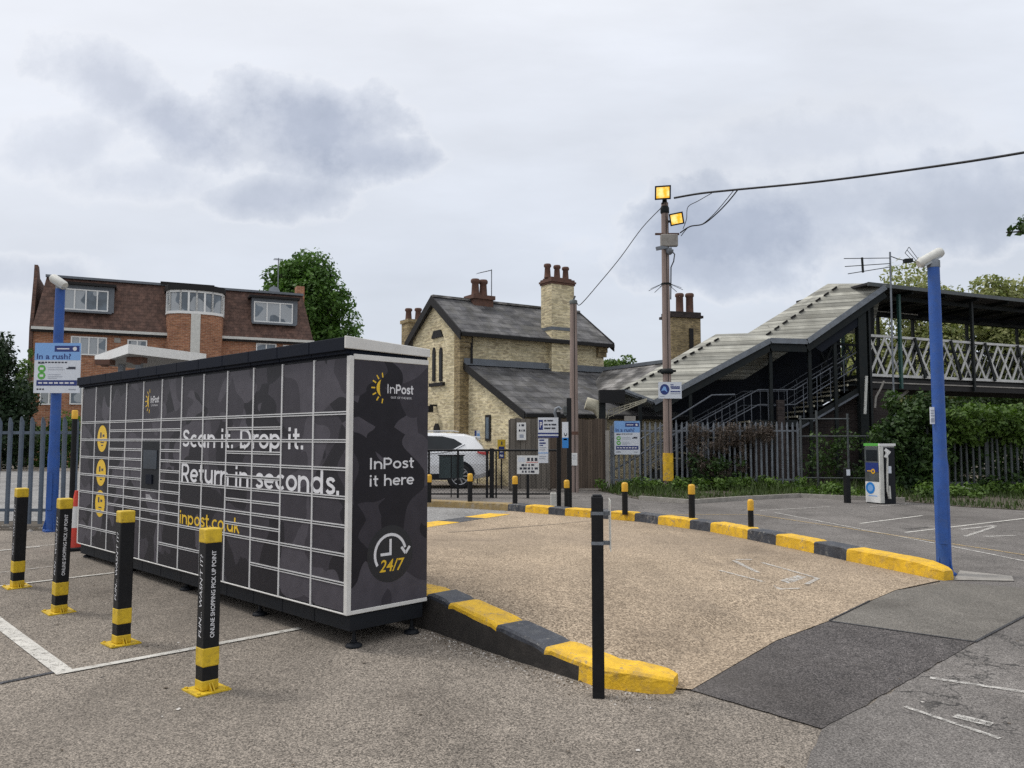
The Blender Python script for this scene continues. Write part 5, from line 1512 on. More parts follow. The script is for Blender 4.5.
for y, mt in ((0.0, 'lattice'), (BD, 'dark_steel')):
    mb = MB()
    bbox(mb, .05, BL, y - .05, y + .05, zt0 - .05, zt0 + .03); bbox(mb, .05, BL, y - .06, y + .06, zb0 - .03, zb0 + .06)
    x = .15; pw = .70
    while x < BL - pw:
        for a, b in ((0, 1), (1, 0)):
            mb.bar(bw(x + a * pw, y - .012 + .024 * a, zb0 + .05), bw(x + b * pw, y - .012 + .024 * a, zt0 - .04), .02, .085, up=(0, 0, 1))
        mb.bar(bw(x, y + .03, (zb0 + zt0) / 2), bw(x + pw / 2, y + .03, zt0 - .04), .016, .035); mb.bar(bw(x + pw / 2, y + .03, zb0 + .05), bw(x + pw, y + .03, (zb0 + zt0) / 2), .016, .035)
        x += pw
    mb.build('parapet_lattice', M[mt], FB, world=True)
for x, m in ((.05, 'dark_steel'), (1.45, 'green_post'), (3.2, 'dark_steel'), (5.0, 'dark_steel'), (8.0, 'dark_steel'), (11, 'dark_steel'), (14, 'dark_steel'), (17, 'dark_steel')):
    for y in (-.09, BD + .09):
        mb = MB(); bbox(mb, x - .045, x + .045, y - .045, y + .045, (zb0 - .4) if x > .5 else g0, br.loc(905, 286.5, -.45)[1] - .20); mb.build('roof_post', M[m], FB, world=True)
# raking struts outside the parapet
for x in (2.35, 4.1, 5.85, 7.6, 9.4):
    mb = MB(); mb.bar(bw(x - .22, -.10, zt0 + .0), bw(x + .22, -.12, zb0 - .02), .05, .09)
    mb.build('parapet_strut', M['dark_steel'], FB, world=True)
zr = br.loc(905, 286.5, -.45)[1]; ze = br.loc(975, 325, BD)[1]
mb = MB()
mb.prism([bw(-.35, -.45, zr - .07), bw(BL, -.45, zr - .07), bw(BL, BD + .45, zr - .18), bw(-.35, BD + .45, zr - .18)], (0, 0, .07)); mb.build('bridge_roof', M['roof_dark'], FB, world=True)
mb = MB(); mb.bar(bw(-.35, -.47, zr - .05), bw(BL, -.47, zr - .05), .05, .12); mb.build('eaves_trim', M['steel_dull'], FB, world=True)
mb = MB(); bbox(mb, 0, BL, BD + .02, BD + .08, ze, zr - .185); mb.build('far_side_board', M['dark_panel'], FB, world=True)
mb = MB()
for k in range(12): mb.bar(bw(.2 + k * 1.6, -.35, zr - .14), bw(.2 + k * 1.6, BD, zr - .22), .07, .10)
for k in range(12): mb.bar(bw(.2 + k * 1.6, BD - .02, ze + .05), bw(1.0 + k * 1.6, .4, zr - .16), .05, .06)
mb.bar(bw(-.2, .3, zr - .24), bw(BL, .3, zr - .24), .06, .14); mb.bar(bw(-.2, BD - .1, ze + .06), bw(BL, BD - .1, ze + .06), .06, .12)
mb.build('roof_frame', M['dark_steel'], FB, world=True)
mb = MB(); bbox(mb, 3.0, 5.2, BD - .005, BD + .0195, ze + .18, ze + .22); mb.build('repair_strip', M['offwhite'], FB, world=True)
mb = MB(); bbox(mb, -.1, 1.35, BD + .12, BD + .16, zb0 - .1, ze + .3); mb.build('end_screen_panel', M['dark_panel'], FB, world=True)
mb = MB(); mb.bar(bw(2.2, .3, zb0 - .42), bw(1.0, .5, zb0 - 1.2), .10, .10); mb.build('deck_brace', M['concrete'], FB, world=True)
mb = MB(); a, b = W(866.5, 376, 25.3), W(865, 414, 25.3); mb.tube([a, b], .045, 8); mb.build('white_pipe', M['offwhite'], FB, world=True)
mb = MB(); mb.tube([W(884, 381, 25.4), W(881, 388, 25.4), W(876, 397, 25.4), W(875, 408, 25.4)], .035, 6); mb.build('old_cable', M['concrete'], FB, world=True)

# post-and-rail barrier between the stairs and the charging post
a, b = W(800, 480, 23.3), W(872, 480, 23.0)
d = Vector((b.x - a.x, b.y - a.y)); L = d.length
t = thing('rail_fence', 'thin grey tubular rail fence in front of the dark brick stair base', 'fence', (a.x, a.y, base(0, 20)), math.atan2(d.y, d.x))
for x, h in ((.05, 2.15), (.5, 2.3), (1.35, 2.2), (L - .02, 1.4)):
    mb = MB(); mb.tube([(x, 0, -.05), (x, 0, h)], .032, 6); mb.build('fence_post', M['steel_dull'], t)
for z, x1 in ((.35, L), (1.55, L), (2.05, 1.4)):
    mb = MB(); mb.tube([(0, 0, z), (x1, 0, z)], .022, 6); mb.build('rail', M['steel_dull'], t)

# ------------------------------------------------------------------ foliage
def leaf_mesh(name, clumps, n, size, mat, parent=None, seed=1, flat=0.35, shell=0.55, origin=(0, 0, 0), aspect=0.55):
    """clumps = [(centre, (rx, ry, rz))...]; many small folded leaves through their volume, denser towards the outside"""
    r = np.random.default_rng(seed)
    C = np.array([c for c, _ in clumps], float); R = np.array([q for _, q in clumps], float)
    vol = (R[:, 0] * R[:, 1] * R[:, 2]) ** 0.72
    idx = r.choice(len(C), n, p=vol / vol.sum())
    d = r.normal(size=(n, 3)); d /= np.linalg.norm(d, axis=1)[:, None]
    rad = shell + (1 - shell) * r.random(n) ** 0.6
    rad *= r.normal(1.0, 0.09, n)
    P = C[idx] + d * R[idx] * rad[:, None]
    N = d * (1 - flat) + np.array([0, 0, 1.0]) * flat + r.normal(size=(n, 3)) * 0.55
    N /= np.linalg.norm(N, axis=1)[:, None]
    A = np.cross(N, r.normal(size=(n, 3))); A /= np.linalg.norm(A, axis=1)[:, None]
    B = np.cross(N, A)
    s = size * r.uniform(0.55, 1.35, n)[:, None]
    O = np.array(origin)
    v = np.empty((n, 4, 3))
    v[:, 0] = P - A * s; v[:, 1] = P - B * s * aspect + N * s * .12; v[:, 2] = P + A * s; v[:, 3] = P + B * s * aspect + N * s * .12
    v -= O
    me = bpy.data.meshes.new(name)
    me.vertices.add(n * 4); me.vertices.foreach_set('co', v.ravel())
    me.loops.add(n * 4); me.loops.foreach_set('vertex_index', np.arange(n * 4, dtype=np.int32))
    me.polygons.add(n); me.polygons.foreach_set('loop_start', np.arange(0, n * 4, 4, dtype=np.int32)); me.polygons.foreach_set('loop_total', np.full(n, 4, dtype=np.int32))
    me.materials.append(mat); me.update(calc_edges=True)
    o = bpy.data.objects.new(name, me); COL.objects.link(o)
    if parent is not None: o.parent = parent
    return o
def tree(name, label, x, y, trunk_h, crown, n, size, mat, seed=1, group=None, sub=26, r0=.22, flat=.35, shell=.55, lumps=.36):
    """crown = list of (centre offset x, y, z, rx, ry, rz); each is broken into many lumps along limbs"""
    z0 = base(x, y); rnd = random.Random(seed)
    t = thing(name, label, 'tree' if 'shrub' not in name else 'shrub', (x, y, z0), 0, group)
    cl = []; limbs = []
    for cx, cy, cz, rx, ry, rz in crown:
        for k in range(sub):
            a = rnd.random() * 6.283; ph = math.acos(rnd.uniform(-1, 1)); q = rnd.uniform(.35, .86)
            c = (cx + rx * q * math.sin(ph) * math.cos(a), cy + ry * q * math.sin(ph) * math.sin(a), cz + rz * q * math.cos(ph))
            f = lumps * rnd.uniform(.65, 1.25)
            cl.append((c, (rx * f, ry * f, rz * f * .8)))
            if k % 3 == 0: limbs.append(c)
    mb = MB()
    top = max(c[2] for c in crown)
    mb.tube([(0, 0, -.1), (.03, 0, trunk_h * .5), (-.02, .03, trunk_h), (0, 0, (trunk_h + top) / 2), (.05, 0, top)], [r0 * 1.25, r0, r0 * .8, r0 * .5, r0 * .15], 9)
    for c in limbs:
        z = trunk_h * rnd.uniform(.8, 1.0) + (c[2] - trunk_h) * .25
        m = (c[0] * .45, c[1] * .45, z + (c[2] - z) * .6)
        mb.tube([(0, 0, z), m, c], [r0 * .42, r0 * .25, r0 * .08], 5, caps=False)
    mb.build('trunk', M['bark'], t)
    leaf_mesh('crown', cl, n, size, M[mat], t, seed, flat, shell)
    return t
def at(px, Y): return W(px, 438, Y).x
def hz(py, Y): return W(512, py, Y).z

# the lime behind the flats
Yt = 62
x = at(303, Yt)
tree('lime_tree', 'tall round green lime tree rising behind the apartment block', x, Yt, 6.0,
     [(0, 0, 11.4, 4.0, 3.4, 4.9), (.8, -.3, 8.8, 3.9, 3.2, 3.9), (-.6, 0, 13.2, 3.0, 2.6, 3.1)], 30000, .17, 'leaf_tree', 4, sub=46, r0=.32, lumps=.30)
tree('dark_conifer', 'dark evergreen tree at the picture edge beside the apartment block', at(-2, 37), 37, 1.2,
     [(0, 0, 2.6, 1.6, 1.6, 2.4), (-.1, 0, 4.5, 1.0, 1.0, 2.1)], 9000, .10, 'leaf_dark', 8, sub=30, r0=.16, lumps=.34)
tree('sapling', 'slender pale tree between the dark evergreen and the brick flats', at(26, 41), 41, 2.5,
     [(0, 0, 4.6, .75, .75, 1.5)], 1700, .085, 'leaf_bright', 9, sub=22, r0=.07, lumps=.30)
for i, (px, Y, w, h, m, lb) in enumerate(((8, 39, 1.9, 2.6, 'leaf_dark', 'broad dark shrub behind the steel palisade fence under the evergreen'),
                                          (40, 42, 1.5, 1.9, 'leaf_tree', 'low green shrub behind the blue lamp post at the foot of the flats'),
                                          (74, 41, 1.7, 2.9, 'leaf_tree', 'taller green shrub against the flats beside the lockers'),
                                          (110, 42, 1.9, 2.7, 'leaf_dark', 'dark green shrub hidden behind the locker bank'))):
    tree('garden_shrub', lb, at(px, Y), Y, .4, [(0, 0, h * .5, w, 1.0, h * .55)], 4200, .085, m, 20 + i, 'shrubs in front of the apartment block', sub=24, r0=.06, lumps=.36)
# pale blossoming trees beyond the footbridge
Yb = 37
for i, (px, Y, top, w, lb) in enumerate(((925, 39, 263, 3.3, 'pale blossoming tree showing above and below the footbridge roof'),
                                         (1012, 38, 277, 2.7, 'pale green tree beyond the bridge at the picture edge'),
                                         (862, 41, 318, 1.7, 'small blossoming tree seen through the gap under the stair roof'))):
    zt = hz(top, Y)
    tree('blossom_tree', lb, at(px, Y), Y, 2.0, [(0, 0, zt - w * .9, w, w * .85, w * .95), (w * .3, 0, zt - w * 1.6, w * 1.1, w * .9, w * .95), (-w * .2, 0, zt - w * 2.0, w, w * .9, w)], 30000 if w > 2 else 8000, .11, 'leaf_pale', 31 + i, 'blossoming trees beyond the footbridge', sub=28, r0=.2, lumps=.30)
tree('background_tree', 'tiny green treetop above the platform roof between the house and the stairs', at(618, 58), 58, 3, [(0, 0, hz(371, 58), 1.6, 1.5, 1.25)], 1800, .12, 'leaf_bright', 41, sub=18, r0=.12)
for i, (px, Y, top, w, lb) in enumerate(((960, 33.5, 388, 3.2, 'dark bushy tree under the middle of the footbridge'), (1050, 34, 380, 3.5, 'dark bushy tree under the far end of the footbridge'), (1150, 36, 360, 4, 'dark tree beyond the palisade fence past the bridge'))):
    zt = hz(top, Y); tree('dark_tree', lb, at(px, Y), Y, .8, [(0, 0, zt - 1.3, w, 1.6, 1.5), (0, 0, .9, w * 1.05, 1.5, 1.2)], 7000, .10, 'leaf_ivy', 51 + i, 'dark trees beneath the footbridge', sub=30, r0=.14)
# the tree that only dips a twig into the frame
q = W(1010, 236, 10.5)
t = tree('overhanging_tree', 'leafy tree outside the frame dipping one dark twig into view', 10.6, 10.5, 3.6, [(0, 0, 6.1, 2.1, 2.1, 1.9)], 6500, .09, 'leaf_tree', 61, sub=26, r0=.17)
mb = MB(); mb.tube([(0, 0, 3.4), (-1.6, 0, 4.5), (-3.1, 0, q.z - .0), (q.x - 10.6 - .05, 0, q.z - .05)], [.07, .05, .025, .008], 6); mb.build('limb', M['bark'], t)
leaf_mesh('twig_leaves', [((q.x - 10.6 + .12, 0, q.z), (.17, .1, .09)), ((q.x - 10.6 + .40, .05, q.z + .12), (.24, .14, .14)), ((q.x - 10.6, 0, q.z - .05), (.07, .05, .05))], 150, .055, M['leaf_ivy'], t, 62, .3, .2)

# ivy hedge over the fence at the right, brambles on top
def hedge(name, label, cl, n, size, mat, seed, cat='hedge', **k):
    o = leaf_mesh(name, cl, n, size, M[mat], None, seed, **k)
    return tag(o, label, cat)
Yi = 22.6
rnd = random.Random(77)
cl = []
for k in range(90):
    px = rnd.uniform(878, 948); Y = rnd.uniform(21.6, 22.9)
    top = 396 + 26 * ss(905, 876, px) if False else 398 + 14 * rnd.random() + (18 if px < 890 else 0)
    py = rnd.uniform(top, 488)
    p = W(px, py, Y); cl.append(((p.x, p.y, max(.2, p.z)), (.30, .26, .32)))
hedge('ivy_hedge', 'dark ivy mass climbing between the charging post and the blue lamp post', cl, 13000, .075, 'leaf_ivy', 71, shell=.3)
cl = []
for k in range(120):
    px = rnd.uniform(938, 1120); Y = rnd.uniform(22.0, 23.6)
    py = rnd.uniform(425, 492) if rnd.random() < .68 else rnd.uniform(414, 436)
    p = W(px, py, Y if py < 436 else Y + rnd.choice((-.45, .35, .35, .4, .35, .3))); cl.append(((p.x, p.y, max(.2, p.z)), (.36, .26, .30)))
hedge('ivy_hedge', 'dark ivy growing through the weathered palisade fence beyond the blue lamp post', cl, 17000, .072, 'leaf_ivy', 72, shell=.3)
cl = []
for k in range(60):
    px = rnd.uniform(944, 1110); p = W(px, rnd.uniform(409, 440), rnd.uniform(21.3, 22.4)); cl.append(((p.x, p.y, p.z), (.40, .28, .20)))
hedge('bramble_hedge', 'bright green bramble spilling over the top of the weathered palisade fence', cl, 7500, .072, 'leaf_bright', 73, shell=.3)
cl = []
for k in range(150):
    px = rnd.uniform(690, 750) if k % 4 else rnd.uniform(742, 772); p = W(px, rnd.uniform(428, 440) if px > 745 else 428 + 46 * rnd.random() ** 1.5, rnd.uniform(23.2, 23.7)); cl.append(((p.x, p.y, p.z), (rnd.uniform(.06, .22), .10, rnd.uniform(.1, .3))))
hedge('dead_creeper', 'brown dead creeper tangled through the silver palisade fence', cl, 9000, .045, 'leaf_dead', 74, 'creeper', shell=.05, flat=.0, aspect=.25)
cl = []
for k in range(34):
    px = rnd.uniform(690, 742); p = W(px, rnd.uniform(458, 486), rnd.uniform(23.1, 23.5)); cl.append(((p.x, p.y, max(.15, p.z)), (.22, .15, .22)))
hedge('green_creeper', 'dark green creeper at the foot of the silver palisade fence', cl, 1300, .055, 'leaf_ivy', 75, 'creeper', shell=.2)
cl = []
for k in range(40):
    px = rnd.uniform(806, 872); p = W(px, rnd.uniform(430, 490), rnd.uniform(23.6, 24.6)); cl.append(((p.x, p.y, max(.15, p.z)), (.30, .2, .28)))
hedge('dark_undergrowth', 'dark undergrowth behind the tubular rail fence by the brick stair base', cl, 1100, .07, 'leaf_ivy', 76, 'undergrowth', shell=.2)

# verge: soil, edging and grass
front = [G(598, 491), G(640, 500), G(692, 504), G(740, 500.5), G(800, 497.5), G(850, 500), G(905, 502), G(960, 507), G(1030, 511), G(1150, 516)]
rear = [(W(598, 480, 23.7)), W(800, 480, 23.7), W(880, 480, 22.8), W(1150, 480, 22.2)]
mb = MB(); sheet(mb, front + rear[::-1], base, 0.014); tag(mb.build('verge_soil', M['soil']), kind='structure')
mb = MB()
for a, b in zip(front[1:6], front[2:7]): mb.bar(a + Vector((0, 0, .05)), b + Vector((0, 0, .05)), .09, .10)
tag(mb.build('verge_edging_kerb', M['concrete']), kind='structure')
def in_poly(p, poly):
    c = False; j = len(poly) - 1
    for i in range(len(poly)):
        if (poly[i][1] > p[1]) != (poly[j][1] > p[1]) and p[0] < (poly[j][0] - poly[i][0]) * (p[1] - poly[i][1]) / (poly[j][1] - poly[i][1]) + poly[i][0]: c = not c
        j = i
    return c
pv = [(p.x, p.y) for p in front + rear[::-1]]
rnd = random.Random(5); mb = MB()
n = 0
while n < 9000:
    x, y = rnd.uniform(2.2, 17.5), rnd.uniform(15.5, 24)
    if not in_poly((x, y), pv): continue
    # patchy: bare here and there, rank against the fence
    pat = math.sin(x * 2.1) + math.sin(x * .83 + y * 1.7) + math.sin(y * 3.1 + x * 3.7) * .5
    if pat < -.7 and rnd.random() < .8: continue
    k = ss(20.0, 23.3, y)
    h = rnd.uniform(.05, .16) + k * rnd.uniform(0, .32) * (1 if pat > 0 else .5)
    w = rnd.uniform(.008, .02) + .012 * k; a = rnd.random() * 6.283; l = rnd.uniform(.1, .6) * h
    dx, dy = math.cos(a), math.sin(a); z = base(x, y)
    mb.poly([(x - dy * w, y + dx * w, z), (x + dy * w, y - dx * w, z), (x + dx * l, y + dy * l, z + h)]); n += 1
tag(mb.build('verge_grass', M['grass']), kind='stuff')
cl = []
for k in range(46):
    px = rnd.uniform(600, 800); p = W(px, 488, rnd.uniform(22.4, 23.4)); cl.append(((p.x, p.y, base(0, 23) + rnd.uniform(.08, .30)), (.22, .16, .16)))
for k in range(50):
    px = rnd.uniform(800, 1100); p = W(px, 490, rnd.uniform(20.0, 21.6)); cl.append(((p.x, p.y, base(0, 23) + rnd.uniform(.05, .25)), (.30, .2, .15)))
o = leaf_mesh('verge_weeds', cl, 6500, .055, M['leaf_bright'], None, 88, shell=.15); tag(o, kind='stuff')
# strip of rubble and weeds under the palisade fence on the other side of the car park
mb = MB(); sheet(mb, [(-18, 13.2), (-3.2, 13.1), (-3.2, 14.4), (-18, 14.6)], base, .012); tag(mb.build('fence_soil', M['soil']), kind='structure')
mb = MB(); sheet(mb, [(-60, 14.6), (-8, 14.4), (-6, 36), (-60, 36)], base, .012); tag(mb.build('service_road', M['pale_path']), kind='structure')
mb = MB(); line(mb, (-24, 20), (-9, 20.6), .1, .018); line(mb, (-40, 30), (-9, 30), .12, .018); tag(mb.build('service_road_line', M['white_line']), kind='structure')
rnd = random.Random(9); mb = MB()
for i in range(260):
    x, y = rnd.uniform(-11, -4), rnd.gauss(13.45, .22); s = rnd.uniform(.015, .06); z = base(x, y); a = rnd.random() * 6
    pts = [(x + s * math.cos(a + q) * rnd.uniform(.6, 1.2), y + s * math.sin(a + q) * rnd.uniform(.6, 1.2), z) for q in (0, 1.5, 3.1, 4.6)]
    for q in range(4): mb.poly([pts[q], pts[(q + 1) % 4], (x, y, z + s * .7)], 0 if i % 3 else 1)
tag(mb.build('fence_rubble', [M['dead_leaf'], M['concrete']]), kind='stuff')

# ------------------------------------------------------------------ signs
def rush_sign(parent, o, U, N, w, h, name='sign_board'):
    """payment sign: pale blue head, white middle, navy band"""
    o, U, N = Vector(o), Vector(U).normalized(), Vector(N).normalized(); V = Vector((0, 0, 1))
    mb = MB(); mb.prism([o - U * w / 2 - N * .018, o + U * w / 2 - N * .018, o + U * w / 2 - N * .018 + V * h, o - U * w / 2 - N * .018 + V * h], N * .018); sb = mb.build(name, M['sign_white'], parent)
    c = o + N * .0015
    def R(mats, rects, nm, out=0.0):
        mb = MB()
        for x0, x1, y0, y1 in rects: rect(mb, c, U, V, (x0 - .5) * w, (x1 - .5) * w, (1 - y1) * h, (1 - y0) * h, 0, out)
        return mb.build(nm, M[mats], sb)
    R('sign_sky', [(0, 1, 0, .345)], 'sign_header'); R('sign_navy', [(.43, .97, .055, .175), (.06, 1 - .06, .745, .855)], 'sign_band', .001)
    mb = MB(); put_text(mb, 'In a rush?', c - U * w * .45 + V * h * .68, U, V, h * .105, w * .74, bold=.02, out=.001); mb.build('sign_lettering', M['sign_navy'], sb)
    mb = MB(); disc(mb, c + U * w * .37 + V * h * .885, U, V, w * .045, w * .045, n=16, out=.002); rect(mb, c, U, V, -.02 * w, .25 * w, .873 * h, .897 * h, 0, .002)
    for k in range(7): rect(mb, c, U, V, (-.40 + k * .115) * w, (-.40 + k * .115 + .085) * w, .185 * h, .215 * h, 0, .002)
    mb.build('sign_print', M['logo_white'], sb)
    mb = MB()
    for y in (.515, .655): disc(mb, c - U * w * .335 + V * h * (1 - y), U, V, w * .085, w * .085, n=20, out=.001); rect(mb, c, U, V, -.26 * w, -.30 * w + .02, (1 - y) * h - .01, (1 - y) * h - .005, 0, .001)
    mb.build('sign_disc', M['sign_green'], sb)
    mb = MB()
    for y in (.515, .655): rect(mb, c - U * w * .335 + V * h * (1 - y), U, V, -w * .04, w * .04, -w * .025, w * .025, 0, .002)
    mb.build('disc_print', M['logo_white'], sb)
    mb = MB()
    rect(mb, c, U, V, -.42 * w, -.28 * w, .585 * h, .60 * h, 0, .001)
    for k in range(9): rect(mb, c, U, V, (-.42 + k * .072) * w, (-.42 + k * .072 + .055) * w, .598 * h, .625 * h, 0, .0012)
    rect(mb, c, U, V, .20 * w, .40 * w, .475 * h, .50 * h, 0, .001); rect(mb, c, U, V, .24 * w, .40 * w, .50 * h, .525 * h, 0, .001)
    for k in range(3): rect(mb, c, U, V, (-.43 + k * .06) * w, (-.39 + k * .06) * w, .06 * h, .09 * h, 0, .001)
    mb.build('sign_print', M['ink'], sb)
    R('grey_ink', [(.30, .62, .49, .50), (.30, .66, .53, .54), (.30, .58, .63, .64), (.30, .62, .67, .68), (.30, .5, .70, .71), (.76, .92, .92, .94)], 'sign_print', .0011)
    return sb
def board(parent, px0, py0, px1, py1, Y, mat='sign_white', name='sign_board', th=.015):
    a, b = W(px0, py1, Y), W(px1, py0, Y)
    mb = MB(); mb.prism([(a.x, Y, a.z), (b.x, Y, a.z), (b.x, Y, b.z), (a.x, Y, b.z)], (0, th, 0))
    return mb.build(name, M[mat], parent, world=True), a, b
def marks(parent, a, b, rects, mat, name='sign_print', out=.002):
    """rects in fractions of the board, y down from its top"""
    mb = MB(); w, h = b.x - a.x, b.z - a.z
    for x0, x1, y0, y1 in rects: rect(mb, (a.x, a.y - out, b.z), (1, 0, 0), (0, 0, 1), x0 * w, x1 * w, -y1 * h, -y0 * h)
    return mb.build(name, M[mat], parent, world=True)

# ------------------------------------------------------------------ blue lamp posts
def lamp_post(label, base_px, top_py, r, rz):
    p = G(*base_px); H = W(base_px[0], top_py, p.y).z - p.z
    t = thing('lamp_post', label, 'lamp post', p, rz, 'blue car park lamp posts')
    mb = MB(); mb.lathe((0, 0, -.02), [(r * 1.12, 0), (r * 1.12, 1.25), (r * 1.0, 1.32), (r * .92, H + .02)], 12, rot=.26); mb.build('post', M['blue'], t)
    mb = MB(); mb.lathe((0, 0, -.005), [(r * 1.75, 0), (r * 1.75, .03), (r * 1.3, .05)], 4, smooth=False)
    for k in range(4):
        a = k * math.pi / 2 + math.pi / 4; mb.prism([(r * 1.0 * math.cos(a), r * 1.0 * math.sin(a), .045), (r * 1.6 * math.cos(a), r * 1.6 * math.sin(a), .045), (r * 1.0 * math.cos(a), r * 1.0 * math.sin(a), .24)], (-.012 * math.sin(a), .012 * math.cos(a), 0))
    mb.build('base_plate', M['blue'], t)
    mb = MB(); mb.prism([(-.045, -r * 1.13 - .002, .35), (.045, -r * 1.13 - .002, .35), (.045, -r * 1.13 - .002, .95), (-.045, -r * 1.13 - .002, .95)], (0, -.006, 0)); mb.build('access_door', M['blue'], t)
    return t, p, H
def flood_head(t, H, tip, tail, r, facing):
    """rounded white housing from tail to tip (local), glass below"""
    mb = MB(); mb.tube([tail, Vector(tail).lerp(Vector(tip), .12), Vector(tail).lerp(Vector(tip), .9), tip], [r * .75, r, r, r * .8], 14)
    h = mb.build('lamp_head', M['offwhite'], t)
    a, b = Vector(tail).lerp(Vector(tip), .15), Vector(tail).lerp(Vector(tip), .85)
    mb = MB(); mb.bar(a + Vector(facing) * r * .9, b + Vector(facing) * r * .9, r * 1.5, r * .35); mb.build('lamp_glass', M['glass'], h)
    mb = MB(); m = Vector(tail).lerp(Vector(tip), .55); mb.bar((0, 0, H - .02), m + Vector(facing) * r * .7, .05, .05); mb.lathe((0, 0, H - .02), [(.07, 0), (.07, .08), (.04, .1)], 10); mb.build('lamp_bracket', M['steel'], t)
LP, p, H = lamp_post('blue lamp post carrying the pale blue payment sign, by the palisade fence', (51, 531.5), 289, .081, 0)
flood_head(LP, H, (.12, -.08, H + .03), (-.13, -.02, H + .19), .075, (.35, -.25, -.8))
# its payment sign
Ys = p.y - .13
q = W(56.3, 393, Ys)
t = thing('payment_sign', 'pale blue and white payment sign fixed to the blue lamp post', 'sign', (q.x, q.y, base(q.x, q.y)), 0, 'payment signs')
rush_sign(t, (0, 0, q.z - base(q.x, q.y)), (1, .04, 0), (.04, -1, 0), W(79, 360, Ys).x - W(34, 360, Ys).x, W(56, 343, Ys).z - q.z)
LP2, p, H = lamp_post('blue lamp post standing at the far end of the yellow and black kerb', (944.5, 575), 266, .071, -.45)
dv = Vector((math.cos(-.45), -math.sin(-.45), 0))
flood_head(LP2, H, tuple(dv * .10 + Vector((0, 0, H + .17))), tuple(dv * -.17 + Vector((0, 0, H + .02))), .060, (.2, -.1, -.9))
a, b = W(930.5, 424, p.y - .02), W(934.5, 407, p.y - .02)
t = thing('post_notice', 'small white notice on the side of the blue lamp post by the kerb end', 'notice', (a.x, a.y, base(a.x, a.y)))
o, a, b = board(t, 930.2, 424, 935, 407, p.y - .03); marks(o, a, b, [(.1, .9, .1, .35), (.1, .9, .45, .52), (.1, .8, .6, .67), (.1, .9, .75, .82)], 'grey_ink')

# payment sign on the palisade fence
q = W(627.3, 454.5, 23.42)
t = thing('payment_sign', 'pale blue and white payment sign hung on the silver palisade fence', 'sign', (q.x, q.y, base(q.x, q.y)), 0, 'payment signs')
rush_sign(t, (0, 0, q.z - base(q.x, q.y)), (1, 0, 0), (0, -1, 0), W(640, 430, 23.42).x - W(614.5, 430, 23.42).x, W(627, 421, 23.42).z - q.z)
mb = MB(); mb.box(-.08, .25, -.02, -.012, W(627, 421, 23.42).z - q.z + q.z - base(0, 23) + .002, W(627, 416, 23.42).z - base(0, 23)); mb.build('sign_tab', M['concrete'], t)

# ------------------------------------------------------------------ timber poles, floodlights and cables
Yp = 23.05
pb = W(668.3, 480, Yp); ztop = W(664, 203, Yp).z
t = thing('floodlight_pole', 'tall timber pole with yellow painted foot and two lit amber floodlights', 'pole', (pb.x, Yp, base(pb.x, Yp)))
g0 = base(pb.x, Yp)
zy = W(668, 453, Yp).z - g0; zy0 = .28
mb = MB(); mb.lathe((0, 0, -.2), [(.135, 0), (.13, zy0 + .2), (.128, zy + .2), (.118, 5.0), (.105, ztop - g0 + .2)], 12); mb.build('post', M['wood_pole'], t)
mb = MB(); mb.lathe((0, 0, zy0), [(.155, 0), (.150, zy - zy0)], 12); mb.build('painted_foot', M['kerb_yellow'], t)
def lz(py): return W(666, py, Yp).z - g0
mb = MB(); mb.lathe((0, 0, lz(374)), [(.15, 0), (.19, .03), (.19, .12), (.15, .15)], 12); mb.bar((-.2, 0, lz(371)), (.26, 0, lz(371)), .06, .06); mb.build('clamp', M['dark_steel'], t)
mb = MB(); mb.lathe((0, 0, lz(285)), [(.13, 0), (.14, .05)], 10)
for k in range(9):
    a = k * 2 * math.pi / 9; mb.bar((.12 * math.cos(a), .12 * math.sin(a), lz(284)), (.50 * math.cos(a), .50 * math.sin(a), lz(284) - .17), .012, .012)
mb.build('climb_guard', M['dark_steel'], t)
mb = MB(); mb.box(-.17, .33, -.24, -.10, lz(248), lz(236)); mb.build('junction_box', M['concrete'], t, bevel=.02)
mb = MB(); mb.bar((-.30, -.05, lz(234.5)), (.40, -.05, lz(234.5)), .07, .05); mb.build('cross_arm', M['pot'], t)
mb = MB(); mb.bar((-.05, -.12, lz(250)), (.15, -.2, lz(250)), .05, .05); mb.bar((-.30, -.22, lz(250.5)), (.02, -.16, lz(248)), .09, .10); mb.lathe((.10, -.16, lz(256)), [(.03, 0), (.10, .06), (.11, .14)], 12); mb.build('camera', M['steel'], t)
mb = MB(); mb.tube([(.12, -.1, lz(250)), (.25, -.1, lz(255)), (.22, -.1, lz(262)), (.14, -.1, lz(268)), (.12, -.1, lz(300))], .018, 6); mb.build('cable_loop', M['cable'], t)
mb = MB(); mb.lathe((0, 0, lz(214)), [(.10, 0), (.13, .03), (.13, .18), (.08, .28), (.06, .5)], 10); mb.build('pole_collar', M['dark_steel'], t)
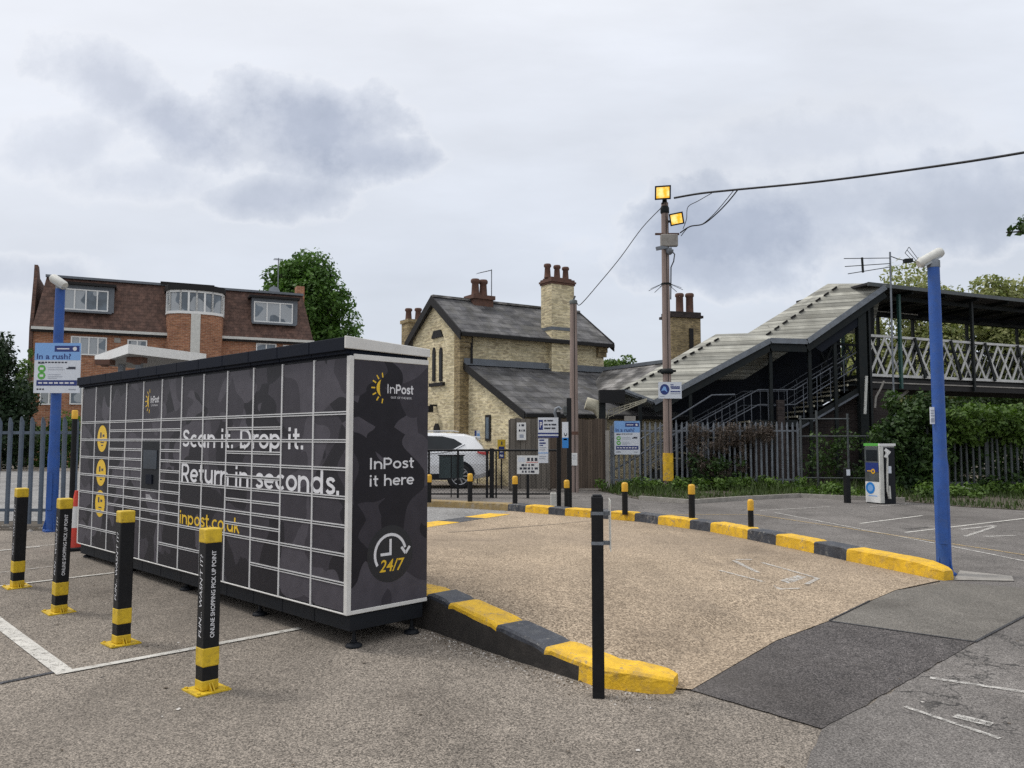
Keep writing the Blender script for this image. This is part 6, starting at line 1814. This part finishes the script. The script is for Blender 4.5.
def floodlight(parent, c, w, h, yaw, tilt, roll=0.0):
    """box housing with a lit face towards local -y"""
    Rm = Matrix.Translation(Vector(c)) @ Matrix.Rotation(yaw, 4, 'Z') @ Matrix.Rotation(tilt, 4, 'X') @ Matrix.Rotation(roll, 4, 'Y')
    e = bpy.data.objects.new('floodlight', None)
    mb = MB()
    f = [(-w / 2, -.10, -h / 2), (w / 2, -.10, -h / 2), (w / 2, -.10, h / 2), (-w / 2, -.10, h / 2)]; k = [(x * .7, .12, z * .7) for x, _, z in f]
    mb.mesh([Rm @ Vector(p) for p in f + k], [(3, 2, 1, 0), (4, 5, 6, 7), (0, 1, 5, 4), (1, 2, 6, 5), (2, 3, 7, 6), (3, 0, 4, 7)])
    for x0, x1, z0, z1 in ((-w / 2, w / 2, h / 2 - .04, h / 2), (-w / 2, w / 2, -h / 2, -h / 2 + .04), (-w / 2, -w / 2 + .04, -h / 2, h / 2), (w / 2 - .04, w / 2, -h / 2, h / 2)):
        vs = [Rm @ Vector((x, y, z)) for z in (z0, z1) for y in (-.135, -.101) for x in (x0, x1)]
        mb.mesh(vs, [(0, 2, 3, 1), (4, 5, 7, 6), (0, 1, 5, 4), (2, 6, 7, 3), (0, 4, 6, 2), (1, 3, 7, 5)])
    hs = mb.build('floodlight', M['dark_wood'], parent)
    mb = MB(); mb.poly([Rm @ Vector((x * .86, -.106, z * .84)) for x, _, z in f]); mb.build('lit_lens', M['flood_glow'], hs)
    return hs
x1 = W(662.5, 195, Yp).x - pb.x; floodlight(t, (x1, -.16, lz(195)), .46, .40, -.35, .10, .04)
x2 = W(674.8, 221, Yp).x - pb.x; floodlight(t, (x2, -.22, lz(221)), .40, .35, -.15, .25, -.16)
mb = MB(); mb.bar((x1, -.08, lz(203)), (0, 0, lz(206)), .08, .08); mb.bar((0, 0, lz(222)), (x2, -.14, lz(222)), .06, .06); mb.build('lamp_arm', M['dark_steel'], t)
# sign on that pole
st_ = thing('pole_sign', 'small white sign with blue round emblem on the tall timber pole', 'sign', (pb.x, Yp - .2, g0))
o, a, b = board(st_, 658.5, 382, 681.5, 398.5, Yp - .165)
mb = MB(); c = Vector((a.x + (b.x - a.x) * .27, a.y - .002, b.z - (b.z - a.z) * .45)); disc(mb, c, (1, 0, 0), (0, 0, 1), .135, .155, n=24); em = mb.build('sign_emblem', M['sign_navy'], o, world=True)
mb = MB(); mb.poly([c + Vector(v) for v in ((-.10, -.001, -.05), (-.01, -.001, -.02), (.075, -.001, -.085), (.03, -.001, .075), (-.03, -.001, .09))]); mb.build('emblem_print', M['sign_sky'], em, world=True)
marks(o, a, b, [(.52, .66, .14, .2), (.52, .93, .26, .34), (.55, .93, .36, .42), (.52, .95, .55, .62)], 'sign_navy'); marks(o, a, b, [(.52, .95, .68, .73), (.08, .26, .86, .9)], 'grey_ink')

# shorter timber pole
Y2 = 22.3
p2 = W(574.3, 480, Y2); g2 = base(p2.x, Y2)
t = thing('timber_pole', 'weathered timber pole in front of the brown board fence', 'pole', (p2.x, Y2, g2))
zt2 = W(576.5, 303, Y2).z - g2
mb = MB(); mb.lathe((0, 0, -.1), [(.125, 0), (.115, 2.5), (.095, zt2 + .1)], 12); mb.build('post', M['wood_pole'], t)
mb = MB(); mb.lathe((0, 0, zt2 - .03), [(.11, 0), (.11, .10), (.06, .12)], 10); mb.bar((0, 0, zt2 + .08), (0.05, 0, zt2 + .2), .05, .05); mb.build('pole_cap', M['steel_dull'], t)
mb = MB(); z = W(574, 433, Y2).z - g2; mb.lathe((0, 0, z - .05), [(.119, 0), (.119, .09)], 12); mb.build('orange_tag', M['pot'], t)
nt = thing('pole_notice', 'small white notice pinned to the weathered timber pole', 'notice', (p2.x, Y2 - .13, g2))
o, a, b = board(nt, 571.5, 453, 577.3, 465.5, Y2 - .14, 'white'); marks(o, a, b, [(.2, .8, .15, .2), (.2, .8, .3, .34), (.2, .8, .45, .5)], 'grey_ink')

# overhead cables
def cable(name, label, pts, r):
    P = []
    pts = [Vector(p) for p in pts]
    for i in range(len(pts) - 1):
        p0 = pts[max(0, i - 1)]; p1 = pts[i]; p2_ = pts[i + 1]; p3 = pts[min(len(pts) - 1, i + 2)]
        for k in range(6):
            s = k / 6; P.append(.5 * ((2 * p1) + (p2_ - p0) * s + (2 * p0 - 5 * p1 + 4 * p2_ - p3) * s * s + (3 * p1 - p0 - 3 * p2_ + p3) * s ** 3))
    P.append(pts[-1])
    mb = MB(); mb.tube(P, r, 6); return tag(mb.build(name, M['cable']), label, 'cable')
cable('overhead_cable', 'thick black overhead cable sagging from the floodlight pole towards the picture edge', [W(674, 198, 23.0), W(700, 193.5, 22.6), W(735, 189.8, 22), W(820, 181.5, 20.5), W(920, 168.5, 19), W(1024, 152.5, 17.5), W(1200, 120, 15.5)], .030)
cable('stay_cable', 'thin cable running down from the floodlight pole to the shorter timber pole', [W(661, 208, 22.98), W(642, 228, 22.9), W(620, 258, 22.7), W(599, 283.5, 22.5), W(581, 304, 22.3), W(577, 303, 22.3)], .012)
cable('hanging_cable', 'looping black cable hanging below the junction of the thick overhead cable', [W(738, 189.6, 22), W(727, 203, 22.3), W(715, 215, 22.6), W(703, 224, 22.8), W(690, 226.5, 22.9), W(680, 233, 23)], .020)
cable('hanging_cable', 'second looping cable hanging just inside the looping black one', [W(734, 190, 22), W(722, 205, 22.3), W(711, 217, 22.6), W(701, 224.6, 22.85), W(689, 227, 22.95), W(681, 236, 23)], .012)
cable('feeder_cable', 'thin kinked cable dropping beside the lower amber floodlight', [W(712, 193, 22.5), W(698, 201, 22.7), W(688, 207, 22.8), W(686.5, 219, 22.9), W(683, 229, 23)], .011)

# ------------------------------------------------------------------ black posts and the parking signs by the gate
def gp(px, py): return G(px, py)
p = G(559, 507); 
t = thing('camera_post', 'black square post with silver hooked head carrying the parking sign', 'post', p)
zt = W(559, 412, p.y).z - p.z
mb = MB(); mb.box(-.045, .045, -.045, .045, -.02, zt); mb.build('post', M['black'], t, bevel=.006)
mb = MB(); mb.tube([(-.045, -.02, zt - .15), (-.085, -.03, zt - .02), (-.06, -.03, zt + .07), (.0, -.03, zt + .10), (.05, -.03, zt + .05)], .035, 8); mb.build('post_head', M['steel'], t)
ps = thing('parking_sign', 'white parking sign with navy square letter and navy stripe, fixed to the black post', 'sign', (p.x - .25, p.y - .06, p.z))
o, a, b = board(ps, 538, 417.5, 558.3, 437.5, p.y - .06)
marks(o, a, b, [(.04, .24, .12, .62)], 'sign_navy', 'sign_square'); marks(o, a, b, [(0, 1, .76, .84), (0, 1, .92, 1)], 'sign_navy', 'sign_band')
marks(o, a, b, [(.30, .42, .12, .2), (.46, .74, .12, .2), (.30, .48, .32, .4), (.52, .62, .32, .4), (.66, .9, .32, .4), (.30, .62, .50, .58), (.66, .86, .50, .58)], 'ink')
mb = MB(); put_text(mb, 'P', (a.x + (b.x - a.x) * .09, a.y - .004, b.z - (b.z - a.z) * .5), (1, 0, 0), (0, 0, 1), .12, .05, bold=.02); mb.build('sign_lettering', M['logo_white'], o, world=True)
ps = thing('tariff_sign', 'pale tariff sheet hanging below the white parking sign', 'sign', (p.x - .35, p.y - .06, p.z))
o, a, b = board(ps, 538.3, 438.5, 548.2, 463, p.y - .05); marks(o, a, b, [(.1, .6, .04, .1), (.1, .75, .16, .22), (.1, .5, .26, .3)], 'sign_navy'); marks(o, a, b, [(0, 1, .57, .61)], 'sign_sky', 'sign_band'); marks(o, a, b, [(.1, .8, .36, .39), (.1, .7, .45, .48), (.1, .8, .72, .75), (.1, .7, .8, .83)], 'grey_ink')
p = G(569.5, 508.5)
t = thing('camera_post', 'tallest black square post with grey box on top beside the timber pole', 'post', p)
zt = W(569.5, 398, p.y).z - p.z
mb = MB(); mb.box(-.05, .05, -.05, .05, -.02, zt); mb.build('post', M['black'], t, bevel=.006)
z = W(567, 409, p.y).z - p.z
mb = MB(); mb.box(-.13, -.0505, -.10, .03, z - .09, z + .06); mb.bar((-.08, -.05, z - .15), (-.08, -.05, z - .09), .05, .05); mb.build('camera_box', M['steel_dull'], t, bevel=.01)
ps = thing('machine_sign', 'narrow white and bright blue sign between the two black posts', 'sign', (p.x - .12, p.y - .07, p.z))
o, a, b = board(ps, 562.2, 422, 568.3, 448, p.y - .06); marks(o, a, b, [(0, 1, .6, 1)], 'sign_blue', 'sign_panel')
mb = MB(); disc(mb, (a.x + (b.x - a.x) * .55, a.y - .003, b.z - (b.z - a.z) * .42), (1, 0, 0), (0, 0, 1), .035, .075, n=20, a0=math.pi, a1=2 * math.pi, r_in=.6); mb.build('sign_symbol', M['ink'], o, world=True)
marks(o, a, b, [(.2, .8, .64, .7)], 'sign_sky')
p = G(553.5, 508)
t = thing('white_stub', 'short square white concrete stub at the foot of the black posts', 'marker', p)
mb = MB(); mb.box(-.065, .065, -.065, .065, -.02, .33); mb.build('stub_body', M['offwhite'], t, bevel=.015); mb = MB(); mb.prism([(-.05, -.05, .3305), (.05, -.05, .3305), (.05, .05, .3305), (-.05, .05, .3305)], (0, 0, .012)); mb.build('stub_cap', M['concrete'], t)
kerb_bollard('short black bollard with rounded yellow cap right in front of the tallest black post', G(566.8, 510), .62, .052)

# notice on the mesh fence, on its own black post
q = G(527.5, 497)
t = thing('fence_notice', 'white notice board with black lettering rows on a thin post at the mesh fence', 'notice', (q.x, 20.05, base(0, 20)))
o, a, b = board(t, 517, 455.5, 539, 474, 20.02, 'white')
marks(o, a, b, [(.05, .36, .1, .34)], 'sign_white', 'notice_emblem')
marks(o, a, b, [(.46, .58, .12, .30), (.64, .74, .12, .30), (.80, .93, .12, .30), (.20, .34, .46, .58), (.38, .44, .46, .58), (.52, .58, .46, .58), (.64, .78, .46, .56), (.12, .24, .64, .76), (.28, .44, .64, .76), (.48, .60, .64, .76), (.66, .72, .64, .76), (.80, .95, .64, .76), (.22, .30, .82, .93), (.36, .44, .82, .93), (.52, .58, .82, .93), (.62, .80, .82, .93)], 'ink')
marks(o, a, b, [(.42, .95, .35, .38)], 'cone_red')
mb = MB(); mb.box(-.035, .035, .0, .06, -.05, W(527, 462, 20.0).z - base(0, 20)); mb.build('post', M['black'], t)
Yf = 22.72
q = W(521, 430, Yf)
t = thing('paper_notice', 'white paper notice pinned to the grey weathered boards', 'notice', (q.x, Yf, base(0, 22)))
o, a, b = board(t, 516.8, 422.5, 526, 440, Yf, 'white', th=.01); marks(o, a, b, [(.25, .35, .1, .22), (.5, .8, .1, .22), (.2, .4, .4, .52), (.5, .6, .4, .52), (.7, .9, .4, .52)], 'ink'); marks(o, a, b, [(.3, .75, .68, .88)], 'grey_ink')
q = W(501.5, 460, 23.6)
t = thing('yellow_notice', 'small yellow and navy notice on a post against the yellow brick wall', 'notice', (q.x, 23.6, base(0, 23)))
o, a, b = board(t, 497.5, 439.5, 505.5, 459, 23.55, 'yellow'); marks(o, a, b, [(.14, .86, .36, .98)], 'sign_navy', 'sign_panel'); marks(o, a, b, [(.3, .7, .55, .66), (.3, .7, .78, .88)], 'logo_white', out=.004); marks(o, a, b, [(.45, .62, .1, .28)], 'ink')
mb = MB(); mb.box(-.02, .02, .016, .05, -.05, a.z + .3 - base(0, 23)); mb.build('post', M['black'], t)
q = W(477, 435, 24.2)
# blue notice beside the car
t = thing('wall_notice', 'small pale blue notice on a thin post behind the white car', 'notice', (q.x, 26.55, base(0, 26)))
o, a, b = board(t, 474.5, 430.5, 480.3, 440, 26.5); marks(o, a, b, [(0, .35, 0, 1)], 'sign_navy', 'sign_panel'); marks(o, a, b, [(.45, .9, .3, .6)], 'sign_sky')
mb = MB(); c = (a.x + b.x) / 2 - q.x; mb.box(c - .02, c + .02, -.034, .0, -.05, b.z - base(0, 26)); mb.build('post', M['steel_dull'], t)

# ------------------------------------------------------------------ charging post and its little neighbour
p = G(881, 504.5)
t = thing('charging_post', 'white and black charging post with green top and looped cable by the ivy', 'charging post', p, math.radians(-70))
w = .45; Hc = W(881, 446, p.y).z - p.z
mb = MB(); mb.box(-w, 0, .02, w, .0, Hc - .03); mb.build('cabinet', M['black_plastic'], t, bevel=.01)
mb = MB(); mb.box(-w, -.02, .0, .0195, .03, Hc * .38); fp = mb.build('front_panel', M['white'], t)
mb = MB(); mb.box(-w, -.02, .0, .0195, Hc * .38 + .003, Hc * .985); f2 = mb.build('control_panel', M['steel_dull'], t)
mb = MB(); mb.box(-w + .05, -.07, -.006, -.0005, Hc * .74, Hc * .93); mb.build('screen', M['dark_glass'], f2)
mb = MB(); mb.box(-w + .03, -.04, -.006, -.0005, Hc * .55, Hc * .71); mb.build('instruction_panel', M['sign_navy'], f2)
mb = MB(); disc(mb, (-.20, -.007, Hc * .56), (1, 0, 0), (0, 0, 1), .06, .06, n=18, r_in=.45); rect(mb, (-w + .07, -.007, Hc * .555), (1, 0, 0), (0, 0, 1), 0, .12, 0, .025); mb.build('contactless_print', M['amber'], f2)
mb = MB(); disc(mb, (-w + .15, -.003, Hc * .27), (1, 0, 0), (0, 0, 1), .135, .135, n=24, r_in=.6); mb.build('ring_print', M['sign_blue'], fp)
mb = MB(); disc(mb, (-w + .15, -.002, Hc * .27), (1, 0, 0), (0, 0, 1), .081, .081, n=24); rect(mb, (-w + .09, -.002, Hc * .13), (1, 0, 0), (0, 0, 1), 0, .26, 0, .02); mb.build('disc_print', M['sign_sky'], fp)
mb = MB(); mb.box(-w - .01, -.02, -.012, .03, Hc - .0, Hc + .06); mb.build('green_top', M['sign_green'], t)
mb = MB(); mb.box(-.0195, .02, -.012, w + .01, Hc - .0, Hc + .055); mb.box(-w, -.0205, .0305, w, Hc - .0295, Hc + .05); mb.build('top_cap', M['white'], t)
mb = MB(); mb.box(-.0195, .012, -.008, .10, .03, Hc - .001); mb.build('corner_strip', M['offwhite'], t)
mb = MB(); mb.tube([(.03, .16, Hc - .12), (.06, .17, Hc - .28), (.06, .15, Hc - .6), (.06, .14, Hc - 1.0), (.06, .18, .14), (.06, .22, .12), (.06, .20, Hc - .9)], .022, 6); mb.build('charging_cable', M['offwhite'], t)
mb = MB(); mb.bar((.02, .14, Hc - .08), (.06, .24, Hc - .16), .05, .07); mb.bar((.05, .2, Hc - .14), (.05, .12, Hc - .26), .05, .05); mb.build('plug', M['white'], t)
mb = MB(); rect(mb, (.013, .20, Hc - .62), (0, 1, 0), (0, 0, 1), 0, .12, 0, .16); mb.box(.0005, .0125, .20, .32, Hc - .62, Hc - .46); mb.build('side_label', M['sign_white'], t)
p = G(847.5, 503)
t = thing('marker_bollard', 'black post with small white plate beside the charging post', 'bollard', p, .2)
zt = W(847, 468, p.y).z - p.z
mb = MB(); mb.box(-.06, .06, -.06, .06, -.02, zt); mb.build('post', M['black'], t, bevel=.01)
mb = MB(); mb.box(-.045, .045, -.068, -.0605, zt - .17, zt - .03); mb.build('number_plate', M['sign_white'], t)
a, b = G(951, 494), G(966, 495)
o = MB(); o.bar(a + Vector((0, -.5, .16)), b + Vector((0, -.5, .14)), .12, .10); o.bar(a + Vector((.1, -.42, .22)), b + Vector((-.05, -.46, .20)), .05, .03)
tag(o.build('white_plank', M['white']), 'broken white plank lying in the verge behind the blue lamp post', 'plank')

# TV aerial on its mast by the bridge
Ya = 25.1
q = W(892.5, 358, Ya)
t = thing('tv_aerial', 'tall aerial mast with long-armed antenna standing by the bridge corner', 'aerial', (q.x, Ya, base(0, 25)))
mb = MB(); mb.tube([(q.x, Ya, base(0, 25)), W(892.5, 358, Ya), W(890, 252, Ya)], .032, 6); mb.build('mast', M['steel'], t, world=True)
mb = MB()
for a, b in (((844, 258.5), (890, 258)), ((845, 266.5), (890, 263.5)), ((848, 273.8), (890, 267))): mb.tube([W(*a, Ya - .4), W(*b, Ya)], .013, 5)
mb.tube([W(890, 256, Ya), W(898, 259, Ya), W(920, 263, Ya + .5)], .015, 5)
mb.bar(W(862, 257.5, Ya - .3), W(863, 272.5, Ya - .3), .06, .05); mb.bar(W(904, 261, Ya), W(912, 260.5, Ya), .16, .12)
for a, b in (((905, 253), (914, 262)), ((909, 247), (918, 259)), ((905, 253), (909, 247)), ((914, 262), (918, 259)), ((907, 250), (916, 260.5))): mb.tube([W(*a, Ya), W(*b, Ya)], .010, 4)
mb.build('antenna_frame', M['dark_steel'], t, world=True)

# ------------------------------------------------------------------ the white car behind the mesh fence
cx, cyr = at(489, 24.0), 24.75
CAR = thing('parked_car', 'white sport utility car parked behind the mesh fence, half hidden by the lockers', 'car', (cx, cyr, base(0, 24)), math.pi)
# local: x runs forward from the rear bumper (after the turn the car faces the other way), y across, z up
S = [  # x, half width, sill z, belt z, roof z, roof half width
    (0.00, .76, .48, .86, .90, .66), (.06, .86, .40, .98, 1.02, .70), (.20, .90, .34, 1.06, 1.26, .66), (.42, .92, .30, 1.08, 1.53, .63), (.75, .925, .28, 1.07, 1.63, .61),
    (1.4, .925, .27, 1.05, 1.665, .60), (2.1, .925, .27, 1.02, 1.67, .60), (2.6, .925, .27, 1.0, 1.62, .60), (3.05, .92, .27, .99, 1.36, .62), (3.42, .92, .28, .98, 1.08, .70), (3.7, .91, .29, .95, 1.02, .72),
    (4.15, .88, .31, .86, .94, .70), (4.42, .80, .35, .72, .80, .64), (4.5, .70, .42, .64, .70, .58)]
mb = MB(); rings = []
for x, hw, zs, zb, zr, rw in S:
    half_ = [(0, zs - .02), (hw * .86, zs - .02), (hw * .97, zs + .10), (hw, zs + (zb - zs) * .55), (hw * .965, zb), (rw + (hw * .965 - rw) * .12, zr - (zr - zb) * .13), (rw * .86, zr - .015), (0, zr)]
    rings.append([(x, y, z) for y, z in half_] + [(x, -y, z) for y, z in half_[-2:0:-1]])
n = len(rings[0])
for a, b in zip(rings, rings[1:]):
    for k in range(n): mb.poly([a[k], b[k], b[(k + 1) % n], a[(k + 1) % n]], 0, True)
mb.poly(rings[0][::-1]); mb.poly(rings[-1])
body = mb.build('body', M['car_white'], CAR)
def car_at(x):
    for a, b in zip(S, S[1:]):
        if a[0] <= x <= b[0]:
            k = (x - a[0]) / (b[0] - a[0]); return [a[i] + (b[i] - a[i]) * k for i in range(6)]
def side_pt(x, f, s_, off=.008):
    _, hw, zs, zb, zr, rw = car_at(x); y = hw * .965 + (rw + (hw * .965 - rw) * .12 - hw * .965) * f; z = zb + (zr - (zr - zb) * .13 - zb) * f
    return (x, s_ * (y + off), z + off * .4)
for s_ in (1, -1):
    low = [(.80, .50), (1.05, .22), (1.4, .12), (2.0, .10), (2.6, .10), (3.0, .14)]; up = [(.80, .52), (1.05, .80), (1.4, .93), (2.0, .96), (2.6, .95), (2.98, .90)]
    mb = MB()
    for i in range(5):
        f = [side_pt(*low[i], s_), side_pt(*low[i + 1], s_), side_pt(*up[i + 1], s_), side_pt(*up[i], s_)]
        mb.poly(f if s_ < 0 else f[::-1], 0, True)
    mb.build('side_window', M['dark_glass'], CAR)
    mb = MB(); mb.tube([side_pt(.72, .50, s_, .012)] + [side_pt(x, f - .10, s_, .012) for x, f in low[1:]], .014, 5); mb.build('window_trim', M['alloy'], CAR)
    mb = MB()                                     # lamp wrapping round the rear quarter
    f = [(.03, s_ * .86, .99), (.30, s_ * .915, 1.04), (.36, s_ * .905, 1.10), (.06, s_ * .845, 1.09)]
    mb.prism(f, (0, s_ * .03, 0)); mb.build('tail_light', M['red_light'], CAR)
    mb = MB(); mb.prism([(3.9, s_ * .885, .68), (4.38, s_ * .80, .66), (4.36, s_ * .79, .80), (3.95, s_ * .87, .84)], (0, s_ * .02, 0)); mb.build('headlight', M['glass'], CAR)
    mb = MB(); mb.box(.9, 3.6, s_ * .90, s_ * .935, .27, .44); mb.build('sill_trim', M['black_plastic'], CAR)
    mb = MB(); mb.tube([(1.0, s_ * .56, 1.70), (1.1, s_ * .56, 1.715), (2.5, s_ * .56, 1.71), (2.6, s_ * .56, 1.68)], .016, 6); mb.build('roof_rail', M['alloy'], CAR)
    mb = MB(); mb.prism([(2.75, s_ * .92, 1.03), (2.98, s_ * .92, 1.03), (2.96, s_ * .92, 1.17), (2.80, s_ * .92, 1.18)], (0, s_ * .17, 0)); mb.build('wing_mirror', M['car_white'], CAR, bevel=.03)
    for x in (1.72, 2.55):
        mb = MB(); mb.box(x, x + .17, s_ * .915, s_ * .945, .90, .93); mb.build('door_handle', M['car_white'], CAR)
    for wx in (.86, 3.62):
        mb = MB()
        P = [(wx + .455 * math.cos(a), s_ * .905, .37 + .455 * math.sin(a)) for a in [math.pi * k / 14 - .12 + .24 * k / 14 * 0 for k in range(15)]]
        Q = [(wx + .385 * math.cos(a), s_ * .905, .37 + .385 * math.sin(a)) for a in [math.pi * k / 14 for k in range(15)]]
        for i in range(14): mb.prism([P[i], P[i + 1], Q[i + 1], Q[i]], (0, s_ * .035, 0))
        mb.build('wheel_arch', M['black_plastic'], CAR)
        mb = MB(); disc(mb, (wx, s_ * .927, .37), (1, 0, 0), (0, 0, 1), .39, .39, n=28); mb.build('wheel_well', M['tyre'], CAR)
        def ring(mb, prof, n=28):
            vs = [(wx + r * math.cos(2 * math.pi * k / n), s_ * y, .37 + r * math.sin(2 * math.pi * k / n)) for r, y in prof for k in range(n)]
            fs = [(i * n + k, i * n + (k + 1) % n, (i + 1) * n + (k + 1) % n, (i + 1) * n + k) for i in range(len(prof) - 1) for k in range(n)]
            mb.mesh(vs, fs, 0, True)
        mb = MB(); ring(mb, [(.25, .955), (.33, .962), (.362, .945), (.37, .90), (.37, .74), (.30, .73)]); wh = mb.build('wheel', M['tyre'], CAR)
        mb = MB(); ring(mb, [(.255, .958), (.245, .962), (.235, .945), (.22, .90)]); disc(mb, (wx, s_ * .945, .37), (1, 0, 0), (0, 0, 1), .055, .055, n=16)
        for k in range(10):
            a = 2 * math.pi * k / 10; d = Vector((math.cos(a), 0, math.sin(a))); e = Vector((-math.sin(a), 0, math.cos(a))); c = Vector((wx, s_ * .948, .37))
            mb.prism([c + d * .04 + e * .018, c + d * .04 - e * .018, c + d * .245 - e * .030, c + d * .245 + e * .012], (0, s_ * -.02, 0))
        mb.build('rim', M['alloy'], wh)
mb = MB(); rw_ = [(.10, .58, 1.08), (.10, -.58, 1.08), (.52, -.52, 1.46), (.52, .52, 1.46)]; mb.poly([(x - .012, y, z + .012) for x, y, z in rw_]); mb.build('rear_window', M['dark_glass'], CAR)
mb = MB(); mb.prism([(.50, .56, 1.52), (.50, -.56, 1.52), (.26, -.52, 1.50), (.26, .52, 1.50)], (0, 0, .035)); mb.build('spoiler', M['car_white'], CAR, bevel=.01)
mb = MB(); mb.prism([(2.72, .58, 1.585), (2.72, -.58, 1.585), (3.36, -.66, 1.13), (3.36, .66, 1.13)], (.012, 0, .014)); mb.build('windscreen', M['dark_glass'], CAR)
mb = MB(); mb.box(-.035, .12, -.74, .74, .34, .56); mb.build('rear_bumper', M['black_plastic'], CAR, bevel=.03)
mb = MB(); mb.box(-.042, -.0355, -.26, .26, .64, .75) if False else mb.box(-.012, .0, -.26, .26, .64, .75); mb.build('number_plate', M['yellow'], CAR)

# dark green boards tied to the mesh fence
a_, b_ = W(438.5, 478, 20.28), W(464, 456, 20.28)
t = thing('fence_board', 'dark green two-leaf board tied behind the mesh fence over the car door', 'board', (a_.x, 20.3, base(0, 20)))
for k in (0, 1):
    w_ = (b_.x - a_.x) / 2
    mb = MB(); mb.box(k * w_ + .012, (k + 1) * w_ - .012, -.012, .012, a_.z - base(0, 20), b_.z - base(0, 20)); mb.build('board_leaf', M['fence_green'], t)
mb = MB(); w_ = b_.x - a_.x
mb.box(-.02, w_ + .02, -.02, .02, b_.z - base(0, 20), b_.z - base(0, 20) + .03); mb.box(w_ / 2 - .012, w_ / 2 + .012, -.018, .018, 0, b_.z - base(0, 20) - .001); mb.build('board_frame', M['black'], t)
